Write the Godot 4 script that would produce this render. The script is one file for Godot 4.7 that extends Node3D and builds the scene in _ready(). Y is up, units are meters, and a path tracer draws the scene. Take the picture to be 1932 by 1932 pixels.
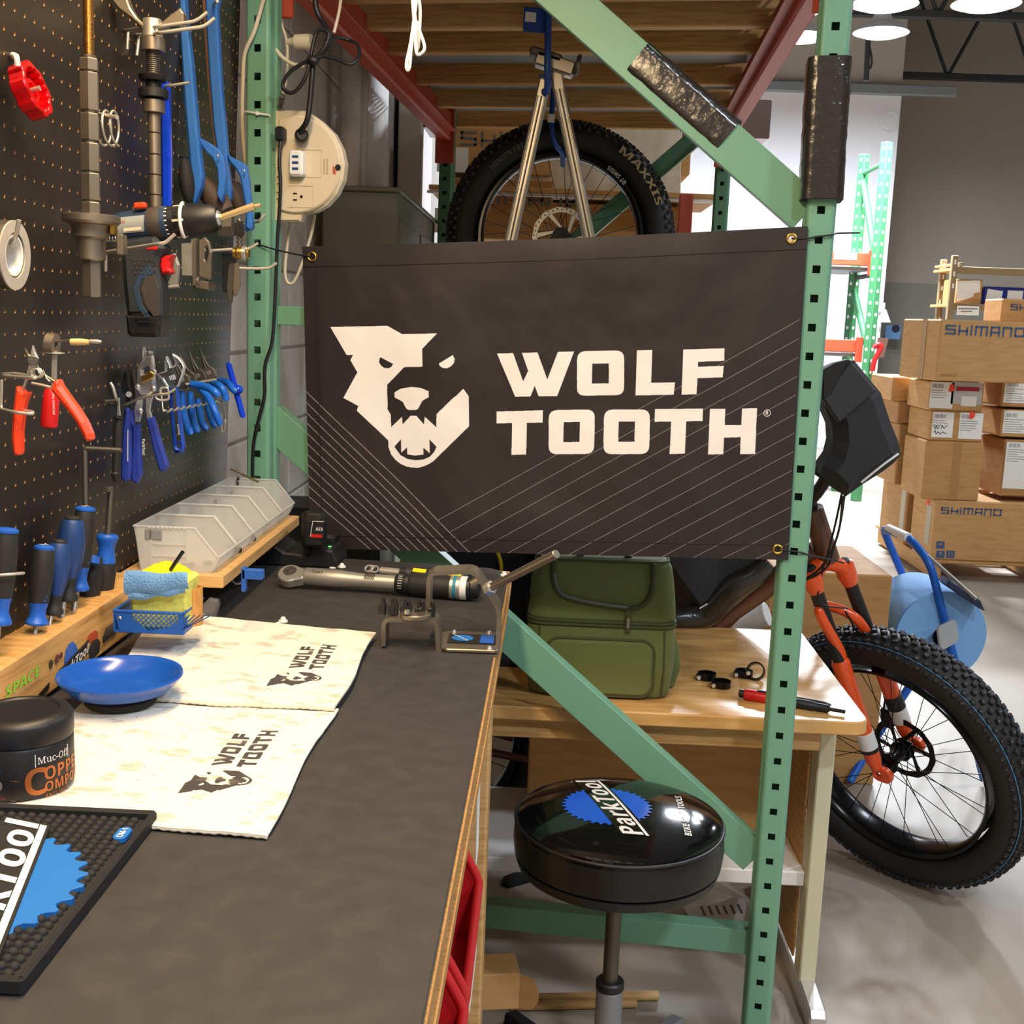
extends Node3D
# A bicycle workshop in a warehouse: workbench with a pegboard of tools, a pallet-rack frame with a banner, a side table, a fat bike and stacked cartons.

const BENCH := 1.03
var mats := {}
var names := {}
var rng := RandomNumberGenerator.new()

class MB:
	var v := PackedVector3Array()
	var n := PackedVector3Array()
	var uv := PackedVector2Array()
	func tri(a: Vector3, b: Vector3, c: Vector3, na: Vector3, nb: Vector3, nc: Vector3, ua := Vector2.ZERO, ub := Vector2.ZERO, uc := Vector2.ZERO) -> void:
		if (b - a).cross(c - a).dot(na + nb + nc) > 0.0:
			v.append_array([a, c, b]); n.append_array([na, nc, nb]); uv.append_array([ua, uc, ub])
		else:
			v.append_array([a, b, c]); n.append_array([na, nb, nc]); uv.append_array([ua, ub, uc])
	func flat(a: Vector3, b: Vector3, c: Vector3, out: Vector3) -> void:
		var m := (b - a).cross(c - a).normalized()
		if m.dot(out) < 0.0: m = -m
		tri(a, b, c, m, m, m)
	func quad(a: Vector3, b: Vector3, c: Vector3, d: Vector3, out: Vector3) -> void:
		flat(a, b, c, out); flat(a, c, d, out)
	func squad(a: Vector3, b: Vector3, c: Vector3, d: Vector3, na: Vector3, nb: Vector3, nc: Vector3, nd: Vector3, ua := Vector2.ZERO, ub := Vector2.ZERO, uc := Vector2.ZERO, ud := Vector2.ZERO) -> void:
		tri(a, b, c, na, nb, nc, ua, ub, uc); tri(a, c, d, na, nc, nd, ua, uc, ud)
	func uquad(a: Vector3, b: Vector3, c: Vector3, d: Vector3, out: Vector3) -> void:  # a top left, b top right, c bottom right, d bottom left of a picture
		squad(a, b, c, d, out, out, out, out, Vector2(0,0), Vector2(1,0), Vector2(1,1), Vector2(0,1))
	func box(ctr: Vector3, size: Vector3, bs := Basis(), bev := 0.0) -> MB:
		var h := size / 2.0
		var e := minf(bev, minf(h.x, minf(h.y, h.z)) * 0.95)
		for ax in 3:
			for s in [-1.0, 1.0]:
				var u := (ax + 1) % 3
				var w := (ax + 2) % 3
				var p := []
				for k in [[-1, -1], [1, -1], [1, 1], [-1, 1]]:
					var q := Vector3.ZERO
					q[ax] = s * h[ax]; q[u] = k[0] * (h[u] - e); q[w] = k[1] * (h[w] - e)
					p.append(ctr + bs * q)
				var o := Vector3.ZERO
				o[ax] = s
				quad(p[0], p[1], p[2], p[3], bs * o)
		if e > 0.0:
			for ax in 3:
				var u := (ax + 1) % 3
				var w := (ax + 2) % 3
				for su in [-1.0, 1.0]:
					for sw in [-1.0, 1.0]:
						var p := []
						for k in [[-1, 0], [1, 0], [1, 1], [-1, 1]]:
							var q := Vector3.ZERO
							q[ax] = k[0] * (h[ax] - e)
							q[u] = su * (h[u] - (e if k[1] == 1 else 0.0)); q[w] = sw * (h[w] - (0.0 if k[1] == 1 else e))
							p.append(ctr + bs * q)
						var o := Vector3.ZERO
						o[u] = su; o[w] = sw
						quad(p[0], p[1], p[2], p[3], bs * o)
			for sx in [-1.0, 1.0]:
				for sy in [-1.0, 1.0]:
					for sz in [-1.0, 1.0]:
						var s := Vector3(sx, sy, sz)
						flat(ctr + bs * (s * (h - Vector3(0, e, e))), ctr + bs * (s * (h - Vector3(e, 0, e))), ctr + bs * (s * (h - Vector3(e, e, 0))), bs * s)
		return self
	func tube(pts: Array, r, sides := 10, closed := false, caps := true) -> MB:
		var cnt := pts.size()
		var rings := []
		var nrm := []
		var prev := Vector3.ZERO
		for i in cnt:
			var t: Vector3
			if closed: t = (pts[(i + 1) % cnt] - pts[(i - 1 + cnt) % cnt]).normalized()
			elif i == 0: t = (pts[1] - pts[0]).normalized()
			elif i == cnt - 1: t = (pts[i] - pts[i - 1]).normalized()
			else: t = ((pts[i + 1] - pts[i]).normalized() + (pts[i] - pts[i - 1]).normalized()).normalized()
			var a: Vector3 = prev
			if i == 0: a = Vector3.UP if absf(t.y) < 0.9 else Vector3.RIGHT
			a = (a - t * a.dot(t)).normalized()
			prev = a
			var b := t.cross(a)
			var rr: float = r[i] if r is Array else r
			var ring := PackedVector3Array()
			var rn := PackedVector3Array()
			for k in sides:
				var th := TAU * k / sides
				var dv := a * cos(th) + b * sin(th)
				ring.append(pts[i] + dv * rr); rn.append(dv)
			rings.append(ring); nrm.append(rn)
		var last := cnt if closed else cnt - 1
		for i in last:
			var j := (i + 1) % cnt
			for k in sides:
				var m := (k + 1) % sides
				squad(rings[i][k], rings[i][m], rings[j][m], rings[j][k], nrm[i][k], nrm[i][m], nrm[j][m], nrm[j][k])
		if caps and not closed:
			for k in range(1, sides - 1):
				flat(rings[0][0], rings[0][k], rings[0][k + 1], pts[0] - pts[1])
				flat(rings[cnt - 1][0], rings[cnt - 1][k], rings[cnt - 1][k + 1], pts[cnt - 1] - pts[cnt - 2])
		return self
	func lathe(prof: Array, org: Vector3, axis := Vector3.UP, sides := 28, side := Vector3.ZERO, facet := false) -> MB:  # prof: Vector2(radius, along axis)
		var ax := axis.normalized()
		var a := side if side != Vector3.ZERO else (Vector3.RIGHT if absf(ax.x) < 0.9 else Vector3.FORWARD)
		a = (a - ax * a.dot(ax)).normalized()
		var b := ax.cross(a)
		var segn := []
		for i in prof.size() - 1:
			var d: Vector2 = (prof[i + 1] - prof[i]).normalized()
			segn.append(Vector2(d.y, -d.x))
		for i in prof.size() - 1:
			if prof[i].is_equal_approx(prof[i + 1]): continue
			var n0: Vector2 = segn[i]
			var n1: Vector2 = segn[i]
			if i > 0 and segn[i].dot(segn[i - 1]) > 0.8: n0 = (segn[i] + segn[i - 1]).normalized()
			if i < prof.size() - 2 and segn[i].dot(segn[i + 1]) > 0.8: n1 = (segn[i] + segn[i + 1]).normalized()
			for k in sides:
				var t0 := TAU * k / sides
				var t1 := TAU * (k + 1) / sides
				var d0 := a * cos(t0) + b * sin(t0)
				var d1 := a * cos(t1) + b * sin(t1)
				var e0 := d0
				var e1 := d1
				if facet: e0 = (d0 + d1).normalized(); e1 = e0
				var p0: Vector2 = prof[i]
				var p1: Vector2 = prof[i + 1]
				var A := org + d0 * p0.x + ax * p0.y
				var B := org + d1 * p0.x + ax * p0.y
				var C := org + d1 * p1.x + ax * p1.y
				var D := org + d0 * p1.x + ax * p1.y
				var u0 := float(k) / sides
				var u1 := float(k + 1) / sides
				var w0 := float(i) / (prof.size() - 1)
				var w1 := float(i + 1) / (prof.size() - 1)
				if p0.x > 1e-6: tri(A, B, C, e0 * n0.x + ax * n0.y, e1 * n0.x + ax * n0.y, e1 * n1.x + ax * n1.y, Vector2(u0, w0), Vector2(u1, w0), Vector2(u1, w1))
				if p1.x > 1e-6: tri(A, C, D, e0 * n0.x + ax * n0.y, e1 * n1.x + ax * n1.y, e0 * n1.x + ax * n1.y, Vector2(u0, w0), Vector2(u1, w1), Vector2(u0, w1))
		return self
	func cyl(a: Vector3, b: Vector3, r: float, r2 := -1.0, sides := 20, bev := 0.0, facet := false, side := Vector3.ZERO) -> MB:
		var q := r if r2 < 0.0 else r2
		var l := a.distance_to(b)
		var e := minf(bev, l * 0.45)
		var pr := [Vector2(0,0), Vector2(r - e, 0), Vector2(r, e), Vector2(q, l - e), Vector2(q - e, l), Vector2(0, l)] if bev > 0.0 else [Vector2(0,0), Vector2(r, 0), Vector2(q, l), Vector2(0, l)]
		return lathe(pr, a, b - a, sides, side, facet)
	func pipe(a: Vector3, b: Vector3, ro: float, ri: float, sides := 24) -> MB:
		var l := a.distance_to(b)
		return lathe([Vector2(ri, l), Vector2(ri, 0), Vector2(ro, 0), Vector2(ro, l), Vector2(ri, l)], a, b - a, sides)
	func ball(c: Vector3, r: Vector3, bs := Basis(), seg := 16) -> MB:
		for i in seg / 2:
			for k in seg:
				var p := []
				var q := []
				for e in [[0, 0], [0, 1], [1, 1], [1, 0]]:
					var th: float = PI * (i + e[0]) / (seg / 2)
					var ph: float = TAU * (k + e[1]) / seg
					var d := Vector3(sin(th) * cos(ph), cos(th), sin(th) * sin(ph))
					p.append(c + bs * (d * r)); q.append((bs * (d / r)).normalized())
				squad(p[0], p[1], p[2], p[3], q[0], q[1], q[2], q[3])
		return self
	func torus(c: Vector3, axis: Vector3, R: float, r: float, seg := 32, sides := 8) -> MB:
		var ax := axis.normalized()
		var a := Vector3.UP if absf(ax.y) < 0.9 else Vector3.RIGHT
		a = (a - ax * a.dot(ax)).normalized()
		var b := ax.cross(a)
		var pts := []
		for i in seg: pts.append(c + (a * cos(TAU * i / seg) + b * sin(TAU * i / seg)) * R)
		return tube(pts, r, sides, true)
	func prism(poly: Array, xf: Transform3D, depth: float, bev := 0.0, holes := [], smooth := false) -> MB:  # outline in xf's xy plane, thickness along its z from 0 to depth
		var pts := PackedVector2Array(poly)
		if Geometry2D.is_polygon_clockwise(pts): pts.reverse()
		var loops := [pts]
		for h in holes:
			var hp := PackedVector2Array(h)
			if not Geometry2D.is_polygon_clockwise(hp): hp.reverse()
			loops.append(hp)
		var top := []
		for lp in loops:
			var o := PackedVector2Array()
			for i in lp.size():
				var d0: Vector2 = (lp[i] - lp[i - 1]).normalized()
				var d1: Vector2 = (lp[(i + 1) % lp.size()] - lp[i]).normalized()
				var m := (Vector2(-d0.y, d0.x) + Vector2(-d1.y, d1.x)).normalized()
				o.append(lp[i] + m * bev)
			top.append(o)
		for side in 2:
			var z := depth if side == 1 else 0.0
			var outl := bridge(top if bev > 0.0 else loops)
			var idx := Geometry2D.triangulate_polygon(outl)
			var nn := (xf.basis.z * (1.0 if side == 1 else -1.0)).normalized()
			for i in range(0, idx.size(), 3):
				var q := []
				for k in 3: q.append(xf * Vector3(outl[idx[i + k]].x, outl[idx[i + k]].y, z))
				tri(q[0], q[1], q[2], nn, nn, nn)
		for li in loops.size():
			var lp: PackedVector2Array = loops[li]
			var tp: PackedVector2Array = top[li]
			for i in lp.size():
				var j := (i + 1) % lp.size()
				var d := (lp[j] - lp[i]).normalized()
				var out := xf.basis * Vector3(d.y, -d.x, 0)
				var na := out
				var nb := out
				if smooth:
					var dp := (lp[i] - lp[i - 1]).normalized()
					var dn := (lp[(j + 1) % lp.size()] - lp[j]).normalized()
					if d.dot(dp) > 0.75: na = xf.basis * Vector3(d.y + dp.y, -d.x - dp.x, 0)
					if d.dot(dn) > 0.75: nb = xf.basis * Vector3(d.y + dn.y, -d.x - dn.x, 0)
				na = na.normalized(); nb = nb.normalized()
				var A := xf * Vector3(lp[i].x, lp[i].y, bev)
				var B := xf * Vector3(lp[j].x, lp[j].y, bev)
				var C := xf * Vector3(lp[j].x, lp[j].y, depth - bev)
				var D := xf * Vector3(lp[i].x, lp[i].y, depth - bev)
				squad(A, B, C, D, na, nb, nb, na)
				if bev > 0.0:
					quad(A, B, xf * Vector3(tp[j].x, tp[j].y, 0), xf * Vector3(tp[i].x, tp[i].y, 0), out - xf.basis.z)
					quad(D, C, xf * Vector3(tp[j].x, tp[j].y, depth), xf * Vector3(tp[i].x, tp[i].y, depth), out + xf.basis.z)
		return self
	func bridge(loops: Array) -> PackedVector2Array:
		var o: PackedVector2Array = loops[0].duplicate()
		for h in range(1, loops.size()):
			var hp: PackedVector2Array = loops[h]
			var best := INF
			var bi := 0
			var bj := 0
			for i in o.size():
				for j in hp.size():
					var d := o[i].distance_squared_to(hp[j])
					if d < best: best = d; bi = i; bj = j
			var r := PackedVector2Array()
			for i in bi + 1: r.append(o[i])
			for j in hp.size() + 1: r.append(hp[(bj + j) % hp.size()] + Vector2(1e-7, 1e-7))
			for i in range(bi, o.size()): r.append(o[i])
			o = r
		return o
	func grid(nu: int, nv: int, f: Callable, thick := 0.0) -> MB:  # f(u, v) gives the point; uv is (u, v)
		var p := []
		for j in nv + 1:
			for i in nu + 1: p.append(f.call(float(i) / nu, float(j) / nv))
		var q := []
		for j in nv + 1:
			for i in nu + 1:
				var du: Vector3 = p[j * (nu + 1) + mini(i + 1, nu)] - p[j * (nu + 1) + maxi(i - 1, 0)]
				var dv: Vector3 = p[mini(j + 1, nv) * (nu + 1) + i] - p[maxi(j - 1, 0) * (nu + 1) + i]
				q.append(du.cross(dv).normalized())
		for s in (2 if thick > 0.0 else 1):
			for j in nv:
				for i in nu:
					var k := [j * (nu + 1) + i, j * (nu + 1) + i + 1, (j + 1) * (nu + 1) + i + 1, (j + 1) * (nu + 1) + i]
					var a := []
					for e in k: a.append(p[e] - q[e] * thick * s)
					var w := 1.0 if s == 0 else -1.0
					var u := []
					for e in k: u.append(Vector2(float(e % (nu + 1)) / nu, float(e / (nu + 1)) / nv))
					squad(a[0], a[1], a[2], a[3], q[k[0]] * w, q[k[1]] * w, q[k[2]] * w, q[k[3]] * w, u[0], u[1], u[2], u[3])
		if thick > 0.0:
			var rim := []
			for i in nu: rim.append([i, i + 1])
			for j in nv: rim.append([j * (nu + 1) + nu, (j + 1) * (nu + 1) + nu])
			for i in nu: rim.append([nv * (nu + 1) + i + 1, nv * (nu + 1) + i])
			for j in nv: rim.append([(j + 1) * (nu + 1), j * (nu + 1)])
			var mid: Vector3 = p[(nv / 2) * (nu + 1) + nu / 2]
			for e in rim: quad(p[e[0]], p[e[1]], p[e[1]] - q[e[1]] * thick, p[e[0]] - q[e[0]] * thick, p[e[0]] - mid)
		return self
	func letters(tris: PackedVector2Array, f: Callable, nrm: Callable) -> MB:  # flat lettering laid on a surface
		for i in range(0, tris.size(), 3):
			var c := (tris[i] + tris[i + 1] + tris[i + 2]) / 3.0
			var m: Vector3 = nrm.call(c)
			tri(f.call(tris[i]), f.call(tris[i + 1]), f.call(tris[i + 2]), m, m, m)
		return self
	func mesh(org := Vector3.ZERO) -> ArrayMesh:
		var a := []
		a.resize(Mesh.ARRAY_MAX)
		if org != Vector3.ZERO:
			for i in v.size(): v[i] -= org
		a[Mesh.ARRAY_VERTEX] = v; a[Mesh.ARRAY_NORMAL] = n; a[Mesh.ARRAY_TEX_UV] = uv
		var m := ArrayMesh.new()
		m.add_surface_from_arrays(Mesh.PRIMITIVE_TRIANGLES, a)
		return m

func numbered(called: String) -> String:
	var k: int = names.get(called, 0)
	names[called] = k + 1
	return called if k == 0 else "%s_%03d" % [called, k]

func tag(o: Node, label: String, category: String, group := "", kind := "") -> Node:
	o.set_meta("label", label)
	if category: o.set_meta("category", category)
	if group: o.set_meta("group", group)
	if kind: o.set_meta("kind", kind)
	return o

func thing(called: String, label: String, category: String, at := Vector3.ZERO, group := "") -> Node3D:
	var o := Node3D.new()
	o.name = numbered(called)
	o.position = at
	add_child(o)
	tag(o, label, category, group)
	return o

func world_origin(p: Node) -> Vector3:
	var w := Vector3.ZERO
	while p != self and p is Node3D:
		w += p.position
		p = p.get_parent()
	return w

func obj(called: String, b: MB, m: Material, parent: Node3D = null, label := "") -> MeshInstance3D:  # shapes are given in world places; a part is stored relative to its thing
	var o := MeshInstance3D.new()
	o.mesh = b.mesh(world_origin(parent) if parent else Vector3.ZERO)
	o.mesh.surface_set_material(0, m)
	if parent:
		o.name = called
		parent.add_child(o, true)
	else:
		o.name = numbered(called)
		add_child(o)
	if label: o.set_meta("label", label)
	return o

func mesh_part(called: String, ms: Mesh, parent: Node3D, xf: Transform3D) -> MeshInstance3D:
	var o := MeshInstance3D.new()
	o.mesh = ms
	o.name = called
	parent.add_child(o, true)
	o.transform = xf
	return o

func single(called: String, b: MB, m: Material, label: String, category: String, at: Vector3, group := "") -> MeshInstance3D:
	var o := MeshInstance3D.new()
	o.mesh = b.mesh(at)
	o.mesh.surface_set_material(0, m)
	o.name = numbered(called)
	o.position = at
	add_child(o)
	tag(o, label, category, group)
	return o

func struct(called: String, b: MB, m: Material, label := "") -> MeshInstance3D:
	var o := obj(called, b, m)
	o.set_meta("kind", "structure")
	if label: o.set_meta("label", label)
	return o

func dup(o: Node3D, at: Vector3, turn: float, label: String, group := "") -> Node3D:
	var c: Node3D = o.duplicate()
	c.name = numbered(String(o.name).rstrip("0123456789").trim_suffix("_"))
	add_child(c)
	c.position = at
	c.rotation.y = turn
	c.set_meta("label", label)
	if group: c.set_meta("group", group)
	return c

func frame(o: Vector3, x: Vector3, y: Vector3) -> Transform3D:  # right-handed frame with the given x, y made square to it
	var a := x.normalized()
	var c := a.cross(y).normalized()
	return Transform3D(Basis(a, c.cross(a), c), o)

func circle(c: Vector2, r: float, k := 24, r2 := -1.0) -> Array:
	var o := []
	for i in k: o.append(c + Vector2(cos(TAU * i / k) * r, sin(TAU * i / k) * (r if r2 < 0.0 else r2)))
	return o

func rrect(w: float, h: float, r: float, c := Vector2.ZERO, k := 5) -> Array:
	var o := []
	for q in 4:
		var m := Vector2((w / 2 - r) * (1 if q in [0, 3] else -1), (h / 2 - r) * (1 if q < 2 else -1))
		for i in k + 1: o.append(c + m + Vector2.from_angle(PI / 2 * q + PI / 2 * i / k) * r)
	return o

func bend(pts: Array, r: float, k := 5) -> Array:  # a wire path with its corners rounded
	var o := [pts[0]]
	for i in range(1, pts.size() - 1):
		var a: Vector3 = pts[i - 1]
		var b: Vector3 = pts[i]
		var c: Vector3 = pts[i + 1]
		var e := minf(r, minf(a.distance_to(b), b.distance_to(c)) * 0.45)
		var p := b + (a - b).normalized() * e
		var q := b + (c - b).normalized() * e
		for j in k + 1:
			var t := float(j) / k
			o.append(p.lerp(b, t).lerp(b.lerp(q, t), t))
	o.append(pts[-1])
	return o

func spline(pts: Array, k := 6) -> Array:
	var o := []
	for i in pts.size() - 1:
		var p0: Vector3 = pts[maxi(i - 1, 0)]
		var p3: Vector3 = pts[mini(i + 2, pts.size() - 1)]
		for j in k: o.append(pts[i].cubic_interpolate(pts[i + 1], p0, p3, float(j) / k))
	o.append(pts[-1])
	return o

func words(s: String, height: float, bold := true, face := "Droid Sans") -> PackedVector2Array:  # triangles of a line of text, left end and baseline at 0, capital height as given
	var t := TextMesh.new()
	var fo := SystemFont.new()
	fo.font_names = PackedStringArray([face])
	fo.font_weight = 700 if bold else 400
	t.font = fo
	t.text = s
	t.font_size = 64
	t.pixel_size = 1.0
	t.depth = 0.0
	t.curve_step = 2.0
	t.horizontal_alignment = HORIZONTAL_ALIGNMENT_LEFT
	t.vertical_alignment = VERTICAL_ALIGNMENT_BOTTOM
	var a := t.surface_get_arrays(0)
	var vs: PackedVector3Array = a[Mesh.ARRAY_VERTEX]
	var o := PackedVector2Array()
	var idx = a[Mesh.ARRAY_INDEX]
	var lo := Vector2(INF, INF)
	var hi := Vector2(-INF, -INF)
	for q in vs:
		lo = lo.min(Vector2(q.x, q.y)); hi = hi.max(Vector2(q.x, q.y))
	if idx == null: idx = range(vs.size())
	for i in idx: o.append((Vector2(vs[i].x, vs[i].y) - lo) * height / (hi.y - lo.y))
	return o

func spread(t: PackedVector2Array) -> Vector2:
	var hi := Vector2(-INF, -INF)
	for q in t: hi = hi.max(q)
	return hi

func strokes(paths: Array, w: float) -> PackedVector2Array:  # flat strokes with square ends, as triangles
	var o := PackedVector2Array()
	for p in paths:
		for i in p.size() - 1:
			var a: Vector2 = p[i]
			var b: Vector2 = p[i + 1]
			var d := (b - a).normalized() * w / 2
			var s := Vector2(-d.y, d.x)
			a -= d; b += d
			o.append_array([a + s, b + s, b - s, a + s, b - s, a - s])
	return o

func polys(list: Array) -> PackedVector2Array:
	var o := PackedVector2Array()
	for p in list:
		var pp := PackedVector2Array(p)
		for i in Geometry2D.triangulate_polygon(pp): o.append(pp[i])
	return o

func fill_poly(im: Image, loops: Array, c: Color, sc := Vector2.ONE) -> void:  # even-odd scanline fill; points are fractions of sc
	var es := []
	var lo := INF
	var hi := -INF
	for lp in loops:
		for i in lp.size():
			var a: Vector2 = lp[i] * sc
			var b: Vector2 = lp[(i + 1) % lp.size()] * sc
			lo = minf(lo, a.y); hi = maxf(hi, a.y)
			if a.y != b.y: es.append([a, b])
	for y in range(maxi(0, int(lo)), mini(im.get_height(), int(hi) + 1)):
		var yy := y + 0.5
		var xs := []
		for e in es:
			if (e[0].y <= yy) != (e[1].y <= yy): xs.append(e[0].x + (e[1].x - e[0].x) * (yy - e[0].y) / (e[1].y - e[0].y))
		xs.sort()
		for i in range(0, xs.size() - 1, 2):
			var x0 := int(round(xs[i]))
			var x1 := int(round(xs[i + 1]))
			if x1 > x0: im.fill_rect(Rect2i(x0, y, x1 - x0, 1), c)

func fill_tris(im: Image, t: PackedVector2Array, f: Callable, c: Color) -> void:
	for i in range(0, t.size(), 3): fill_poly(im, [[f.call(t[i]), f.call(t[i + 1]), f.call(t[i + 2])]], c)

func fill_line(im: Image, a: Vector2, b: Vector2, w: float, c: Color) -> void:
	var d := (b - a).normalized() * w / 2
	var s := Vector2(-d.y, d.x)
	fill_poly(im, [[a + s, b + s, b - s, a - s]], c)

func tex(im: Image) -> ImageTexture:
	im.generate_mipmaps()
	return ImageTexture.create_from_image(im)

func noise_tex(size: int, freq: float, stops: Array, oct := 4, sd := 1, normal := 0.0, stretch := Vector2.ONE, type := FastNoiseLite.TYPE_SIMPLEX_SMOOTH) -> Texture2D:
	var n := FastNoiseLite.new()
	n.seed = sd
	n.frequency = freq
	n.noise_type = type
	n.fractal_octaves = oct
	var im := Image.create(size, size, false, Image.FORMAT_RGB8)
	var g := Gradient.new()
	g.offsets = PackedFloat32Array(range(stops.size()).map(func(i): return stops[i][0]))
	g.colors = PackedColorArray(range(stops.size()).map(func(i): return stops[i][1]))
	var band := 0.15
	for y in size:
		for x in size:
			var p := Vector2(x, y) * stretch
			var h := n.get_noise_2dv(p)
			var fx := clampf((x - size * (1 - band)) / (size * band), 0, 1)
			var fy := clampf((y - size * (1 - band)) / (size * band), 0, 1)
			if fx > 0: h = lerpf(h, n.get_noise_2dv(p - Vector2(size, 0) * stretch), fx)
			if fy > 0:
				var h2 := n.get_noise_2dv(p - Vector2(0, size) * stretch)
				if fx > 0: h2 = lerpf(h2, n.get_noise_2dv(p - Vector2(size, size) * stretch), fx)
				h = lerpf(h, h2, fy)
			im.set_pixel(x, y, g.sample(clampf(h * 0.5 + 0.5, 0, 1)))
	if normal > 0.0:
		im.bump_map_to_normal_map(normal)
	return tex(im)

func mat(key: String, c: Color, rough := 0.6, metal := 0.0) -> StandardMaterial3D:
	if mats.has(key): return mats[key]
	var m := StandardMaterial3D.new()
	m.resource_name = key
	m.albedo_color = c
	m.roughness = rough
	m.metallic = metal
	mats[key] = m
	return m

func textured(key: String, t: Texture2D, rough := 0.7, scale := 0.0, metal := 0.0, tint := Color.WHITE) -> StandardMaterial3D:  # scale: repeats per metre, world triplanar; 0 uses the mesh's own uv
	var m := mat(key, tint, rough, metal)
	m.albedo_texture = t
	if scale > 0.0:
		m.uv1_triplanar = true
		m.uv1_world_triplanar = true
		m.uv1_scale = Vector3.ONE * scale
	return m

func hx(s: String) -> Color:
	return Color(s)

func pv(a: Array) -> Array:  # x, y, x, y ... to points
	var o := []
	for i in range(0, a.size(), 2): o.append(Vector2(a[i], a[i + 1]))
	return o

func pv3(a: Array) -> Array:
	var o := []
	for i in range(0, a.size(), 3): o.append(Vector3(a[i], a[i + 1], a[i + 2]))
	return o


func _ready() -> void:
	rng.seed = 7
	var cam := Camera3D.new()
	cam.name = "camera"
	cam.transform = Transform3D(Basis(Vector3(.9989,.037,-.0296), Vector3(-.0413,.9855,-.1646), Vector3(.0231,.1657,.9859)), Vector3(0,1.5,0))
	cam.fov = 47.9021
	cam.near = 0.05
	cam.far = 100.0
	cam.current = true
	add_child(cam)
	var we := WorldEnvironment.new()
	we.name = "environment"
	var e := Environment.new()
	e.background_mode = Environment.BG_COLOR
	e.background_color = Color(0.0, 0.0, 0.0)
	e.tonemap_mode = Environment.TONE_MAPPER_LINEAR
	e.tonemap_exposure = 1.3
	e.sdfgi_enabled = true
	e.ssao_enabled = true
	e.ssil_enabled = true
	we.environment = e
	add_child(we)
	materials()
	lights()
	structure()
	rack()
	banner()
	for f in [bench, pegboard, table, bike, back_store, far_store]: f.call()
	print("built")

func area(called: String, at: Vector3, towards: Vector3, size: Vector2, energy: float, c: Color) -> void:
	var l := AreaLight3D.new()
	l.name = called
	l.area_size = size
	l.light_energy = energy
	l.light_color = c
	l.shadow_enabled = true
	l.area_range = 40.0
	l.area_attenuation = 2.0
	add_child(l, true)
	l.look_at_from_position(at, at + towards, Vector3.FORWARD if absf(towards.y) > 0.9 else Vector3.UP)

func high_bay(at: Vector3, energy: float, label: String, c := Color(0.93, 0.96, 1.0)) -> void:
	var t := thing("high_bay_light", label, "lamp", at, "high bay lamps under the warehouse ceiling")
	var b := MB.new().lathe([Vector2(0,.16), Vector2(0.08,.16), Vector2(0.11,.1), Vector2(0.2,.06), Vector2(0.26,.0), Vector2(0.25,.0), Vector2(0.2,.03), Vector2(0,.03)], at, Vector3.UP, 28)
	obj("housing", b, mats.white_paint, t)
	obj("lens", MB.new().lathe([Vector2(0,-.045), Vector2(0.1,-.04), Vector2(0.18,-.025), Vector2(0.24,.01), Vector2(0.2,.02), Vector2(0,.02)], at, Vector3.UP, 28), mats.lamp_glow, t)
	obj("cable", MB.new().tube([at + Vector3(0,.16,0), Vector3(at.x, 6.1, at.z)], 0.008, 6), mats.black_plastic, t)
	area("high_bay_area_light", at + Vector3(0,-.06,0), Vector3.DOWN, Vector2(0.4,.4), energy, c)

func lights() -> void:
	high_bay(Vector3(2.2833,4.2055,-11.5), 18, "white high bay lamp glaring before the padded green post, lower of its pair")
	high_bay(Vector3(3.0208,4.2655,-11.5), 18, "white high bay lamp shining beyond the green post, nearest the dark roof truss")
	high_bay(Vector3(1.8291,3.9435,-9.5), 18, "white high bay lamp cut by the top edge, between orange beam and green post")
	high_bay(Vector3(2.5011,3.9942,-9.5), 18, "white high bay lamp at the top edge just beyond the green post")
	high_bay(Vector3(3.2776,4.0171,-9.5), 18, "white high bay lamp at the top edge over the stacked cartons")
	for p in [[3.6, -4.5, 5.5, "over the floor beside the rack"], [7.0, -6.5, 7.0, "over the far side of the hall"], [3.0, 0.5, 9.0, "behind the camera, nearer row"], [1.2, 2.5, 11.0, "behind the camera, over the bench aisle"], [6.5, 0.5, 7.0, "behind the camera, far side of the hall"]]:
		high_bay(Vector3(p[0], 4.9, p[1]), p[2], "white high bay lamp %s, outside the picture" % p[3])
	var c := Vector3(-.3,2.32,-.95)
	var t := thing("shop_light", "long warm shop light hanging over the workbench", "lamp", c)
	obj("housing", MB.new().box(c + Vector3(0,.04,0), Vector3(0.14,.06,1.26), Basis(), 0.01), mats.white_paint, t)
	for s in [-0.035, 0.035]: obj("tube_lamp", MB.new().cyl(c + Vector3(s, 0, -0.6), c + Vector3(s, 0, 0.6), 0.013), mats.warm_glow, t)
	for s in [-0.5, 0.5]: obj("hanger", MB.new().tube([c + Vector3(0, 0.07, s), c + Vector3(0, 3.8, s)], 0.003, 5), mats.steel, t)
	area("shop_area_light", c + Vector3(0,-.03,0), Vector3.DOWN, Vector2(0.1,1.2), 2.1, Color(1.0, 0.86, 0.66))

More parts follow.
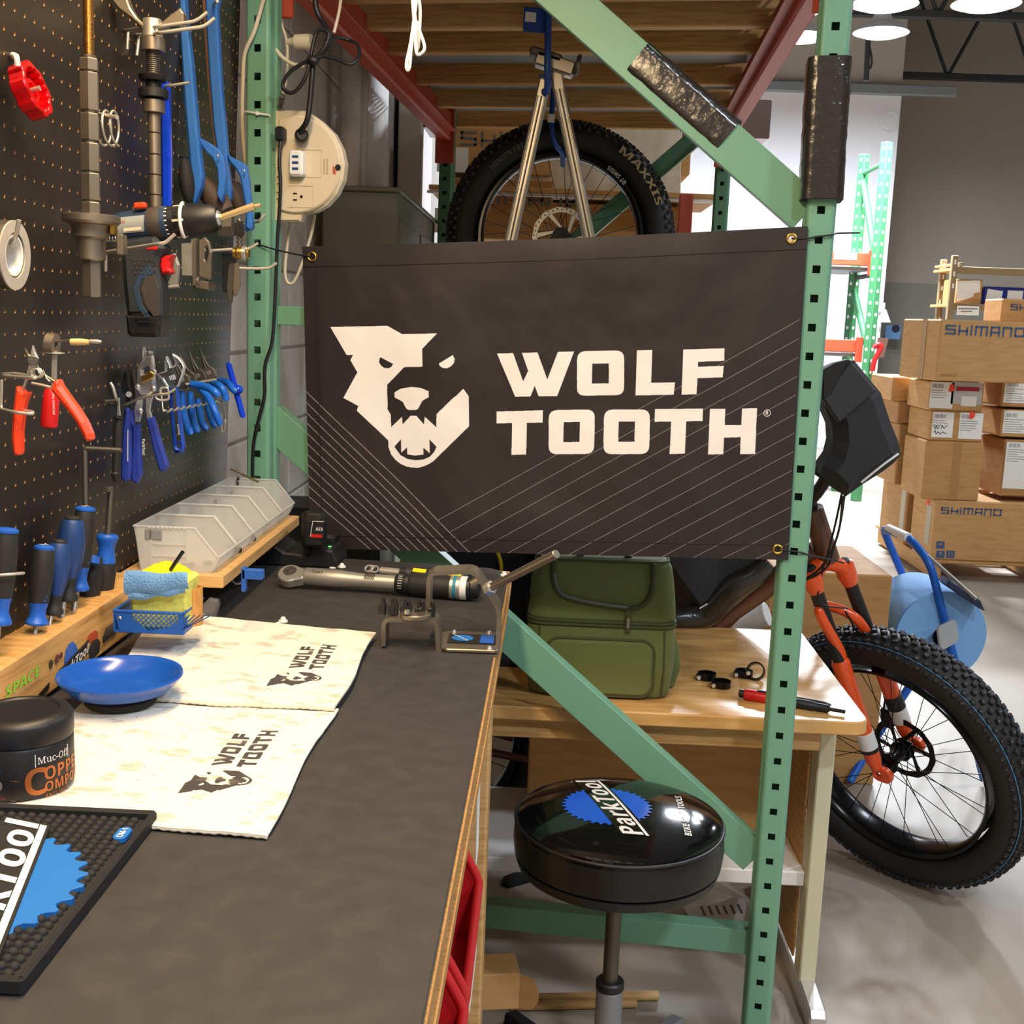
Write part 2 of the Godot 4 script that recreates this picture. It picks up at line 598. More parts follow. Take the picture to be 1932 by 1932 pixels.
func materials() -> void:
	mat("white_paint", hx("e8e8e6"), 0.5)
	mat("black_plastic", hx("17171a"), 0.45)
	mat("black_rubber", hx("1b1b1c"), 0.75)
	mat("steel", hx("c4c0b8"), 0.38, 0.8)
	mat("dark_steel", hx("6b665e"), 0.42, 0.8)
	mat("brass", hx("d8b25a"), 0.3, 1.0)
	mat("chrome", hx("e2e2e0"), 0.25, 0.8)
	var g := mat("lamp_glow", hx("ffffff"), 0.5)
	g.emission_enabled = true
	g.emission = Color(0.95, 0.98, 1.0)
	g.emission_energy_multiplier = 6.0
	g = mat("warm_glow", hx("fff4e0"), 0.5)
	g.emission_enabled = true
	g.emission = Color(1.0, 0.9, 0.72)
	g.emission_energy_multiplier = 8.0
	textured("concrete", noise_tex(512, 0.01, [[0.0, hx("7d7365")], [0.3, hx("a0968a")], [0.5, hx("a89e8f")], [0.75, hx("aea495")], [1.0, hx("b9af9f")]], 6, 3), 0.5, 0.22)
	var cn := noise_tex(256, 0.05, [[0, Color.BLACK], [1, Color.WHITE]], 4, 5, 1.5)
	mats.concrete.normal_enabled = true
	mats.concrete.normal_texture = cn
	mats.concrete.normal_scale = 0.08
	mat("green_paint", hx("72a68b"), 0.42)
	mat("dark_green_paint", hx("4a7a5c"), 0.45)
	mat("orange_paint", hx("b8452a"), 0.5)
	mat("wall_white", hx("e4e4e8"), 0.85)
	mat("wall_beige", hx("b9b0a4"), 0.85)
	mat("wall_grey", hx("9c978f"), 0.85)
	textured("block_paint", noise_tex(256, 0.06, [[0, hx("cfc9c0")], [0.5, hx("d9d4cb")], [1, hx("e2ded6")]], 4, 9), 0.6, 1.2)
	mat("deck_metal", hx("8b8f93"), 0.5, 0.3)
	mat("truss_paint", hx("3a3c3e"), 0.6)
	for k in 3:
		textured("lumber%d" % k, noise_tex(512, 0.02, [[0.0, [hx("9d6f3a"), hx("a87a45"), hx("8f6633")][k]], [0.45, [hx("c89858"), hx("d0a468"), hx("bd8d50")][k]], [1.0, [hx("dcb277"), hx("e2bd86"), hx("d2a468")][k]]], 4, 20 + k, 0.0, Vector2(0.25,4.0)), 0.65, 2.2)
	for k in 3:
		textured("carton%d" % k, noise_tex(256, 0.03, [[0, [hx("a97b46"), hx("b3854f"), hx("9c7040")][k]], [0.5, [hx("b98b53"), hx("c2955d"), hx("ab7f4b")][k]], [1, [hx("c2955c"), hx("cb9e66"), hx("b58953")][k]]], 3, 40 + k, 0.0, Vector2(0.5,3)), 0.75, 1.3)
	textured("bench_mat", noise_tex(512, 0.03, [[0, hx("2e2c2b")], [0.45, hx("353332")], [0.6, hx("383635")], [0.8, hx("3d3a38")], [1, hx("4a4642")]], 6, 12), 0.62, 1.6)
	textured("ply_edge", noise_tex(256, 0.03, [[0, hx("8a6234")], [0.5, hx("b98a50")], [1, hx("cfa468")]], 4, 14, 0.0, Vector2(0.5,6)), 0.7, 4)
	mat("blue_handle", hx("1f5fc4"), 0.4)
	mat("blue_dip", hx("2a3f9e"), 0.45)
	mat("red_handle", hx("c81a1c"), 0.35)
	mat("orange_handle", hx("f2441c"), 0.4)
	mat("black_grip", hx("222223"), 0.6)
	mat("wire", hx("d2cdc2"), 0.35, 0.7)

func structure() -> void:
	struct("floor", MB.new().box(Vector3(5,-.1,-8), Vector3(14,.2,26)), mats.concrete)
	struct("trim_1", MB.new().box(Vector3(2.5, 0.001, Vector3(2.2491,0,-8.9165).z), Vector3(9,.004,.03)), mats.wall_beige, "pale joint line in the concrete floor")
	struct("ceiling", MB.new().box(Vector3(5,6.6,-8), Vector3(14,.2,26)), mats.deck_metal)
	var t := MB.new()
	t.box(Vector3(-.79,3.2,-7.4), Vector3(0.2,6.6,24.8))
	struct("wall_left", t, mats.wall_grey)
	for r in range(3, 14):
		for k in 6:
			var z := -1.7 - 0.4 * k - (0.2 if r % 2 else 0.0)
			var o := obj("block", MB.new().box(Vector3(-0.706, 0.2 * r + 0.1, z - 0.2), Vector3(0.04,.193,.393), Basis(), 0.004), mats.block_paint, get_node("wall_left"))
	var zs := func(px: float, x: float) -> float: return x / ((px - 966.0) / 2174.67 - 0.0234)
	struct("trim_2", MB.new().box(Vector3(-.66,2.2,-4.15), Vector3(0.1,4.4,.5), Basis(), 0.01), mats.block_paint, "painted pilaster on the block wall")
	for z in [-3.62, -3.75]:
		var cnd := thing("conduit", "painted pipe running up the block wall, %s of the two behind the round power strip" % ["nearer" if z > -3.7 else "farther"], "pipe", Vector3(-0.62, 0, z))
		obj("pipe", MB.new().cyl(Vector3(-0.62, 0, z), Vector3(-0.62, 4.4, z), 0.032), mats.block_paint, cnd)
		obj("strap", MB.new().cyl(Vector3(-0.62, 2.35, z), Vector3(-0.62, 2.38, z), 0.036), mats.steel, cnd)
	struct("door_1", MB.new().box(Vector3(-.64,1.5,-5.62), Vector3(0.06,3.0,.78), Basis(), 0.005), mats.wall_white, "pale door leaf in the block wall beyond the grey cabinet")
	struct("trim_3", MB.new().box(Vector3(-.62,1.5,-5.18), Vector3(0.1,3.0,.1), Basis(), 0.005), mats.wall_beige, "door frame post")
	var zb := -15.0
	var e0 := Vector3(4.2585,3.168,-15)
	var top := Vector3(2.9463,4.4379,-15).y
	struct("wall_back", MB.new().box(Vector3(e0.x / 2.0 - 0.45, top / 2.0, zb - 0.1), Vector3(e0.x + 0.9, top, 0.2)), mats.wall_white)
	struct("wall_back_upper", MB.new().box(Vector3(e0.x / 2.0 - 0.45, (6.5 + top) / 2.0, zb - 0.11), Vector3(e0.x + 0.9, 6.5 - top, 0.18)), mats.wall_beige)
	struct("trim_4", MB.new().box(Vector3(e0.x / 2.0, top, zb + 0.04), Vector3(e0.x + 1.3, 0.12, 0.1), Basis(), 0.01), mats.deck_metal, "steel rail along the top of the white partition")
	var zr := -18.0
	var band := Vector3(5.3127,2.2437,-18).y
	var roof := Vector3(5.8554,5.2103,-18).y
	struct("wall_right_back", MB.new().box(Vector3(8, (band + 6.5) / 2.0, zr - 0.1), Vector3(12, 6.5 - band, 0.2)), mats.wall_beige)
	struct("trim_5", MB.new().box(Vector3(8, band / 2.0, zr - 0.09), Vector3(12, band, 0.22)), mats.wall_grey, "grey lower band of the far wall")
	struct("wall_right", MB.new().box(Vector3(12.1,3.2,-8), Vector3(0.2,6.6,26)), mats.wall_beige)
	struct("wall_front", MB.new().box(Vector3(5,3.2,5.1), Vector3(14,6.6,.2)), mats.wall_beige)
	var rib := MB.new()
	for k in 60: rib.box(Vector3(6, 6.47, -18.0 + k * 0.3), Vector3(11.8,.06,.14), Basis(), 0.02)
	var rb := obj("deck_rib", rib, mats.deck_metal, get_node("ceiling"))
	rb.set_meta("kind", "stuff")
	for k in 3:
		var z := -17.2 + 3.2 * k
		var lo := Vector3(5.74,5.0784,-17.2).y
		var jt := thing("roof_joist", "dark open web steel joist under the metal roof, %s" % ["at the far wall", "second from the far wall", "third from the far wall"][k], "joist", Vector3(7.5, lo, z))
		obj("bottom_chord", MB.new().box(Vector3(7.5, lo, z), Vector3(9.0,.09,.1), Basis(), 0.01), mats.truss_paint, jt)
		obj("top_chord", MB.new().box(Vector3(7.5, 6.38, z), Vector3(9.0,.09,.12), Basis(), 0.01), mats.truss_paint, jt)
		for i in 15:
			var x := 3.1 + i * 0.6
			var p := Vector3(x, lo if i % 2 == 0 else 6.36, z)
			var q := Vector3(x + 0.6, 6.36 if i % 2 == 0 else lo, z)
			obj("web_bar", MB.new().tube([p, q], 0.025, 6), mats.truss_paint, jt)


func post_shape(c: Vector3, h: float, hole_y: float, pitch := 0.0508) -> MB:  # roll-formed upright: c is the centre line of the holes on the face, at the floor
	var b := MB.new()
	var x: Vector3 = Vector3(.9885,0,.1514)
	var n: Vector3 = Vector3(-.1514,0,.9885)
	var w0 := -0.0165
	var w1 := 0.0165
	var s := 0.0068
	var zf := Vector3(0,1,0)
	var at := func(u: float, y: float, d: float) -> Vector3: return Vector3(c.x, y, c.z) + x * u + n * d
	var k0 := int(ceil((0.02 - hole_y) / pitch))
	var y := 0.0
	for k in range(k0, int((h - hole_y) / pitch)):
		var hy := hole_y + k * pitch
		b.quad(at.call(w0, y, 0), at.call(w1, y, 0), at.call(w1, hy - s, 0), at.call(w0, hy - s, 0), n)
		b.quad(at.call(w0, hy - s, 0), at.call(-s, hy - s, 0), at.call(-s, hy + s, 0), at.call(w0, hy + s, 0), n)
		b.quad(at.call(s, hy - s, 0), at.call(w1, hy - s, 0), at.call(w1, hy + s, 0), at.call(s, hy + s, 0), n)
		for q in [[-s, -s, s, -s], [s, -s, s, s], [s, s, -s, s], [-s, s, -s, -s]]:
			b.quad(at.call(q[0], hy + q[1], 0), at.call(q[2], hy + q[3], 0), at.call(q[2], hy + q[3], -0.003), at.call(q[0], hy + q[1], -0.003), x * -(q[0] + q[2]) + zf * -(q[1] + q[3]))
		y = hy + s
	b.quad(at.call(w0, y, 0), at.call(w1, y, 0), at.call(w1, h, 0), at.call(w0, h, 0), n)
	for sd in [-1.0, 1.0]:
		var prev := Vector2(0.0165 * sd, 0)
		for i in 7:
			var a := PI / 2 * (i + 1) / 7
			var cur := Vector2(sd * (0.0165 + 0.0075 * sin(a)), -0.0075 * (1 - cos(a)))
			b.quad(at.call(prev.x, 0, prev.y), at.call(cur.x, 0, cur.y), at.call(cur.x, h, cur.y), at.call(prev.x, h, prev.y), x * sd * sin(a) + n * cos(a))
			prev = cur
		for seg in [[Vector2(0.024,-.0075), Vector2(0.024,-.024)], [Vector2(0.024,-.024), Vector2(0.028,-.03)], [Vector2(0.028,-.03), Vector2(0.028,-.05)], [Vector2(0.028,-.05), Vector2(0,-.05)]]:
			var p: Vector2 = seg[0]
			var q: Vector2 = seg[1]
			var o: Vector3 = x * sd if absf(p.x - q.x) < 0.001 else (x * sd + n if p.y > -0.05 else -n)
			b.quad(at.call(p.x * sd, 0, p.y), at.call(q.x * sd, 0, q.y), at.call(q.x * sd, h, q.y), at.call(p.x * sd, h, p.y), o)
	return b

func strut(a: Vector3, b: Vector3, w: float, d: float) -> MB:  # flat C channel brace, wide face to the camera side
	var m := MB.new()
	var l := a.distance_to(b)
	var n: Vector3 = Vector3(-.1514,0,.9885)
	var f := frame((a + b) / 2.0, b - a, n.cross(b - a))
	m.box(f.origin, Vector3(l, w, 0.004), f.basis, 0.001)
	for s in [-1.0, 1.0]: m.box(f.origin + f.basis * Vector3(0, s * (w / 2 - 0.002), -d / 2), Vector3(l, 0.004, d), f.basis, 0.001)
	return m

func rack() -> void:
	var pl: Vector3 = Vector3(-.56,1.9796,-2.2487)
	var pr: Vector3 = Vector3(.4717,1.7066,-2.0907)
	var g: StandardMaterial3D = mats.green_paint
	var t := thing("rack_frame", "green pallet rack frame with square holes, standing at the end of the workbench", "rack", Vector3(pl.x, 0, pl.z))
	obj("post", post_shape(Vector3(pl.x, 0, pl.z), 3.4, pl.y), g, t)
	obj("post", post_shape(Vector3(pr.x, 0, pr.z), 3.4, pr.y), g, t)
	obj("brace", strut(Vector3(-.0708,2.1356,-2.2092), Vector3(.4552,1.7041,-2.1286), 0.072, 0.03), g, t)
	obj("brace", strut(Vector3(-.5463,1.2846,-2.282), Vector3(.4512,.4739,-2.1292), 0.066, 0.03), g, t)
	obj("strut", strut(Vector3(-.5445,1.489,-2.2818), Vector3(.4722,1.4823,-2.126), 0.036, 0.03), g, t)
	obj("strut", strut(Vector3(-.5041,.2679,-2.2756), Vector3(.4533,.2966,-2.1289), 0.052, 0.035), g, t)
	for p in [pl, pr]: obj("foot_plate", MB.new().box(Vector3(p.x, 0.004, p.z) + (Vector3(-.1514,0,.9885)) * -0.035, Vector3(0.13,.008,.13), Basis(), 0.002), g, t)
	var q0 := Vector3(-.4,0,-4.42)
	var q1 := Vector3(0.605,0,-4.27)
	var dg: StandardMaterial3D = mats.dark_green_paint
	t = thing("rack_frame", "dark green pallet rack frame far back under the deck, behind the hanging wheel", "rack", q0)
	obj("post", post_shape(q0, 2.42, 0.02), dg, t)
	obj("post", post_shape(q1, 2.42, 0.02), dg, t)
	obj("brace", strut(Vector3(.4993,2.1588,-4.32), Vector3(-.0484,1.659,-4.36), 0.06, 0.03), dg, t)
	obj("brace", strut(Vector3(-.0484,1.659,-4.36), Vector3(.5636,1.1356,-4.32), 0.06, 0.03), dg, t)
	var op: StandardMaterial3D = mats.orange_paint
	var f0 := Vector3(pl.x, 0, pl.z)
	var f1 := Vector3(pr.x, 0, pr.z)
	var hb := Vector3(-.4382,2.1845,-4.42).y
	for k in 2:
		var a: Vector3 = [f0, f1][k] + Vector3(0, hb, 0) + (Vector3(-.1514,0,.9885)) * -0.08
		var b: Vector3 = [q0, q1][k] + Vector3(0, hb, 0) + Vector3(0,0,.01)
		var bt := thing("load_beam", ["orange load beam along the block wall side, carrying the plank deck", "orange load beam carrying the plank deck, reaching back from behind the padded brace"][k], "beam", a, "orange load beams under the deck")
		var f := frame((a + b) / 2.0, b - a, Vector3.UP)
		obj("beam", MB.new().box(f.origin, Vector3(a.distance_to(b), 0.1, 0.045), f.basis, 0.006), op, bt)
		obj("ledge", MB.new().box(f.origin + f.basis * Vector3(0, -0.02, 0.03 if k == 0 else -0.03), Vector3(a.distance_to(b) - 0.1, 0.006, 0.03), f.basis, 0.001), op, bt)
		for e in [a, b]:
			var cn := obj("connector", MB.new().box(e + Vector3(0,-.03,0) + (e - f.origin).normalized() * -0.012, Vector3(0.012,.2,.07), f.basis, 0.002), op, bt)
			for j in 2: obj("rivet", MB.new().cyl(e + Vector3(0, -0.06 + j * 0.06, 0.0), e + Vector3(0, -0.06 + j * 0.06, 0.0) + (e - f.origin).normalized() * 0.004, 0.012, -1, 12), mats.steel, cn)
	for k in 2:
		var c: Vector3 = [Vector3(-.4007,1.8494,-4.5), Vector3(.4915,1.869,-4.36)][k]
		var bt := thing("low_beam", ["orange lower beam end on the dark green post near the grey cabinet", "orange lower beam end on the dark green post under the padded brace"][k], "beam", c, "low orange beams of the next bay")
		obj("connector", MB.new().box(c + Vector3(0,-.03,0), Vector3(0.05,.26,.02), Basis(), 0.003), op, bt)
		obj("beam", MB.new().box(c + Vector3(0,-.06,-1.25), Vector3(0.045,.1,2.5), Basis(), 0.006), op, bt)
	var yb := hb + 0.07
	var zz := []
	var rows := [231, 208, 192, 167, 150, 115, 80, 61]
	var bd := [Vector3(-.0917,2.235,-4.4199), Vector3(-.086,2.235,-4.0133), Vector3(-.0806,2.235,-3.6315), Vector3(-.0747,2.235,-3.2216), Vector3(-.071,2.235,-2.9596), Vector3(-.0674,2.235,-2.7057), Vector3(-.0636,2.235,-2.4335), Vector3(-.0599,2.235,-2.1741)]
	for k in bd.size():
		var z: float = bd[k].z
		var x0 := lerpf(f0.x, q0.x, clampf((z - f0.z) / (q0.z - f0.z), 0, 1)) + 0.0
		var x1 := lerpf(f1.x, q1.x, clampf((z - f1.z) / (q1.z - f1.z), 0, 1)) - 0.0
		var lb: String = ["rearmost", "second rearmost", "third from the back", "fourth from the back", "fifth from the back", "sixth from the back", "seventh from the back", "front"][k]
		single("deck_board", MB.new().box(Vector3((x0 + x1) / 2, 2.235, z), Vector3(x1 - x0, 0.075, 0.038), Basis(Vector3.UP, -0.15), 0.003), mats["lumber%d" % (k % 3)], "pine board on edge across the orange beams, %s of the deck boards" % lb, "board", Vector3((x0 + x1) / 2, 2.2, z), "pine boards of the rack deck")
		single("deck_pan", MB.new().box(Vector3((x0 + x1) / 2, 2.262, z + 0.12), Vector3(x1 - x0, 0.03, 0.12), Basis(Vector3.UP, -0.15), 0.004), mats.deck_metal, "grey steel deck pan before the %s pine board" % lb, "deck pan", Vector3((x0 + x1) / 2, 2.25, z + 0.12), "steel pans of the rack deck")
	var wm := MB.new()
	for k in 46: wm.box(Vector3(0.02, 2.285, -2.25 - k * 0.05), Vector3(1.12,.005,.005))
	for k in 20: wm.box(Vector3(-0.52 + k * 0.055, 2.29, -3.3), Vector3(0.005,.005,2.3))
	var w := single("wire_deck", wm, mats.dark_steel, "dark wire mesh laid over the deck boards", "wire mesh", Vector3(0,2.28,-3.3))
	w.set_meta("kind", "stuff")
	single("deck_load", MB.new().box(Vector3(0.03,2.5,-3.4), Vector3(1.0,.4,1.9), Basis(), 0.01), mats.carton2, "large carton lying on the rack deck above the wire mesh", "carton", Vector3(0.03,2.3,-3.4))
	mat("film", hx("2a2522"), 0.22)
	mats.film.normal_enabled = true
	mats.film.normal_texture = noise_tex(256, 0.035, [[0, Color.BLACK], [1, Color.WHITE]], 3, 77, 7.0, Vector2.ONE, FastNoiseLite.TYPE_CELLULAR)
	mats.film.normal_scale = 0.9
	mats.film.uv1_triplanar = true
	mats.film.uv1_scale = Vector3.ONE * 7.0
	mats.film.clearcoat_enabled = true
	mats.film.clearcoat = 0.6
	mats.film.clearcoat_roughness = 0.15
	pad(Vector3(.4665,1.9608,-2.0915), Vector3(.471,1.7247,-2.0908), 0.074, 0.098, "black foam pad wrapped in crinkled film around the upright green post")
	pad(Vector3(.1442,1.9694,-2.1864), Vector3(.312,1.8352,-2.1607), 0.07, 0.06, "black foam pad wrapped in crinkled film around the green diagonal brace")

func pad(a: Vector3, b: Vector3, w: float, d: float, label: String) -> void:
	var t := thing("foam_pad", label, "pad", b, "wrapped foam pads on the rack")
	var n: Vector3 = Vector3(-.1514,0,.9885)
	var f := frame(a, b - a, n.cross(b - a))
	var l := a.distance_to(b)
	var m := MB.new()
	var nz := FastNoiseLite.new()
	nz.frequency = 30.0
	var rr := rrect(w, d, 0.018, Vector2(0, -d / 2 + 0.016), 4)
	m.grid(36, rr.size(), func(u: float, v: float) -> Vector3:
		var q: Vector2 = rr[int(round(v * rr.size())) % rr.size()]
		var k := 1.0 + 0.05 * nz.get_noise_3d(u * l, q.x, q.y)
		return f * Vector3(u * l, q.x * k, q.y * k))
	obj("wrap", m, mats.film, t)
	for e in [0.001, l - 0.001]: obj("end_face", MB.new().prism(rrect(w * 0.97, d * 0.97, 0.016, Vector2(0, -d / 2 + 0.016)), Transform3D(Basis(f.basis.y, f.basis.z, f.basis.x), f * Vector3(e - 0.0005, 0, 0)), 0.001), mats.black_rubber, t)

func banner_art() -> ImageTexture:
	var W := 2048
	var H := 1328
	var im := Image.create(W, H, false, Image.FORMAT_RGB8)
	im.fill(hx("2a2426"))
	var sc := Vector2(W, H)
	var white := hx("f4f0ee")
	var grey := hx("8b8289")
	var L := pv([-.0008,.4695,-.0015,.5046,-.0021,.5381,-.0015,.5735,-.0021,.6072,-.0015,.6428,-.0022,.6786,-.0016,.7127,-.0022,.7487,-.0017,.7848,-.0011,.8211])
	var Rr := pv([.3531,1.0058,.3278,1.0067,.3071,1.0057,.2874,1.0047,.2654,1.0037,.2432,1.0028,.221,1.0018,.1986,1.0008,.1762,.9999,.1549,.9988,.1335,.9978])
	for i in L.size(): fill_line(im, L[i] * sc, Rr[i] * sc, 4.0, grey)
	var A := pv([.2819,.8954,.3072,.934,.3324,.9707,.3531,1.0058,.4213,1.0085,.4842,1.0078,.5507,1.0069,.6141,1.0044,.6811,1.0035,.7461,1.0026,.8103,1.0017,.8726,.9992,.9372,.9983])
	var Bz := pv([.9952,.2697,.9954,.3256,.9955,.3818,.9956,.4385,.9957,.4939,.9958,.5513,.9969,.6091,.997,.6656,.9971,.7225,.9981,.7798,.9981,.8358,.9992,.8921,.9992,.9488])
	for i in A.size(): fill_line(im, A[i] * sc, Bz[i] * sc, 2.4, grey)
	for lp in wolf_loops(): fill_poly(im, lp[0], white if lp[1] else hx("2a2426"), sc)
	for lp in wolf_word(): fill_poly(im, lp, white, sc)
	var o := Vector2(.9435,.5478)
	for k in 24: fill_line(im, o * sc + Vector2.from_angle(TAU * k / 24) * 13, o * sc + Vector2.from_angle(TAU * (k + 1) / 24) * 13, 2.5, white)
	fill_tris(im, words("R", 14.0), func(p: Vector2) -> Vector2: return o * sc + Vector2(p.x - 5, 7 - p.y), white)
	return tex(im)

func wolf_loops() -> Array:  # [loops, is white]
	var face := pv([.0559,.2597,.1783,.2584,.2093,.2853,.2821,.2849,.2511,.3337,.2509,.3911,.212,.392,.1742,.4495,.1735,.5323,.1799,.548,.1807,.5898,.2046,.5556,.2056,.5811,.223,.5526,.2356,.5527,.2514,.5813,.2533,.5559,.2776,.59,.2783,.5477,.3351,.463,.3455,.4868,.3456,.5884,.2779,.6907,.271,.7013,.2606,.7119,.2503,.719,.2376,.7244,.2249,.7237,.2122,.7203,.1995,.7116,.1891,.6985,.18,.6809,.1744,.6563,.174,.6335,.1086,.5345,.1122,.5197,.0802,.4923,.1116,.4079,.0974,.3681,.1032,.3519,.0898,.3516])
	var eye := pv([.1617,.3594,.1881,.3813,.1846,.3906,.1777,.3955,.1697,.3945,.1629,.3875,.1589,.3772,.159,.367])
	var eye2 := pv([.314,.3546,.2849,.3817,.2877,.3902,.2944,.3963,.3022,.3973,.3101,.3907,.3162,.3807,.3179,.3673])
	var nose := pv([.1897,.4738,.2035,.4619,.2264,.4563,.2469,.46,.2627,.4705,.2626,.491,.2489,.5045,.2397,.5294,.2351,.5337,.218,.5335,.214,.5292,.2067,.5076,.1896,.4919])
	var jaw := pv([.1872,.6545,.2018,.6299,.2015,.6746,.2143,.657,.2142,.6798,.2309,.6841,.2493,.6804,.2494,.6577,.2625,.6751,.2627,.6298,.2774,.655,.2722,.6716,.263,.6873,.2504,.6962,.2331,.699,.2158,.6956,.1997,.6825])
	return [[[face], true], [[eye], false], [[eye2], true], [[nose], true], [[jaw], false]]

func wolf_word() -> Array:  # the two lines of lettering, each letter a set of loops
	var out := []
	out.append([pv([.4039,.3519,.4371,.3511,.4578,.4413,.4679,.4082,.455,.3507,.4868,.3504,.507,.4363,.528,.3498,.5605,.349,.5274,.4907,.4902,.4911,.4813,.4559,.4729,.4917,.4418,.4922])])
	out.append([rr_n(pv([.5663,.3487,.6606,.3487,.6626,.489,.5676,.4904]), 0.018), pv([.5974,.3887,.6305,.3886,.631,.4508,.5973,.4511])])
	out.append([pv([.6854,.3494,.7158,.3494,.7159,.4505,.7626,.4505,.761,.4894,.6856,.4901])])
	out.append([pv([.7765,.3502,.8558,.3491,.8564,.3873,.8063,.3885,.8061,.4037,.8559,.4024,.8549,.4376,.806,.4383,.8058,.4884,.7763,.4896])])
	out.append([pv([.403,.5409,.4988,.5373,.4986,.5769,.4659,.5776,.4655,.679,.4347,.6809,.4352,.5784,.4026,.5791])])
	out.append([rr_n(pv([.5107,.5374,.6044,.5356,.6054,.6763,.5115,.6786]), 0.018), pv([.5418,.5753,.5746,.5746,.5749,.6385,.5415,.6394])])
	out.append([rr_n(pv([.6229,.5365,.7151,.5356,.7169,.6747,.6241,.677]), 0.018), pv([.6531,.5741,.6861,.5734,.6863,.6365,.6537,.6374])])
	out.append([pv([.7249,.5348,.8192,.5339,.8197,.5722,.7876,.5729,.7875,.6726,.7575,.6745,.7578,.5736,.7252,.5743])])
	out.append([pv([.8329,.5349,.8627,.5343,.8631,.5846,.8953,.5839,.8948,.5337,.9236,.5332,.9246,.6726,.8955,.6736,.8949,.6213,.8627,.6229,.8627,.6738,.8332,.6748])])
	return out

func rr_n(q: Array, r: float) -> Array:  # a four-cornered loop with its corners cut round (unit coordinates of the banner, 1.54 to 1)
	var o := []
	for i in 4:
		var p: Vector2 = q[i]
		var a: Vector2 = (q[(i + 3) % 4] - p) * Vector2(1.54,1)
		var b: Vector2 = (q[(i + 1) % 4] - p) * Vector2(1.54,1)
		a = p + a.normalized() * r * 1.5 / Vector2(1.54,1)
		b = p + b.normalized() * r * 1.5 / Vector2(1.54,1)
		for k in 5:
			var t := k / 4.0
			o.append(a.lerp(p, t).lerp(p.lerp(b, t), t))
	return o

func banner() -> void:
	var d := 0.006
	var tl := Vector3(-.4685,1.6193,-2.2266)
	var tr := Vector3(.4506,1.6781,-2.0878)
	var br := Vector3(.4611,1.0815,-2.0862)
	var bl := Vector3(-.4471,1.0378,-2.2193)
	var n: Vector3 = Vector3(-.1514,0,.9885)
	var t := thing("banner", "dark vinyl banner with white wolf head and lettering, strung across the green rack", "banner", bl)
	var m := mat("banner_vinyl", Color.WHITE, 0.42)
	m.albedo_texture = banner_art()
	var nz := FastNoiseLite.new()
	nz.seed = 4
	nz.frequency = 2.0
	var at := func(u: float, v: float) -> Vector3:
		var p: Vector3 = tl.lerp(tr, u).lerp(bl.lerp(br, u), v)
		var edge := minf(1.0, 6.0 * minf(minf(u, 1 - u), minf(v, 1 - v)))
		var w := 0.0035 * sin(u * 26.0 + 1.5 * sin(v * 2.0)) * exp(-v * 3.0) + 0.007 * nz.get_noise_2d(u * 1.4, v * 0.7) - 0.012 * sin(PI * v) * (1.0 - absf(2 * u - 1))
		w += 0.004 * exp(-pow((u - 0.035) / 0.012, 2.0)) * smoothstep(0.0, 0.2, v) - 0.006 * exp(-pow((u - 0.965) / 0.02, 2.0)) * smoothstep(0.02, 0.3, v)
		w += 0.005 * exp(-pow((v - 0.25 - 0.35 * u) * 5.0, 2.0)) * (1.0 - u) * minf(1.0, u * 5.0)
		var sag := -0.004 * sin(PI * u) * (1.0 - v)
		return p + n * w * edge + Vector3(0, sag if v < 0.5 else 0.0, 0)
	var b := MB.new().grid(96, 64, at)
	obj("sheet", b, m, t)
	for e in [[0.0205, 0.033, "grommet"], [0.971, 0.033, "grommet"], [0.978, 0.967, "grommet"]]:
		var c: Vector3 = at.call(e[0], e[1])
		obj("grommet", MB.new().torus(c + n * 0.0015, n, 0.0075, 0.0026, 28, 8), mats.brass, t)
		obj("grommet_hole", MB.new().cyl(c + n * 0.0004, c + n * 0.0012, 0.0058), mats.wall_white if e[0] > 0.5 and e[1] < 0.5 else mats.black_plastic, t)
	for hv in [0.065, 0.955]:
		var pts := []
		for k in 49: pts.append(at.call(k / 48.0, hv) + n * 0.0006)
		obj("hem_seam", MB.new().tube(pts, 0.0007, 5), mats.black_plastic, t)
	var hu := []
	for k in 33: hu.append(at.call(0.028, k / 32.0) + n * 0.0006)
	obj("hem_seam", MB.new().tube(hu, 0.0008, 5), mats.black_plastic, t)
	var k0: StandardMaterial3D = mats.black_plastic
	single("tie_cord", MB.new().tube(spline([at.call(0.0205, 0.033) + n * 0.004, Vector3(-.4784,1.6042,-2.2241), Vector3(-.5213,1.6122,-2.2347), Vector3(-.5551,1.6205,-2.2439), Vector3(-.5646,1.6197,-2.2697)], 5), 0.0016, 6), k0, "black cord from the banner grommet to the rack post beside the pegboard", "cord", Vector3(-.5594,1.6186,-2.2486), "cords tying the banner")
	single("tie_cord", MB.new().tube(spline([at.call(0.971, 0.033) + n * 0.004, Vector3(.4499,1.657,-2.0879), Vector3(.4706,1.6612,-2.0868), Vector3(.4935,1.6645,-2.0833), Vector3(.5069,1.6693,-2.1055), Vector3(.5544,1.6742,-2.1387)], 5), 0.0016, 6), k0, "black cord across the green post below its padded part, from the upper banner corner", "cord", Vector3(.4715,1.6615,-2.0907), "cords tying the banner")
	single("tie_cord", MB.new().tube(spline([at.call(0.978, 0.967) + n * 0.004, Vector3(.4509,1.0995,-2.0857), Vector3(.4704,1.0984,-2.0858), Vector3(.4817,1.0972,-2.0841), Vector3(.5042,1.0898,-2.0958), Vector3(.5426,1.0783,-2.1304), Vector3(.5865,1.0627,-2.1742)], 5), 0.0016, 6), k0, "black cord from the lower banner corner running past the post toward the orange fork", "cord", Vector3(.4715,1.0974,-2.0907), "cords tying the banner")


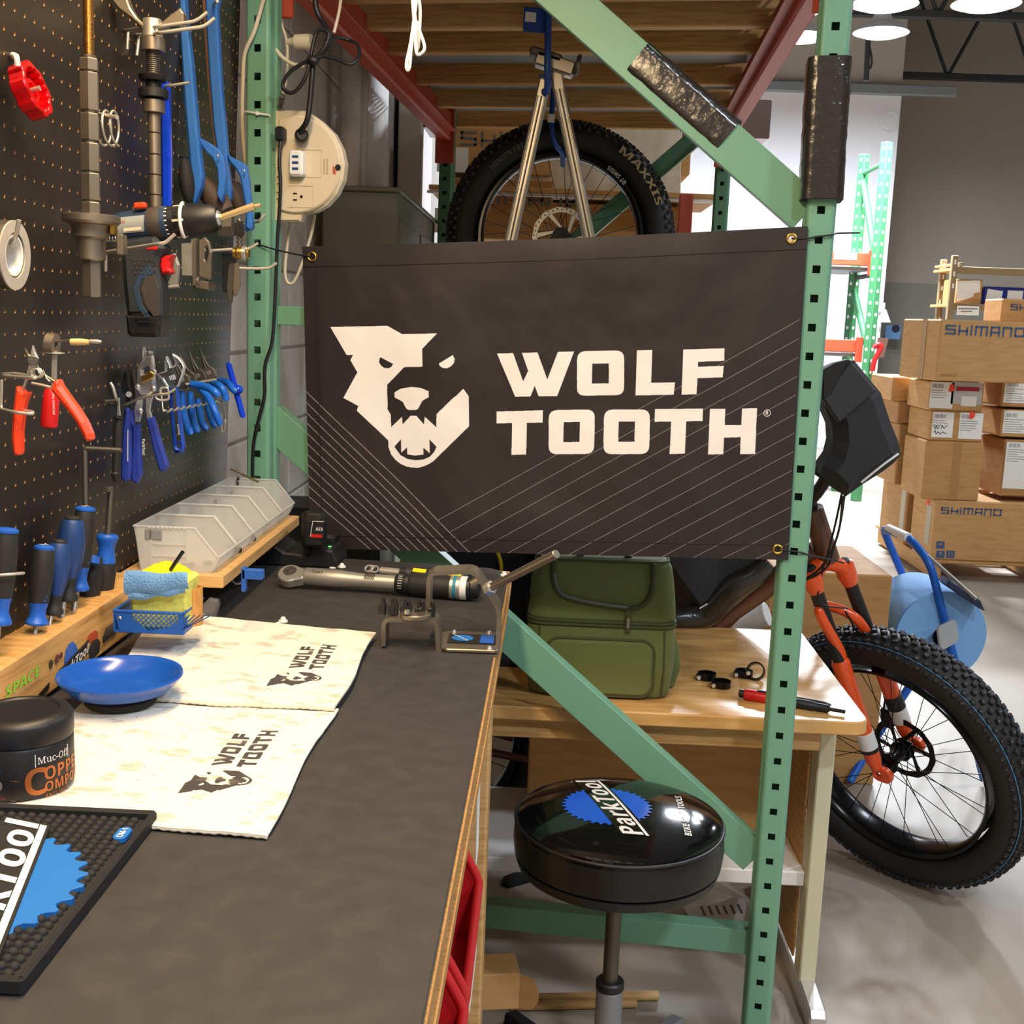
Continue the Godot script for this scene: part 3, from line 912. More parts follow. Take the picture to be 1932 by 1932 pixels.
func wolf_print(im: Image, f: Callable, ink: Color) -> void:  # the banner's mark and words again, printed on cloth; f takes banner coordinates to pixels
	var paper := hx("ece6d6")
	for lp in wolf_loops():
		var q := []
		for l in lp[0]: q.append(l.map(f))
		fill_poly(im, q, ink if lp[1] else paper)
	for lp in wolf_word():
		var q := []
		for l in lp: q.append(l.map(f))
		fill_poly(im, q, ink)

func towel_art(sd: int, f: Callable) -> ImageTexture:
	var S := 1024
	var im := Image.create(S, S, false, Image.FORMAT_RGB8)
	im.fill(hx("ece6d6"))
	wolf_print(im, f, hx("38302c"))
	var r := RandomNumberGenerator.new()
	r.seed = sd
	var nz := FastNoiseLite.new()
	nz.seed = sd
	nz.frequency = 0.0045
	nz.fractal_octaves = 2
	var n2 := FastNoiseLite.new()
	n2.seed = sd + 50
	n2.frequency = 0.016
	n2.fractal_octaves = 4
	for y in S:
		for x in S:
			var a := nz.get_noise_2d(x, y * 1.7) * 0.75 + 0.55 * n2.get_noise_2d(x * 0.7, y * 2.4)
			if a > 0.22:
				im.set_pixel(x, y, im.get_pixel(x, y).lerp(hx("84766a"), clampf((a - 0.22) * 1.6, 0, 0.42)))
	for k in 60:
		var c := Vector2(r.randf(), r.randf()) * S
		fill_poly(im, [circle(c, r.randf_range(1.0, 3.5), 8)], hx("6a5c4e"))
	for k in 14:
		var c := Vector2(r.randf(), r.randf()) * S
		fill_line(im, c, c + Vector2(r.randf_range(10, 34), r.randf_range(-8, 8)), r.randf_range(1.5, 4), hx("9a8c78"))
	return tex(im)

func bench() -> void:
	var t := thing("workbench", "wooden workbench topped with a scuffed black rubber mat", "workbench", Vector3(-.33,0,-1.1))
	var zf := -2.145
	var x1 := -0.052
	var slab := MB.new()
	slab.prism([Vector2(-.66,.35), Vector2(x1 - 0.014, 0.35), Vector2(x1 - 0.012, -0.7), Vector2(x1 - 0.006, -1.3), Vector2(x1 - 0.001, -1.9), Vector2(x1, zf + 0.04), Vector2(x1 - 0.035, zf), Vector2(-0.66, zf - 0.06)], Transform3D(Basis(Vector3.RIGHT, Vector3.BACK, Vector3.DOWN), Vector3(0, BENCH, 0)), 0.004, 0.001)
	obj("rubber_top", slab, mats.bench_mat, t)
	for k in 2:
		var w := 0.002 if k == 0 else 0.006
		obj("plywood_slab", MB.new().prism([Vector2(-.66,.35), Vector2(x1 - 0.013 + w, 0.35), Vector2(x1 - 0.012 + w, -0.7), Vector2(x1 - 0.005 + w, -1.3), Vector2(x1 + w, -1.9), Vector2(x1 + w, zf), Vector2(-0.66, zf - 0.06)], Transform3D(Basis(Vector3.RIGHT, Vector3.BACK, Vector3.DOWN), Vector3(0, BENCH - 0.005 - 0.016 * k, 0)), 0.0155, 0.001), mats.ply_edge, t)
	obj("apron", MB.new().box(Vector3(-.12,.945,-.9), Vector3(0.036,.09,2.4), Basis(), 0.003), mats.lumber2, t)
	for p in [Vector3(-.105,0,-1.765), Vector3(-.105,0,-.62), Vector3(-.62,0,-2.1), Vector3(-.62,0,.2), Vector3(-.105,0,.2)]:
		obj("leg", MB.new().box(p + Vector3(0,.497,0), Vector3(0.088,.994,.088), Basis(), 0.004), mats.lumber1, t)
	obj("lower_shelf", MB.new().box(Vector3(-.36,.17,-.9), Vector3(0.5,.02,2.2), Basis(), 0.002), mats.lumber2, t)
	obj("back_rail", MB.new().box(Vector3(-.3,.87,-1.1), Vector3(0.02,.24,1.9), Basis(), 0.002), mats.lumber2, t)
	mat("red_bin", hx("cf2327"), 0.4)
	for k in 2:
		var o := Vector3(-0.29, 0.735, [-1.09, -0.82][k])
		var bn := hopper("parts_bin", ["red open-front parts bin hung under the bench edge, next to the wooden leg", "red open-front parts bin hung under the bench edge, nearest the front"][k], "bin", o, 0.235, 0.2, 0.245, mats.red_bin, "red bins under the bench")
		obj("card_label", MB.new().box(o + Vector3(0.237,.035,-.12), Vector3(0.001,.04,.12)), mat("paper", hx("e9e7e0"), 0.8), bn)
	single("cardboard_scrap", MB.new().box(Vector3(-.075,.93,-1.55), Vector3(0.004,.13,.09), Basis(Vector3.UP, 0.2), 0.001), mats.carton1, "torn flap of a carton hanging under the bench edge beside the wooden leg", "cardboard", Vector3(-.075,.87,-1.55))
	single("paper_sheet", MB.new().box(Vector3(-.066,.86,-1.48), Vector3(0.002,.2,.05), Basis(Vector3.RIGHT, 0.15), 0.0005), mats.paper, "white paper strip hanging between wooden leg and red bin", "paper", Vector3(-.066,.76,-1.48))
	var ta := Vector3(-.1154,.3,-1.9298)
	var tb := Vector3(-.0045,.3,-1.9483)
	var tt := thing("mailing_tube", "square brown cardboard mailing tube sticking out under the bench past its leg", "tube", tb)
	var tf := frame(ta, tb - ta, Vector3.UP)
	var tl := ta.distance_to(tb)
	for q in [[0.0, 0.034, 0.0, 0], [0.0, -0.034, 0.0, 0], [0.034, 0.0, 1.0, 0], [-0.034, 0.0, 1.0, 0]]:
		obj("tube_wall", MB.new().box(tf * Vector3(tl / 2 - 0.15, q[1], q[0]), Vector3(tl + 0.3, 0.068 if q[2] == 1.0 else 0.003, 0.003 if q[2] == 1.0 else 0.068), tf.basis, 0.001), mats.carton1, tt)
	obj("flap", MB.new().prism([Vector2(-.034,0), Vector2(0.034,0), Vector2(0.03,.025), Vector2(0.012,.036), Vector2(-.012,.036), Vector2(-.03,.025)], Transform3D(Basis(tf.basis.y, tf.basis.x, -tf.basis.z).rotated(tf.basis.y, -0.5), tf * Vector3(tl, 0, 0.035)), 0.002), mats.carton0, tt)
	var mt := mat("towel_far", Color.WHITE, 0.95)
	mt.albedo_texture = towel_art(5, func(p: Vector2) -> Vector2: return Vector2(0.545 + 0.026 * p.x + 0.449 * p.y, 0.855 - 0.635 * p.x - 0.029 * p.y) * 1024)
	var mn := mat("towel_near", Color.WHITE, 0.95)
	mn.albedo_texture = towel_art(11, func(p: Vector2) -> Vector2: return Vector2(0.51 + 0.007 * p.x + 0.472 * p.y, 0.842 - 0.608 * p.x - 0.051 * p.y) * 1024)
	var tx := noise_tex(128, 0.2, [[0, Color.BLACK], [1, Color.WHITE]], 2, 3, 2.0)
	for m in [mt, mn]:
		m.rim_enabled = true
		m.rim = 0.3
		m.detail_enabled = false
	towel(pv3([-.5723,1.034,-1.6831,-.2291,1.034,-1.6173,-.2293,1.034,-1.2904,-.5085,1.034,-1.2937]), mt, 0.005, "far white shop towel smudged with grease, printed with a wolf mark, under the blue dish", 3)
	towel(pv3([-.5287,1.031,-1.3292,-.2302,1.031,-1.3025,-.233,1.031,-.9622,-.517,1.031,-.9935]), mn, 0.003, "near white shop towel, greasy and printed with a wolf mark, between black jar and rubber mat", 8)
	dish()
	jar()
	rubber_mat()
	bracket()
	torque_wrenches()
	charger()
	var caps := [Vector3(-.3832,1.03,-1.6988), Vector3(-.3835,1.03,-1.668), Vector3(-.3784,1.03,-2.0891), Vector3(-.3629,1.03,-2.0968), Vector3(-.059,1.03,-2.0836)]
	var near_to := ["upper of the two loose ones on the black mat", "lower of the two loose ones on the black mat", "by the charger, nearer to it", "between the charger and the small ratchet", "at the far corner of the bench mat"]
	for k in 5:
		single("push_rivet", MB.new().lathe([Vector2(0,.008), Vector2(0.003,.0075), Vector2(0.0048,.004), Vector2(0.005,.003), Vector2(0.007,.0022), Vector2(0.0075,0), Vector2(0,0)], caps[k], Vector3.UP, 14), mats.white_paint, "small white domed rivet cap, %s" % near_to[k], "rivet", caps[k], "white rivet caps on the bench")

func towel(c: Array, m: Material, th: float, label: String, sd: int) -> void:
	var nz := FastNoiseLite.new()
	nz.seed = sd
	nz.frequency = 1.6
	var ctr: Vector3 = (c[0] + c[1] + c[2] + c[3]) / 4.0
	var t := thing("shop_towel", label, "towel", Vector3(ctr.x, BENCH, ctr.z), "printed shop towels on the bench")
	var at := func(u: float, v: float) -> Vector3:
		var p: Vector3 = c[0].lerp(c[1], u).lerp(c[3].lerp(c[2], u), v)
		var e := sin(u * 9.0 + sd) * 0.004 * (1.0 if v < 0.02 or v > 0.98 else 0.0)
		return p + Vector3(sin(v * 7.0 + sd) * 0.003 * (1.0 if u > 0.9 else 0.3), th + 0.0015 * nz.get_noise_2d(u * 3, v * 3), e * 0.4)
	obj("cloth", MB.new().grid(40, 30, at, th * 0.6), m, t)
	for v in [0.995]:
		var pts := []
		for k in 61: pts.append(at.call(k / 60.0, v) + Vector3(0, -0.001 + 0.0009 * (k % 2), 0))
		obj("hem", MB.new().tube(pts, 0.002, 6), mat("hem_thread", hx("d9d3c3"), 0.95), t)

func hopper(called: String, label: String, cat: String, o: Vector3, d: float, h: float, w: float, m: Material, group: String, clear := false) -> Node3D:  # open-front stacking bin: o back bottom corner, opening towards +x, width runs towards -z
	var t := thing(called, label, cat, o, group)
	var th := 0.0018
	var side := [Vector2(0.012,0), Vector2(d - 0.012, 0), Vector2(d, h * 0.36), Vector2(d - 0.004, h * 0.42), Vector2(d * 0.74, h * 0.97), Vector2(d * 0.72, h), Vector2(0, h)]
	var body := MB.new()
	for z in [0.0, -w + th]: body.prism(side, Transform3D(Basis(), o + Vector3(0, 0, z - th)), th)
	body.box(o + Vector3(d / 2, th / 2, -w / 2), Vector3(d - 0.024, th, w - 0.004))
	body.box(o + Vector3(0.006, h / 2, -w / 2), Vector3(th, h, w), Basis(Vector3.BACK, 0.12 * (0.07 / h)))
	body.prism([Vector2(0,0), Vector2(w, 0), Vector2(w, h * 0.37), Vector2(0, h * 0.37)], Transform3D(Basis(Vector3.FORWARD, Vector3(0.012, h * 0.36, 0).normalized(), Vector3.RIGHT), o + Vector3(d - 0.012, 0, 0)), th)
	obj("body", body, m, t)
	var rim := MB.new()
	for z in [0.0, -w]:
		var zz: float = z - th / 2 if z == 0.0 else z + th / 2
		rim.tube([o + Vector3(0, h, zz), o + Vector3(d * 0.72, h, zz), o + Vector3(d - 0.004, h * 0.42, zz), o + Vector3(d, h * 0.36, zz), o + Vector3(d - 0.012, 0.002, zz)], h * 0.028, 6)
	rim.tube([o + Vector3(d, h * 0.36, 0), o + Vector3(d, h * 0.36, -w)], h * 0.03, 6)
	rim.tube([o + Vector3(0, h, 0), o + Vector3(0, h, -w)], h * 0.03, 6)
	obj("rim", rim, m, t)
	if clear:
		var ribs := MB.new()
		for x in [0.2, 0.62]: ribs.box(o + Vector3(d * x, h * 0.48, 0.0005), Vector3(0.002, h * 0.9, 0.002))
		for y in [0.35, 0.62]: ribs.box(o + Vector3(d * 0.41, h * y, 0.0005), Vector3(d * 0.42, 0.002, 0.002))
		for k in 9: ribs.ball(o + Vector3(d * (0.18 + 0.052 * k), h * 0.985, 0.001), Vector3(0.003,.0022,.002), Basis(), 8)
		obj("rib", ribs, m, t)
	return t

func dish() -> void:
	var c := Vector3(-.4811,1.03,-1.2845)
	c.y = BENCH + 0.008
	var t := thing("parts_dish", "round glossy blue metal parts dish on the far towel", "dish", c)
	obj("bowl", MB.new().lathe([Vector2(0,.016), Vector2(0.036,.0165), Vector2(0.054,.022), Vector2(0.064,.032), Vector2(0.0675,.036), Vector2(0.0705,.037), Vector2(0.0715,.0345), Vector2(0.069,.03), Vector2(0.056,.017), Vector2(0.038,.011), Vector2(0,.011)], c, Vector3.UP, 64), mat("blue_enamel", hx("1a52b0"), 0.2), t)
	obj("magnet_foot", MB.new().lathe([Vector2(0,0), Vector2(0.038,0), Vector2(0.041,.003), Vector2(0.041,.008), Vector2(0.038,.011), Vector2(0,.011)], c, Vector3.UP, 40), mats.black_rubber, t)

func round_text(b: MB, s: PackedVector2Array, o: Vector3, r: float, ang: float, y: float) -> void:  # letters wrapped round an upright can
	b.letters(s, func(p: Vector2) -> Vector3:
		var a := ang - p.x / r
		return o + Vector3(sin(a) * r, y + p.y, cos(a) * r) , func(p: Vector2) -> Vector3:
		var a := ang - p.x / r
		return Vector3(sin(a), 0, cos(a)))

func jar() -> void:
	var c := Vector3(-.489,1.03,-1.048)
	c.y = BENCH + 0.004
	var r := 0.0465
	var t := thing("grease_tub", "black screw-top tub of copper grease with white and copper lettering, beside the rubber mat", "tub", c)
	obj("tub", MB.new().lathe([Vector2(0,0), Vector2(r - 0.006, 0), Vector2(r - 0.001, 0.004), Vector2(r, 0.008), Vector2(r, 0.05), Vector2(r - 0.002, 0.053), Vector2(0,.053)], c, Vector3.UP, 56), mats.black_plastic, t)
	obj("lid", MB.new().lathe([Vector2(0,.054), Vector2(r, 0.054), Vector2(r + 0.0005, 0.056), Vector2(r + 0.0005, 0.072), Vector2(r - 0.002, 0.076), Vector2(r - 0.008, 0.0785), Vector2(r - 0.012, 0.0785), Vector2(r - 0.0135, 0.077), Vector2(0,.077)], c, Vector3.UP, 56), mats.black_plastic, t)
	var white: StandardMaterial3D = mats.white_paint
	var cop := mat("copper_ink", hx("b5693a"), 0.4, 0.5)
	var face := func(px: float) -> float: return px
	var put := func(nm: String, s: PackedVector2Array, a: float, y: float, m: Material) -> void:
		var b := MB.new()
		b.letters(s, func(p: Vector2) -> Vector3:
			var g := a + p.x / (r + 0.0003)
			return c + Vector3(sin(g) * (r + 0.0004), y + p.y, cos(g) * (r + 0.0004)), func(p: Vector2) -> Vector3:
			var g := a + p.x / r
			return Vector3(sin(g), 0, cos(g)))
		obj(nm, b, m, t)
	put.call("lettering", words("Muc-Off", 0.0072, false, "Droid Serif"), 0.7, 0.0375, white)
	put.call("logo_frame", strokes([[Vector2(-.002,-.002), Vector2(0.0345,-.002), Vector2(0.0345,.0095), Vector2(-.002,.0095), Vector2(-.002,-.002)]], 0.0007), 0.7, 0.0375, white)
	put.call("lettering", words("C", 0.027), 0.45, 0.0075, cop)
	put.call("lettering", words("OPPER", 0.013), 0.83, 0.0205, cop)
	put.call("lettering", words("OMPOUND", 0.0098), 0.83, 0.009, cop)
	put.call("lettering", words("ANTI-SEIZE", 0.004, false), 0.83, 0.0025, cop)
	var dash := []
	var rr := RandomNumberGenerator.new()
	rr.seed = 3
	for k in 13:
		var q := Vector2(rr.randf_range(-0.04, 0.03), rr.randf_range(0.003, 0.046))
		dash.append([q, q + Vector2(rr.randf_range(0.002, 0.006), 0)])
	put.call("copper_dashes", strokes(dash, 0.0004), -0.35, 0.0, cop)
	put.call("blue_drop_badge", polys([circle(Vector2.ZERO, 0.0055)]), -0.12, 0.0335, mat("badge_blue", hx("2287c8"), 0.4))
	put.call("grey_badge", polys([circle(Vector2.ZERO, 0.006)]), -0.1, 0.0195, mat("badge_grey", hx("77777a"), 0.5))
	put.call("lettering", words("CORROSION PROTECTION", 0.0028, false), -0.9, 0.006, mat("magenta_ink", hx("9e2348"), 0.5))

func gear_loop(c: Vector2, r: float, teeth: int, depth: float) -> Array:
	var o := []
	for i in teeth:
		var a := TAU * i / teeth
		var s := TAU / teeth
		o.append(c + Vector2.from_angle(a) * (r - depth))
		o.append(c + Vector2.from_angle(a + 0.18 * s) * (r - depth * 0.9))
		o.append(c + Vector2.from_angle(a + 0.42 * s) * (r - depth * 0.1))
		o.append(c + Vector2.from_angle(a + 0.58 * s) * (r - depth * 0.1))
		o.append(c + Vector2.from_angle(a + 0.82 * s) * (r - depth * 0.9))
	return o

func rubber_mat() -> void:
	var x1 := -0.341
	var z0 := -0.985
	var z1 := -0.715
	var t := thing("rubber_mat", "black studded rubber bar mat with blue gear badge and white lettering, at the near corner", "mat", Vector3(-0.5, BENCH, -0.84))
	var x0 := -0.655
	obj("base", MB.new().box(Vector3((x0 + x1) / 2, BENCH + 0.003, (z0 + z1) / 2), Vector3(x1 - x0, 0.006, z1 - z0), Basis(), 0.002), mats.black_rubber, t)
	for e in [[x0, z0, x1, z0], [x1, z0, x1, z1], [x0, z1, x1, z1]]:
		var a := Vector3(e[0], BENCH + 0.007, e[1])
		var b := Vector3(e[2], BENCH + 0.007, e[3])
		obj("raised_border", MB.new().box((a + b) / 2, Vector3(absf(e[2] - e[0]) + 0.006, 0.014, absf(e[3] - e[1]) + 0.006), Basis(), 0.0025), mats.black_rubber, t)
	var c := Vector2(-.447,-.838)
	var fl := Transform3D(Basis(Vector3.RIGHT, Vector3.BACK, Vector3.DOWN), Vector3(0, BENCH + 0.0115, 0))
	obj("gear_badge", MB.new().prism(gear_loop(c, 0.098, 30, 0.0085), fl, 0.007, 0.0006), mat("badge_gear", hx("1d6fc0"), 0.55), t)
	var dirv := Vector2(-.246,-.969).normalized()  # along the writing
	var upv := Vector2(dirv.y, -dirv.x)
	var org := Vector2(-.4292,-.9472) - dirv * 0.25
	var wt := words("ParkTool", 0.031)
	var wl := spread(wt).x
	var k := 0.25 / wl
	var bar := MB.new()
	var lay := func(p: Vector2) -> Vector3:
		var q: Vector2 = org + dirv * (p.x * k + p.y * 0.6) + upv * p.y
		return Vector3(q.x, BENCH + 0.0135, q.y)
	var bq := []
	for p in [Vector2(-.004,-.009), Vector2(wl + 0.003, -0.009), Vector2(wl + 0.003, 0.034), Vector2(-.004,.034)]:
		var w: Vector3 = lay.call(p)
		bq.append(Vector2(w.x, w.z))
	obj("word_bar", MB.new().prism(bq, Transform3D(fl.basis, Vector3(0, BENCH + 0.0128, 0)), 0.006, 0.0004), mats.black_rubber, t)
	bar.letters(wt, lay, func(_p: Vector2) -> Vector3: return Vector3.UP)
	obj("lettering", bar, mats.white_paint, t)
	var un := MB.new()
	un.letters(strokes([[Vector2(0.003,-.0035), Vector2(wl - 0.003, -0.0035)]], 0.006), lay, func(_p: Vector2) -> Vector3: return Vector3.UP)
	obj("underline", un, mats.white_paint, t)
	var oc := Vector2(-.354,-.9429)
	obj("tag_oval", MB.new().prism(rrect(0.012, 0.024, 0.006, oc), fl, 0.005, 0.0005), mats.badge_gear, t)
	var tg := MB.new()
	var om := words("OM-1", 0.0055)
	tg.letters(om, func(p: Vector2) -> Vector3: return Vector3(oc.x + 0.0028 - p.y, BENCH + 0.0119, oc.y + 0.0095 - p.x), func(_p: Vector2) -> Vector3: return Vector3.UP)
	obj("lettering", tg, mats.white_paint, t)
	var mm := MultiMesh.new()
	mm.transform_format = MultiMesh.TRANSFORM_3D
	mm.mesh = MB.new().lathe([Vector2(0,.0045), Vector2(0.002,.0042), Vector2(0.0036,.003), Vector2(0.0043,.001), Vector2(0.0044,0)], Vector3.ZERO, Vector3.UP, 10).mesh()
	mm.mesh.surface_set_material(0, mats.black_rubber)
	var pts := []
	for i in 33:
		for j in 30:
			var p := Vector3(x0 + 0.008 + i * 0.0094, BENCH + 0.006, z0 + 0.009 + j * 0.0092)
			if p.x < x1 - 0.006 and p.z < z1 - 0.006 and Vector2(p.x, p.z).distance_to(oc) > 0.011: pts.append(p)
	mm.instance_count = pts.size()
	for i in pts.size(): mm.set_instance_transform(i, Transform3D(Basis(), pts[i] - t.position))
	var mi := MultiMeshInstance3D.new()
	mi.name = "rubber_stud"
	mi.multimesh = mm
	mi.set_meta("kind", "stuff")
	t.add_child(mi)

func strap(path: Array, w: float, th: float, across: Vector3) -> MB:  # flat bar bent along a path in the plane square to across
	var b := MB.new()
	var p := bend(path, 0.012, 5)
	var h := across.normalized() * w / 2
	var up := []
	var dn := []
	for i in p.size():
		var d0: Vector3 = (p[i] - p[maxi(i - 1, 0)])
		var d1: Vector3 = (p[mini(i + 1, p.size() - 1)] - p[i])
		var d := (d0.normalized() + d1.normalized()).normalized()
		var s := d.cross(across).normalized() * th / 2
		up.append(p[i] + s); dn.append(p[i] - s)
	for i in p.size() - 1:
		var s: Vector3 = up[i] - dn[i]
		b.quad(up[i] - h, up[i + 1] - h, up[i + 1] + h, up[i] + h, s)
		b.quad(dn[i] - h, dn[i + 1] - h, dn[i + 1] + h, dn[i] + h, -s)
		b.quad(up[i] + h, up[i + 1] + h, dn[i + 1] + h, dn[i] + h, h)
		b.quad(up[i] - h, up[i + 1] - h, dn[i + 1] - h, dn[i] - h, -h)
	b.quad(up[0] - h, up[0] + h, dn[0] + h, dn[0] - h, p[0] - p[1])
	b.quad(up[-1] - h, up[-1] + h, dn[-1] + h, dn[-1] - h, p[-1] - p[-2])
	return b

func bracket() -> void:
	mat("brown_steel", hx("9a8f80"), 0.4, 0.9)
	var t := thing("frame_jig", "bent steel strap jig with black toothed jaws and a slanted handle rod, on the bench mat's far side", "clamp", Vector3(-.1297,1.03,-1.5972))
	var bs: StandardMaterial3D = mats.brown_steel
	var z := -1.62
	obj("foot_strap", strap([Vector3(-.2127,1.0333,-1.6), Vector3(-.2135,1.0726,-1.6), Vector3(-.138,1.0744,-1.6), Vector3(-.1346,1.0321,-1.6), Vector3(-.1291,1.0237,-1.6), Vector3(-.0512,1.0257,-1.6)], 0.042, 0.006, Vector3.FORWARD), bs, t)
	obj("frame_strap", strap([Vector3(-.0518,1.0163,-1.64), Vector3(-.051,1.083,-1.64), Vector3(-.0885,1.1385,-1.64), Vector3(-.1549,1.1325,-1.64), Vector3(-.1547,1.0599,-1.64)], 0.04, 0.006, Vector3.FORWARD), bs, t)
	obj("base_plate", MB.new().prism([Vector2(-.1385,-1.655), Vector2(-.128,-1.668), Vector2(-.056,-1.672), Vector2(-.049,-1.665), Vector2(-.049,-1.582), Vector2(-.055,-1.575), Vector2(-.122,-1.572), Vector2(-.131,-1.58)], Transform3D(Basis(Vector3.RIGHT, Vector3.BACK, Vector3.DOWN), Vector3(0, BENCH + 0.006, 0)), 0.005, 0.001), bs, t)
	var r0 := Vector3(-.0643,1.1205,-1.6)
	var r1 := Vector3(.026,1.1942,-1.5)
	obj("handle_rod", MB.new().cyl(r0, r1, 0.0062, -1, 16, 0.001), bs, t)
	obj("rod_slot", MB.new().box(r1 + (r0 - r1).normalized() * 0.012 + Vector3(0,.001,.0055), Vector3(0.014,.003,.002), frame(r0, r1 - r0, Vector3.UP).basis), mats.black_plastic, t)
	obj("nut", MB.new().cyl(r0 - (r1 - r0).normalized() * 0.008, r0 + (r1 - r0).normalized() * 0.006, 0.0095, -1, 6, 0.001, true), mats.chrome, t)
	obj("bolt", MB.new().cyl(Vector3(-.0831,1.1259,-1.62), Vector3(-.0921,1.12,-1.62), 0.006, -1, 12), bs, t)
	var jaws := thing_part(t)
	var js := [Vector3(-.2075,1.0807,-1.6), Vector3(-.1907,1.0799,-1.6), Vector3(-.1716,1.0784,-1.6), Vector3(-.1534,1.08,-1.6)]
	for k in 4:
		var b := MB.new()
		for s in [-0.006, 0.004]:
			b.prism([Vector2(-.005,0), Vector2(0.005,0), Vector2(0.0055,.014), Vector2(0.002,.024), Vector2(-.0015,.022), Vector2(-.001,.014), Vector2(-.006,.012)], Transform3D(Basis(Vector3.UP, 0.25 * (k - 1.5)), js[k] + Vector3(s * 1.4, -0.004, 0.004)), 0.006, 0.0008)
		obj("jaw_tooth", b, mats.black_plastic, t)
	obj("turntable", MB.new().cyl(Vector3(-.1676,1.0762,-1.585), Vector3(-.1678,1.0832,-1.585), 0.022, -1, 28, 0.001), bs, t)
	obj("pivot_screw", MB.new().cyl(Vector3(-.1789,1.085,-1.57), Vector3(-.179,1.0904,-1.57), 0.004, -1, 12), mats.steel, t)
	obj("washer", MB.new().torus(Vector3(-.1286,1.1328,-1.64) + Vector3(0,.0035,0), Vector3.UP, 0.009, 0.0015), bs, t)
	var a := Vector3(-0.125, BENCH + 0.0055, -1.625)
	var st := MB.new().box(a + Vector3(0.036,.0015,0), Vector3(0.07,.0008,.046))
	obj("sticker", st, mats.black_plastic, t)
	var fl := Transform3D(Basis(Vector3.RIGHT, Vector3.BACK, Vector3.DOWN), Vector3(0, a.y + 0.0026, 0))
	obj("sticker_gear", MB.new().prism(gear_loop(Vector2(a.x + 0.022, a.z), 0.0165, 22, 0.0012), fl, 0.0004), mats.badge_gear, t)
	obj("sticker_panel", MB.new().prism(rrect(0.02, 0.042, 0.001, Vector2(a.x + 0.058, a.z)), fl, 0.0004), mats.blue_handle, t)
	var lt := MB.new()
	lt.letters(words("ParkTool", 0.006), func(p: Vector2) -> Vector3: return Vector3(a.x + 0.006 + p.x * 0.75, a.y + 0.0031, a.z - 0.016 + p.x * 1.0 - p.y), func(_p: Vector2) -> Vector3: return Vector3.UP)
	obj("lettering", lt, mats.white_paint, t)
	for q in [Vector3(-0.062, BENCH + 0.003, -1.583), Vector3(-0.118, BENCH + 0.003, -1.66), Vector3(-0.066, BENCH + 0.003, -1.664)]: obj("screw", MB.new().lathe([Vector2(0,.004), Vector2(0.003,.0035), Vector2(0.0045,0), Vector2(0,0)], q + Vector3(0,.003,0), Vector3.UP, 12), mats.chrome, t)

func thing_part(t: Node3D) -> Node3D:
	return t

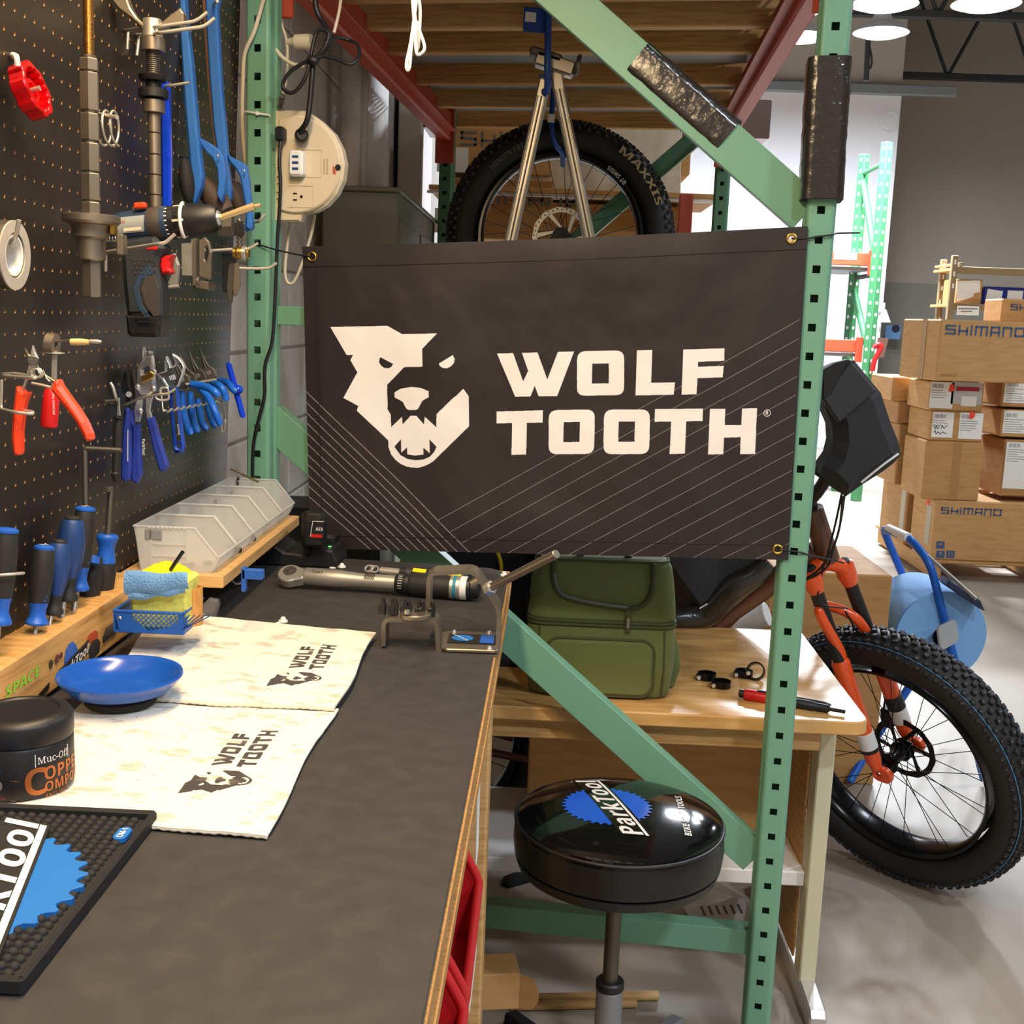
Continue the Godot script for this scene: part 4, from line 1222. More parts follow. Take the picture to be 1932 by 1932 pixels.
func torque_wrenches() -> void:
	var h := 0.021
	var a := Vector3(-.4136,1.051,-1.921)
	var b := Vector3(-.0888,1.051,-1.8789)
	var f := frame(a, b - a, Vector3.UP)
	var px := a.distance_to(b) / 355.0
	var t := thing("torque_wrench", "large silver torque wrench with a black grip, lying across the far end of the bench", "torque wrench", a)
	var at := func(x: float) -> Vector3: return f.origin + f.basis.x * (x - 556.0) * px
	obj("head", MB.new().prism(circle(Vector2.ZERO, 0.0205, 32).filter(func(p): return p.x < 0.012) + [Vector2(0.012,-.0165), Vector2(0.026,-.012), Vector2(0.026,.012), Vector2(0.012,.0165)], Transform3D(Basis(f.basis.x, -f.basis.z, f.basis.y).rotated(f.basis.x, 0.55), at.call(549.0) - f.basis.y * 0.008), 0.018, 0.002), mats.steel, t)
	var hc: Vector3 = at.call(549.0)
	var hn := f.basis.y.rotated(f.basis.x, 0.55)
	obj("ratchet_ring", MB.new().cyl(hc + hn * 0.009, hc + hn * 0.0115, 0.012, -1, 28, 0.0006), mats.dark_steel, t)
	obj("drive_button", MB.new().cyl(hc + hn * 0.0115, hc + hn * 0.013, 0.006, -1, 4, 0.0006, true), mats.dark_steel, t)
	obj("shaft", MB.new().lathe([Vector2(0,0), Vector2(0.0145,0), Vector2(0.0155,.003), Vector2(0.0155, 58 * px), Vector2(0.0145, 75 * px), Vector2(0.0125, 108 * px), Vector2(0.013, 180 * px), Vector2(0, 180 * px)], at.call(577.0), f.basis.x, 28), mats.steel, t)
	obj("scale_collar", MB.new().lathe([Vector2(0,0), Vector2(0.0148,0), Vector2(0.016,.002), Vector2(0.016,.016), Vector2(0.0178,.018), Vector2(0.0178,.024), Vector2(0.015,.026), Vector2(0,.026)], at.call(750.0), f.basis.x, 28), mats.black_plastic, t)
	for k in 7: obj("scale_mark", MB.new().box(at.call(751.5) + (f.basis.y * 0.0152).rotated(f.basis.x, 0.2 + 0.28 * k) + f.basis.x * 0.008, Vector3(0.007,.0016,.0008), Basis(f.basis.x, 0.2 + 0.28 * k) * f.basis), mats.white_paint, t)
	obj("grip", MB.new().lathe([Vector2(0,0), Vector2(0.0165,0), Vector2(0.019,.006), Vector2(0.0192, 84 * px), Vector2(0, 84 * px)], at.call(777.0), f.basis.x, 32), mats.black_grip, t)
	obj("steel_band", MB.new().cyl(at.call(853.0), at.call(872.0), 0.0198, -1, 32, 0.0005), mats.steel, t)
	obj("teal_band", MB.new().cyl(at.call(859.0), at.call(865.0), 0.02, -1, 32), mat("teal_ink", hx("1d7f96"), 0.5), t)
	obj("white_band", MB.new().cyl(at.call(872.0), at.call(884.0), 0.0199, -1, 32, 0.0005), mats.white_paint, t)
	obj("end_knob", MB.new().lathe([Vector2(0,0), Vector2(0.0195,0), Vector2(0.0195, 6 * px), Vector2(0.0165, 8 * px), Vector2(0.0165, 18 * px), Vector2(0.013, 22 * px), Vector2(0, 22 * px)], at.call(884.0), f.basis.x, 24), mats.black_plastic, t)
	var lt := MB.new()
	var sd := (f.basis.z * 0.6 + f.basis.y * 0.8).normalized()
	lt.letters(words("Tool", 0.0075, true), func(p: Vector2) -> Vector3: return at.call(592.0) + f.basis.x * p.x + sd * 0.0157 + f.basis.x.cross(sd) * -(p.y - 0.004), func(_p: Vector2) -> Vector3: return sd)
	obj("lettering", lt, mats.dark_steel, t)
	var wl := MB.new()
	for k in 9: wl.box(at.call(693.0 + k * 2.2) + sd * 0.0128, Vector3(0.0012,.0004,.012), frame(Vector3.ZERO, f.basis.x, sd).basis)
	obj("scale_label", wl, mats.black_plastic, t)
	var a2 := Vector3(-.2845,1.06,-1.948)
	var b2 := Vector3(-.0992,1.06,-1.9011)
	var g := frame(a2, b2 - a2, Vector3.UP)
	var q := a2.distance_to(b2) / 198.0
	var at2 := func(x: float) -> Vector3: return g.origin + g.basis.x * (x - 702.0) * q
	var s := thing("torque_wrench", "small silver torque wrench with yellow labels on its black grip, behind the large one", "torque wrench", a2)
	var hh := frame(Vector3.ZERO, g.basis.x, g.basis.y).basis.rotated(g.basis.x, -PI / 2 + 0.75)
	obj("head", MB.new().prism(rrect(28 * q, 0.017, 0.008), Transform3D(hh, a2 - hh.z * 0.006), 0.012, 0.0015, [circle(Vector2(-.006,0), 0.0042, 14), circle(Vector2(0.007,0), 0.0042, 14)]), mats.steel, s)
	obj("shaft", MB.new().cyl(at2.call(718.0), at2.call(760.0), 0.0078, -1, 20, 0.001), mats.steel, s)
	obj("collar", MB.new().cyl(at2.call(758.0), at2.call(774.0), 0.013, -1, 22, 0.001), mats.black_plastic, s)
	obj("grip", MB.new().lathe([Vector2(0,0), Vector2(0.0135,0), Vector2(0.0135,.004), Vector2(0.0105,.01), Vector2(0.0135,.02), Vector2(0.0138, 110 * q), Vector2(0.012, 116 * q), Vector2(0, 116 * q)], at2.call(770.0), g.basis.x, 24), mats.black_grip, s)
	var yl := mat("yellow_label", hx("f2d200"), 0.5)
	var up := (g.basis.y * 0.75 + g.basis.z * 0.65).normalized()
	for e in [[783, 808], [815, 835], [850, 874]]: obj("yellow_label", MB.new().box(at2.call((e[0] + e[1]) / 2.0) + up * 0.0134, Vector3((e[1] - e[0]) * q, 0.0012, 0.008), frame(Vector3.ZERO, g.basis.x, up).basis, 0.0004), yl, s)

func charger() -> void:
	var c := Vector3(-.4479,1.03,-2.0985)
	c.z -= 0.04
	var t := thing("battery_charger", "black battery charger with a tiny green light, in the far corner of the bench", "charger", c)
	var b := MB.new()
	b.prism([Vector2(-.085,0), Vector2(0.068,0), Vector2(0.068,.012), Vector2(0.06,.032), Vector2(0.022,.04), Vector2(0.012,.022), Vector2(-.03,.026), Vector2(-.06,.045), Vector2(-.085,.03)], Transform3D(Basis(), c + Vector3(0.01,0,-.055)), 0.11, 0.004)
	obj("case", b, mats.black_plastic, t)
	obj("cradle", MB.new().box(c + Vector3(0.032,.036,-.03), Vector3(0.062,.03,.06), Basis(), 0.006), mats.black_plastic, t)
	obj("red_trim", MB.new().box(c + Vector3(-.055,.047,-.04), Vector3(0.03,.004,.05), Basis(Vector3.BACK, -0.3), 0.001), mats.red_handle, t)
	var g := mat("green_led", hx("58d060"), 0.4)
	g.emission_enabled = true
	g.emission = hx("58d060")
	g.emission_energy_multiplier = 1.0
	obj("indicator_lamp", MB.new().box(c + Vector3(0.06,.036,.03), Vector3(0.006,.002,.002)), g, t)
	var p := Vector3(-.4097,1.0757,-2.07)
	var q := Vector3(p.x, p.y, p.z)
	var s := thing("tool_battery", "black slide-in tool battery marked 12V standing in the charger before the banner", "battery", q)
	obj("pack", MB.new().prism(rrect(0.044, 0.04, 0.014), Transform3D(Basis(Vector3.RIGHT, Vector3.FORWARD, Vector3.UP), q), 0.062, 0.004), mats.black_plastic, s)
	obj("cap", MB.new().prism(rrect(0.046, 0.042, 0.015), Transform3D(Basis(Vector3.RIGHT, Vector3.FORWARD, Vector3.UP), q + Vector3(0,.04,0)), 0.02, 0.005), mats.black_rubber, s)
	var fz := q.z + 0.0205
	obj("label_plate", MB.new().box(Vector3(q.x + 0.01, q.y + 0.032, fz), Vector3(0.022,.03,.001)), mats.black_plastic, s)
	var e := MB.new()
	e.letters(words("12V", 0.006), func(k: Vector2) -> Vector3: return Vector3(q.x + 0.02 - k.x, q.y + 0.037 - k.y, fz + 0.0008), func(_k: Vector2) -> Vector3: return Vector3.BACK)
	obj("lettering", e, mats.white_paint, s)
	obj("label_edge", MB.new().letters(strokes([[Vector2(0,0), Vector2(-.004,-.028)], [Vector2(0,0), Vector2(0.02,0)]], 0.001), func(k: Vector2) -> Vector3: return Vector3(q.x + 0.001 + k.x, q.y + 0.048 + k.y, fz + 0.0008), func(_k: Vector2) -> Vector3: return Vector3.BACK), mats.white_paint, s)
	obj("red_stripe", MB.new().box(Vector3(q.x + 0.008, q.y + 0.021, fz + 0.0006), Vector3(0.02,.006,.0006)), mats.red_handle, s)


func hook(path: Array, label: String, r := 0.0024) -> Node3D:  # a bent wire peg
	return single("peg_hook", MB.new().tube(bend(path, 0.008), r, 8), mats.wire, label, "hook", path[0], "wire hooks on the pegboard")

func zprism(poly: Array, z: float, th: float, bev := 0.001, holes := [], smooth := false) -> MB:  # outline in an upright plane square to the bench's length, thickness towards the camera
	return MB.new().prism(poly, Transform3D(Basis(), Vector3(0, 0, z - th / 2)), th, bev, holes, smooth)

func pegboard() -> void:
	var o: Vector3 = Vector3(-.6147,1.487,-1.3103)
	var up: Vector3 = Vector3(.0325,.9995,0)
	var n: Vector3 = Vector3(.9995,-.0325,0)
	var U := 0.0254
	var at := func(c: float, r: float, d: float) -> Vector3: return o + Vector3(0, 0, -U * c) - up * (U * r) + n * d
	var t := thing("pegboard", "black pegboard with rows of small drilled holes, mounted along the wall over the bench", "pegboard", at.call(16, 15, 0))
	var face := MB.new()
	var walls := MB.new()
	var hr := 0.105
	for c in range(-7, 38):
		for r in range(-25, 16):
			var ring := []
			for k in 8: ring.append(Vector2.from_angle(TAU * (k + 0.5) / 8) * hr)
			var sq := [Vector2(0.5,.207), Vector2(0.207,.5), Vector2(-.207,.5), Vector2(-.5,.207), Vector2(-.5,-.207), Vector2(-.207,-.5), Vector2(0.207,-.5), Vector2(0.5,-.207)]
			for k in 8:
				var a: Vector2 = sq[k]
				var b: Vector2 = sq[(k + 1) % 8]
				var p: Vector2 = ring[k]
				var q: Vector2 = ring[(k + 1) % 8]
				var A: Vector3 = at.call(c + a.x, r + a.y, 0)
				var Bq: Vector3 = at.call(c + b.x, r + b.y, 0)
				var P: Vector3 = at.call(c + p.x, r + p.y, 0)
				var Q: Vector3 = at.call(c + q.x, r + q.y, 0)
				face.tri(A, Bq, Q, n, n, n); face.tri(A, Q, P, n, n, n)
				if k % 2 == 0: face.tri(A, at.call(c + signf(a.x) * 0.5, r + signf(a.y) * 0.5, 0), Bq, n, n, n)
				walls.quad(P, Q, at.call(c + q.x, r + q.y, -0.005), at.call(c + p.x, r + p.y, -0.005), at.call(c, r, 0) - P)
	mat("peg_black", hx("25211e"), 0.4)
	obj("face", face, mats.peg_black, t)
	obj("hole_rim", walls, mat("raw_hardboard", hx("a98458"), 0.8), t).set_meta("kind", "stuff")
	var mid: Vector3 = at.call(15, -5, -0.02)
	obj("backing", MB.new().box(mid, Vector3(0.004, 41 * U, 45 * U), frame(Vector3.ZERO, n, up).basis), mats.black_plastic, t)
	obj("edge_strip", MB.new().box(at.call(37.45, -5, -0.011), Vector3(0.022, 41 * U, 0.004), frame(Vector3.ZERO, n, up).basis), mats.peg_black, t)
	ledge()
	hung_tools()
	saws_and_drill()
	pliers()
	drivers()
	bins_and_basket()

func ledge() -> void:
	var t := thing("tool_ledge", "pine timber ledge along the foot of the pegboard, stuck with small stickers", "ledge", Vector3(-0.6, BENCH, -1.2))
	var zl := -1.665
	obj("timber", MB.new().box(Vector3(-0.6105, BENCH + 0.04, (0.1 + zl) / 2), Vector3(0.0685, 0.07, 0.1 - zl), Basis(), 0.003), mats.lumber0, t)
	var xf := -0.5755
	var fr := Transform3D(Basis(Vector3.FORWARD, Vector3.UP, Vector3.RIGHT), Vector3(xf, 0, 0))
	var add := func(nm: String, poly: Array, m: Material, label: String) -> void:
		obj(nm, MB.new().prism(poly, fr, 0.0006), m, t, label)
	add.call("sticker", pv([1.4767,1.0594,1.4885,1.0686,1.5253,1.0684,1.5286,1.0561,1.5185,1.0521,1.4762,1.0514]), mats.black_plastic, "black square sticker")
	add.call("sticker", pv([1.4215,1.0706,1.4306,1.0759,1.4519,1.0757,1.4607,1.0704,1.4585,1.0637,1.4405,1.0638,1.4247,1.0655]), mat("sticker_rust", hx("a8401e"), 0.5), "rust oval sticker")
	add.call("sticker", pv([1.4276,1.0561,1.4405,1.0638,1.4584,1.0623,1.4671,1.0548,1.4628,1.0436,1.4462,1.0398,1.4303,1.0418]), mats.black_grip, "dark oval sticker")
	add.call("sticker", pv([1.326,1.0765,1.3323,1.0787,1.3366,1.0747,1.3347,1.0686,1.327,1.0683,1.3243,1.0731]), mat("sticker_plum", hx("5c2230"), 0.5), "small plum sticker")
	add.call("sticker", pv([1.3079,1.0754,1.314,1.0775,1.3198,1.0738,1.3164,1.0676,1.3103,1.0668]), mats.black_plastic, "small dark sticker")
	add.call("sticker", pv([1.3383,1.0756,1.3431,1.0781,1.3476,1.0755,1.3457,1.0706,1.3395,1.0705]), mats.sticker_plum, "tiny plum sticker")
	var g0 := Vector2(1.3722,1.0613)
	add.call("sticker", gear_loop(g0, 0.0205, 24, 0.001), mats.blue_handle, "blue gear sticker")
	var wp := MB.new()
	var a := Vector2(1.333,1.043)
	var b := Vector2(1.4206,1.0546)
	var wt := words("ParkTool", 0.011)
	var wl := spread(wt).x
	var d: Vector2 = (b - a) / wl
	var lay := func(p: Vector2) -> Vector3:
		var q: Vector2 = a + d * p.x + Vector2(0.25 * p.y, p.y * 1.15)
		return fr * Vector3(q.x, q.y, 0.0022)
	var bq := []
	for p in [Vector2(-.001,-.002), Vector2(wl + 0.002, -0.002), Vector2(wl + 0.002, 0.013), Vector2(-.001,.013)]:
		var w: Vector3 = lay.call(p)
		bq.append(Vector2(-w.z, w.y))
	obj("sticker_bar", MB.new().prism(bq, Transform3D(fr.basis, fr.origin + Vector3(0.0006,0,0)), 0.0008), mats.black_plastic, t)
	wp.letters(wt, lay, func(_p: Vector2) -> Vector3: return Vector3.RIGHT)
	obj("lettering", wp, mats.white_paint, t)
	var gm := mat("lime_ink", hx("86d13c"), 0.5)
	var gt := words("SPACE", 0.0125)
	var ga := Vector2(1.1956,1.0686)
	var gb := Vector2(1.2812,1.0681)
	var gd: Vector2 = (gb - ga) / spread(gt).x
	obj("lettering", MB.new().letters(gt, func(p: Vector2) -> Vector3:
		var q: Vector2 = ga + gd * p.x + Vector2(0.2 * p.y, p.y)
		return fr * Vector3(q.x, q.y, 0.0008), func(_p: Vector2) -> Vector3: return Vector3.RIGHT), gm, t)
	add.call("sticker", pv([1.2768,1.0457,1.3077,1.0512,1.3058,1.0446,1.2879,1.0407]), mats.black_plastic, "black strip sticker")

func lathe_px(pts: Array, a: Vector3, b: Vector3, k := 24) -> MB:  # pts: [fraction from a to b, radius]
	var l := a.distance_to(b)
	return MB.new().lathe(pts.map(func(p): return Vector2(p[1], p[0] * l)), a, b - a, k)

func hung_tools() -> void:
	var n: Vector3 = Vector3(.9995,-.0325,0)
	var c := Vector3(-.5789,1.7268,-1.3118)
	var t := thing("lockring_tool", "red anodised scalloped lockring wrench hung on a white peg", "tool", c)
	var ax := (n + Vector3(0,.34,.02)).normalized()
	var f := frame(c, Vector3.UP, Vector3.FORWARD)
	f = Transform3D(Basis(ax.cross(Vector3.UP).normalized() * -1.0, ax.cross(Vector3.UP).normalized().cross(ax), ax), c - ax * 0.008)
	f.basis = Basis(f.basis.z.cross(Vector3.UP).normalized(), Vector3.ZERO, f.basis.z)
	f.basis.y = f.basis.z.cross(f.basis.x)
	var rim := []
	for k in 96:
		var a := TAU * k / 96
		rim.append(Vector2.from_angle(a) * (0.0298 + 0.0012 * clampf(cos(a * 8) * 2.5, -1, 1)))
	var inner := []
	for k in 96:
		var a := TAU * k / 96
		inner.append(Vector2.from_angle(a) * (0.0228 + (0.0012 if k % 6 < 3 else -0.0008)))
	obj("ring", MB.new().prism(rim, f, 0.018, 0.0012, [inner]), mat("red_anodised", hx("d90f18"), 0.25, 0.6), t)
	obj("web", MB.new().prism(circle(Vector2.ZERO, 0.0232, 40), Transform3D(f.basis, f * Vector3(0,0,.002)), 0.004, 0.0005), mats.red_anodised, t)
	obj("hub", MB.new().pipe(f * Vector3(0,0,.004), f * Vector3(0,0,.012), 0.013, 0.0085, 32), mats.red_anodised, t)
	obj("bolt", MB.new().cyl(f * Vector3(0,0,.002), f * Vector3(0,0,.02), 0.003, -1, 12), mats.steel, t)
	hook([Vector3(-.6095,1.7686,-1.3405), Vector3(-.5858,1.7593,-1.2884), Vector3(-.5759,1.7557,-1.2754), Vector3(-.5762,1.7465,-1.2779)], "white coated wire peg above the red lockring tool", 0.0032).set_surface_override_material(0, mats.white_paint)
	c = Vector3(-.5827,1.547,-1.242)
	t = thing("tape_roll", "roll of pale tape with a dark cover hung edge-on at the near end of the pegboard", "tape", c)
	ax = n
	obj("roll", MB.new().pipe(c - ax * 0.012, c + ax * 0.012, 0.036, 0.021, 40), mats.dark_steel, t)
	obj("core", MB.new().pipe(c - ax * 0.0125, c + ax * 0.0125, 0.022, 0.0195, 40), mats.white_paint, t)
	obj("side_cover", MB.new().pipe(c + ax * 0.0122, c + ax * 0.014, 0.0365, 0.024, 40), mat("grey_card", hx("a8a29a"), 0.7), t)
	hook([Vector3(-.6165,1.556,-1.3208), Vector3(-.5824,1.5582,-1.2606), Vector3(-.5571,1.5656,-1.2187), Vector3(-.5516,1.5817,-1.2152)], "bent wire peg through the tape roll")
	mat("brass_steel", hx("c9a878"), 0.3, 1.0)
	var z := -1.40
	var A := func(px: float, py: float) -> Vector3: return Vector3.ZERO
	var top := Vector3(-.5457,1.8626,-1.4)
	var bot := Vector3(-.5492,1.5068,-1.4)
	var l := top.distance_to(bot)
	t = thing("facing_tool", "long steel hex tool in nut sections with threaded rod above and a flanged cup, hung upright", "tool", bot)
	var dr := bot - top
	var on := func(py: float) -> Vector3: return top + dr * ((py + 30.0) / 590.0)
	var th := []
	var k := 0
	while k < 56:
		th.append(Vector2(0.0055, k * 0.0015)); th.append(Vector2(0.0066, k * 0.0015 + 0.00075)); k += 1
	th.append(Vector2(0, 56 * 0.0015))
	obj("threaded_rod", MB.new().lathe(th, top, dr, 14), mats.brass_steel, t)
	for e in [[106, 129, 1.0], [132, 203, 1.0], [208, 259, 1.0], [264, 317, 1.0], [321, 372, 1.0], [376, 402, 1.0], [484, 560, 1.0]]:
		var a: Vector3 = on.call(float(e[0]))
		var b: Vector3 = on.call(float(e[1]))
		obj("hex_section", MB.new().cyl(a, b, 0.0112, -1, 6, 0.001, true, Vector3(0.25,0,1)), mats.brown_steel, t)
	obj("core_rod", MB.new().cyl(on.call(100.0), on.call(500.0), 0.0085), mats.dark_steel, t)
	obj("flange", MB.new().lathe([Vector2(0,0), Vector2(0.03,0), Vector2(0.0335,.001), Vector2(0.0335,.008), Vector2(0.031,.011), Vector2(0.024,.0125), Vector2(0.0215,.02), Vector2(0.0215,.026), Vector2(0.017,.029), Vector2(0.0165,.033), Vector2(0.0165,.052), Vector2(0.015,.0535), Vector2(0,.0535)], on.call(400.0), dr, 40), mats.brown_steel, t)
	obj("flat_key", MB.new().box(Vector3(-.5216,1.5919,-1.4), Vector3(0.006,.022,.012), Basis(), 0.001), mats.brass, t)
	obj("set_block", MB.new().box(Vector3(-.5118,1.5693,-1.4), Vector3(0.0075,.024,.016), Basis(), 0.001), mats.brown_steel, t)
	obj("spring", MB.new().tube(range(49).map(func(i): return Vector3(-.5334,1.576,-1.4) + Vector3(0.0005 * i, 0.0032 * cos(i * 0.9), 0.0032 * sin(i * 0.9))), 0.0006, 5), mats.steel, t)
	hook([Vector3(-.6161,1.5677,-1.6157), Vector3(-.5821,1.5657,-1.5342), Vector3(-.4836,1.5747,-1.45), Vector3(-.4757,1.5763,-1.45), Vector3(-.4636,1.587,-1.45)], "long straight wire peg passing under the cordless drill")
	hook([Vector3(-.6122,1.564,-1.6112), Vector3(-.6022,1.5622,-1.585), Vector3(-.6029,1.5425,-1.5855)], "short leg of wire bracket below the flanged cup")
	c = Vector3(-.5572,1.7156,-1.486)
	var sp := []
	for i in 61: sp.append(c + Vector3(-0.012 + 0.0004 * i, 0.021 * cos(TAU * i / 24.0), 0.021 * sin(TAU * i / 24.0)))
	single("coil_spring", MB.new().tube(sp, 0.0016, 7), mats.wire, "loose coil of spring wire hung on a peg beside the hex tool", "spring", c)
	hook([Vector3(-.6102,1.7484,-1.5846), Vector3(-.5667,1.7318,-1.4855), Vector3(-.532,1.7233,-1.4472)], "straight wire peg through the coil of spring wire")
	t = thing("headset_press", "steel press tool with a two-bladed wing handle, black discs and grooved shaft, hung upright", "tool", Vector3(-.5455,1.6368,-1.62))
	var on2 := func(px: float, py: float) -> Vector3: return Vector3(-.5454,1.8887,-1.62).lerp(Vector3(-.5448,1.6332,-1.62), (py - 20.0) / 370.0)
	var ud: Vector3 = on2.call(0.0, 20.0) - on2.call(0.0, 390.0)
	var seg := func(nm: String, y0: float, y1: float, r0: float, r1: float, m: Material) -> void: obj(nm, MB.new().cyl(on2.call(0.0, y0), on2.call(0.0, y1), r0, r1, 24, 0.0008), m, t)
	seg.call("hub", 36.0, 70.0, 0.0125, 0.014, mats.steel)
	seg.call("collar", 71.0, 96.0, 0.0165, 0.0165, mats.brown_steel)
	seg.call("thread", 94.0, 145.0, 0.008, 0.008, mats.dark_steel)
	for i in 12: obj("thread_turn", MB.new().torus(on2.call(0.0, 98.0 + i * 3.8), ud, 0.008, 0.0011, 20, 6), mats.dark_steel, t)
	seg.call("black_disc", 140.0, 151.0, 0.02, 0.018, mats.black_plastic)
	seg.call("nut", 151.0, 166.0, 0.01, 0.01, mats.black_plastic)
	seg.call("black_disc", 166.0, 183.0, 0.02, 0.02, mats.black_plastic)
	seg.call("sleeve", 186.0, 211.0, 0.0148, 0.0148, mats.brown_steel)
	for e in [[211, 248], [250, 289], [291, 328], [330, 367], [369, 392]]: seg.call("shaft_section", float(e[0]), float(e[1]), 0.0082, 0.0082, mats.brown_steel)
	seg.call("shaft_core", 200.0, 390.0, 0.0062, 0.0062, mats.dark_steel)
	obj("wing", zprism(pv([-.5522,1.8669,-.5635,1.8774,-.5719,1.8892,-.5774,1.9038,-.5931,1.906,-.5961,1.8979,-.5877,1.8874,-.5707,1.8758,-.5565,1.8641]), -1.62, 0.02, 0.002), mats.brown_steel, t)
	obj("wing", zprism(pv([-.5364,1.8674,-.5204,1.8807,-.5053,1.8912,-.5003,1.8846,-.5005,1.8711,-.5055,1.8669,-.5234,1.8691,-.535,1.862]), -1.62, 0.02, 0.002), mats.brown_steel, t)
	hook([Vector3(-.6061,1.8751,-1.6794), Vector3(-.5922,1.8706,-1.6553), Vector3(-.5297,1.8642,-1.6), Vector3(-.4801,1.8723,-1.6), Vector3(-.4651,1.884,-1.6)], "upper prong of the double wire peg under the wing handle")
	hook([Vector3(-.6059,1.8807,-1.7276), Vector3(-.5921,1.875,-1.7011), Vector3(-.5232,1.8517,-1.58), Vector3(-.4629,1.8614,-1.58), Vector3(-.4496,1.8723,-1.58)], "lower prong of the double wire peg under the wing handle")
	for q in [[Vector3(-.6021,1.8758,-1.6849), Vector3(-.5942,1.8702,-1.6629), Vector3(-.595,1.847,-1.6618)], [Vector3(-.6019,1.8797,-1.7293), Vector3(-.5941,1.8734,-1.7069), Vector3(-.595,1.8467,-1.6994)]]:
		hook(q, "short wire leg of the double peg, %s" % ("nearer the hex tool" if q[0].z > -1.66 else "nearer the wing handle"))
	t = thing("blue_lever", "slim glossy blue steel bar hung behind the press tool", "tool", Vector3(-.5823,1.6547,-1.78))
	obj("bar", zprism(pv([-.5865,1.823,-.5833,1.8276,-.5777,1.8278,-.5746,1.8234,-.5727,1.7169,-.5744,1.6394,-.5866,1.639,-.5871,1.7165]), -1.78, 0.014, 0.003), mat("gloss_blue", hx("1340d8"), 0.15), t)
	obj("red_grip", MB.new().cyl(Vector3(-.6132,1.7724,-1.8), Vector3(-.6143,1.7042,-1.8), 0.006, -1, 14, 0.002), mats.red_handle, t)
	obj("steel_rod", MB.new().cyl(Vector3(-.6159,1.7041,-1.8), Vector3(-.6209,1.6459,-1.8), 0.0035, -1, 10), mats.steel, t)
	hook([Vector3(-.6077,1.8239,-1.8123), Vector3(-.5697,1.8182,-1.76), Vector3(-.539,1.8237,-1.76)], "straight wire peg over the slim blue bar", 0.0022)

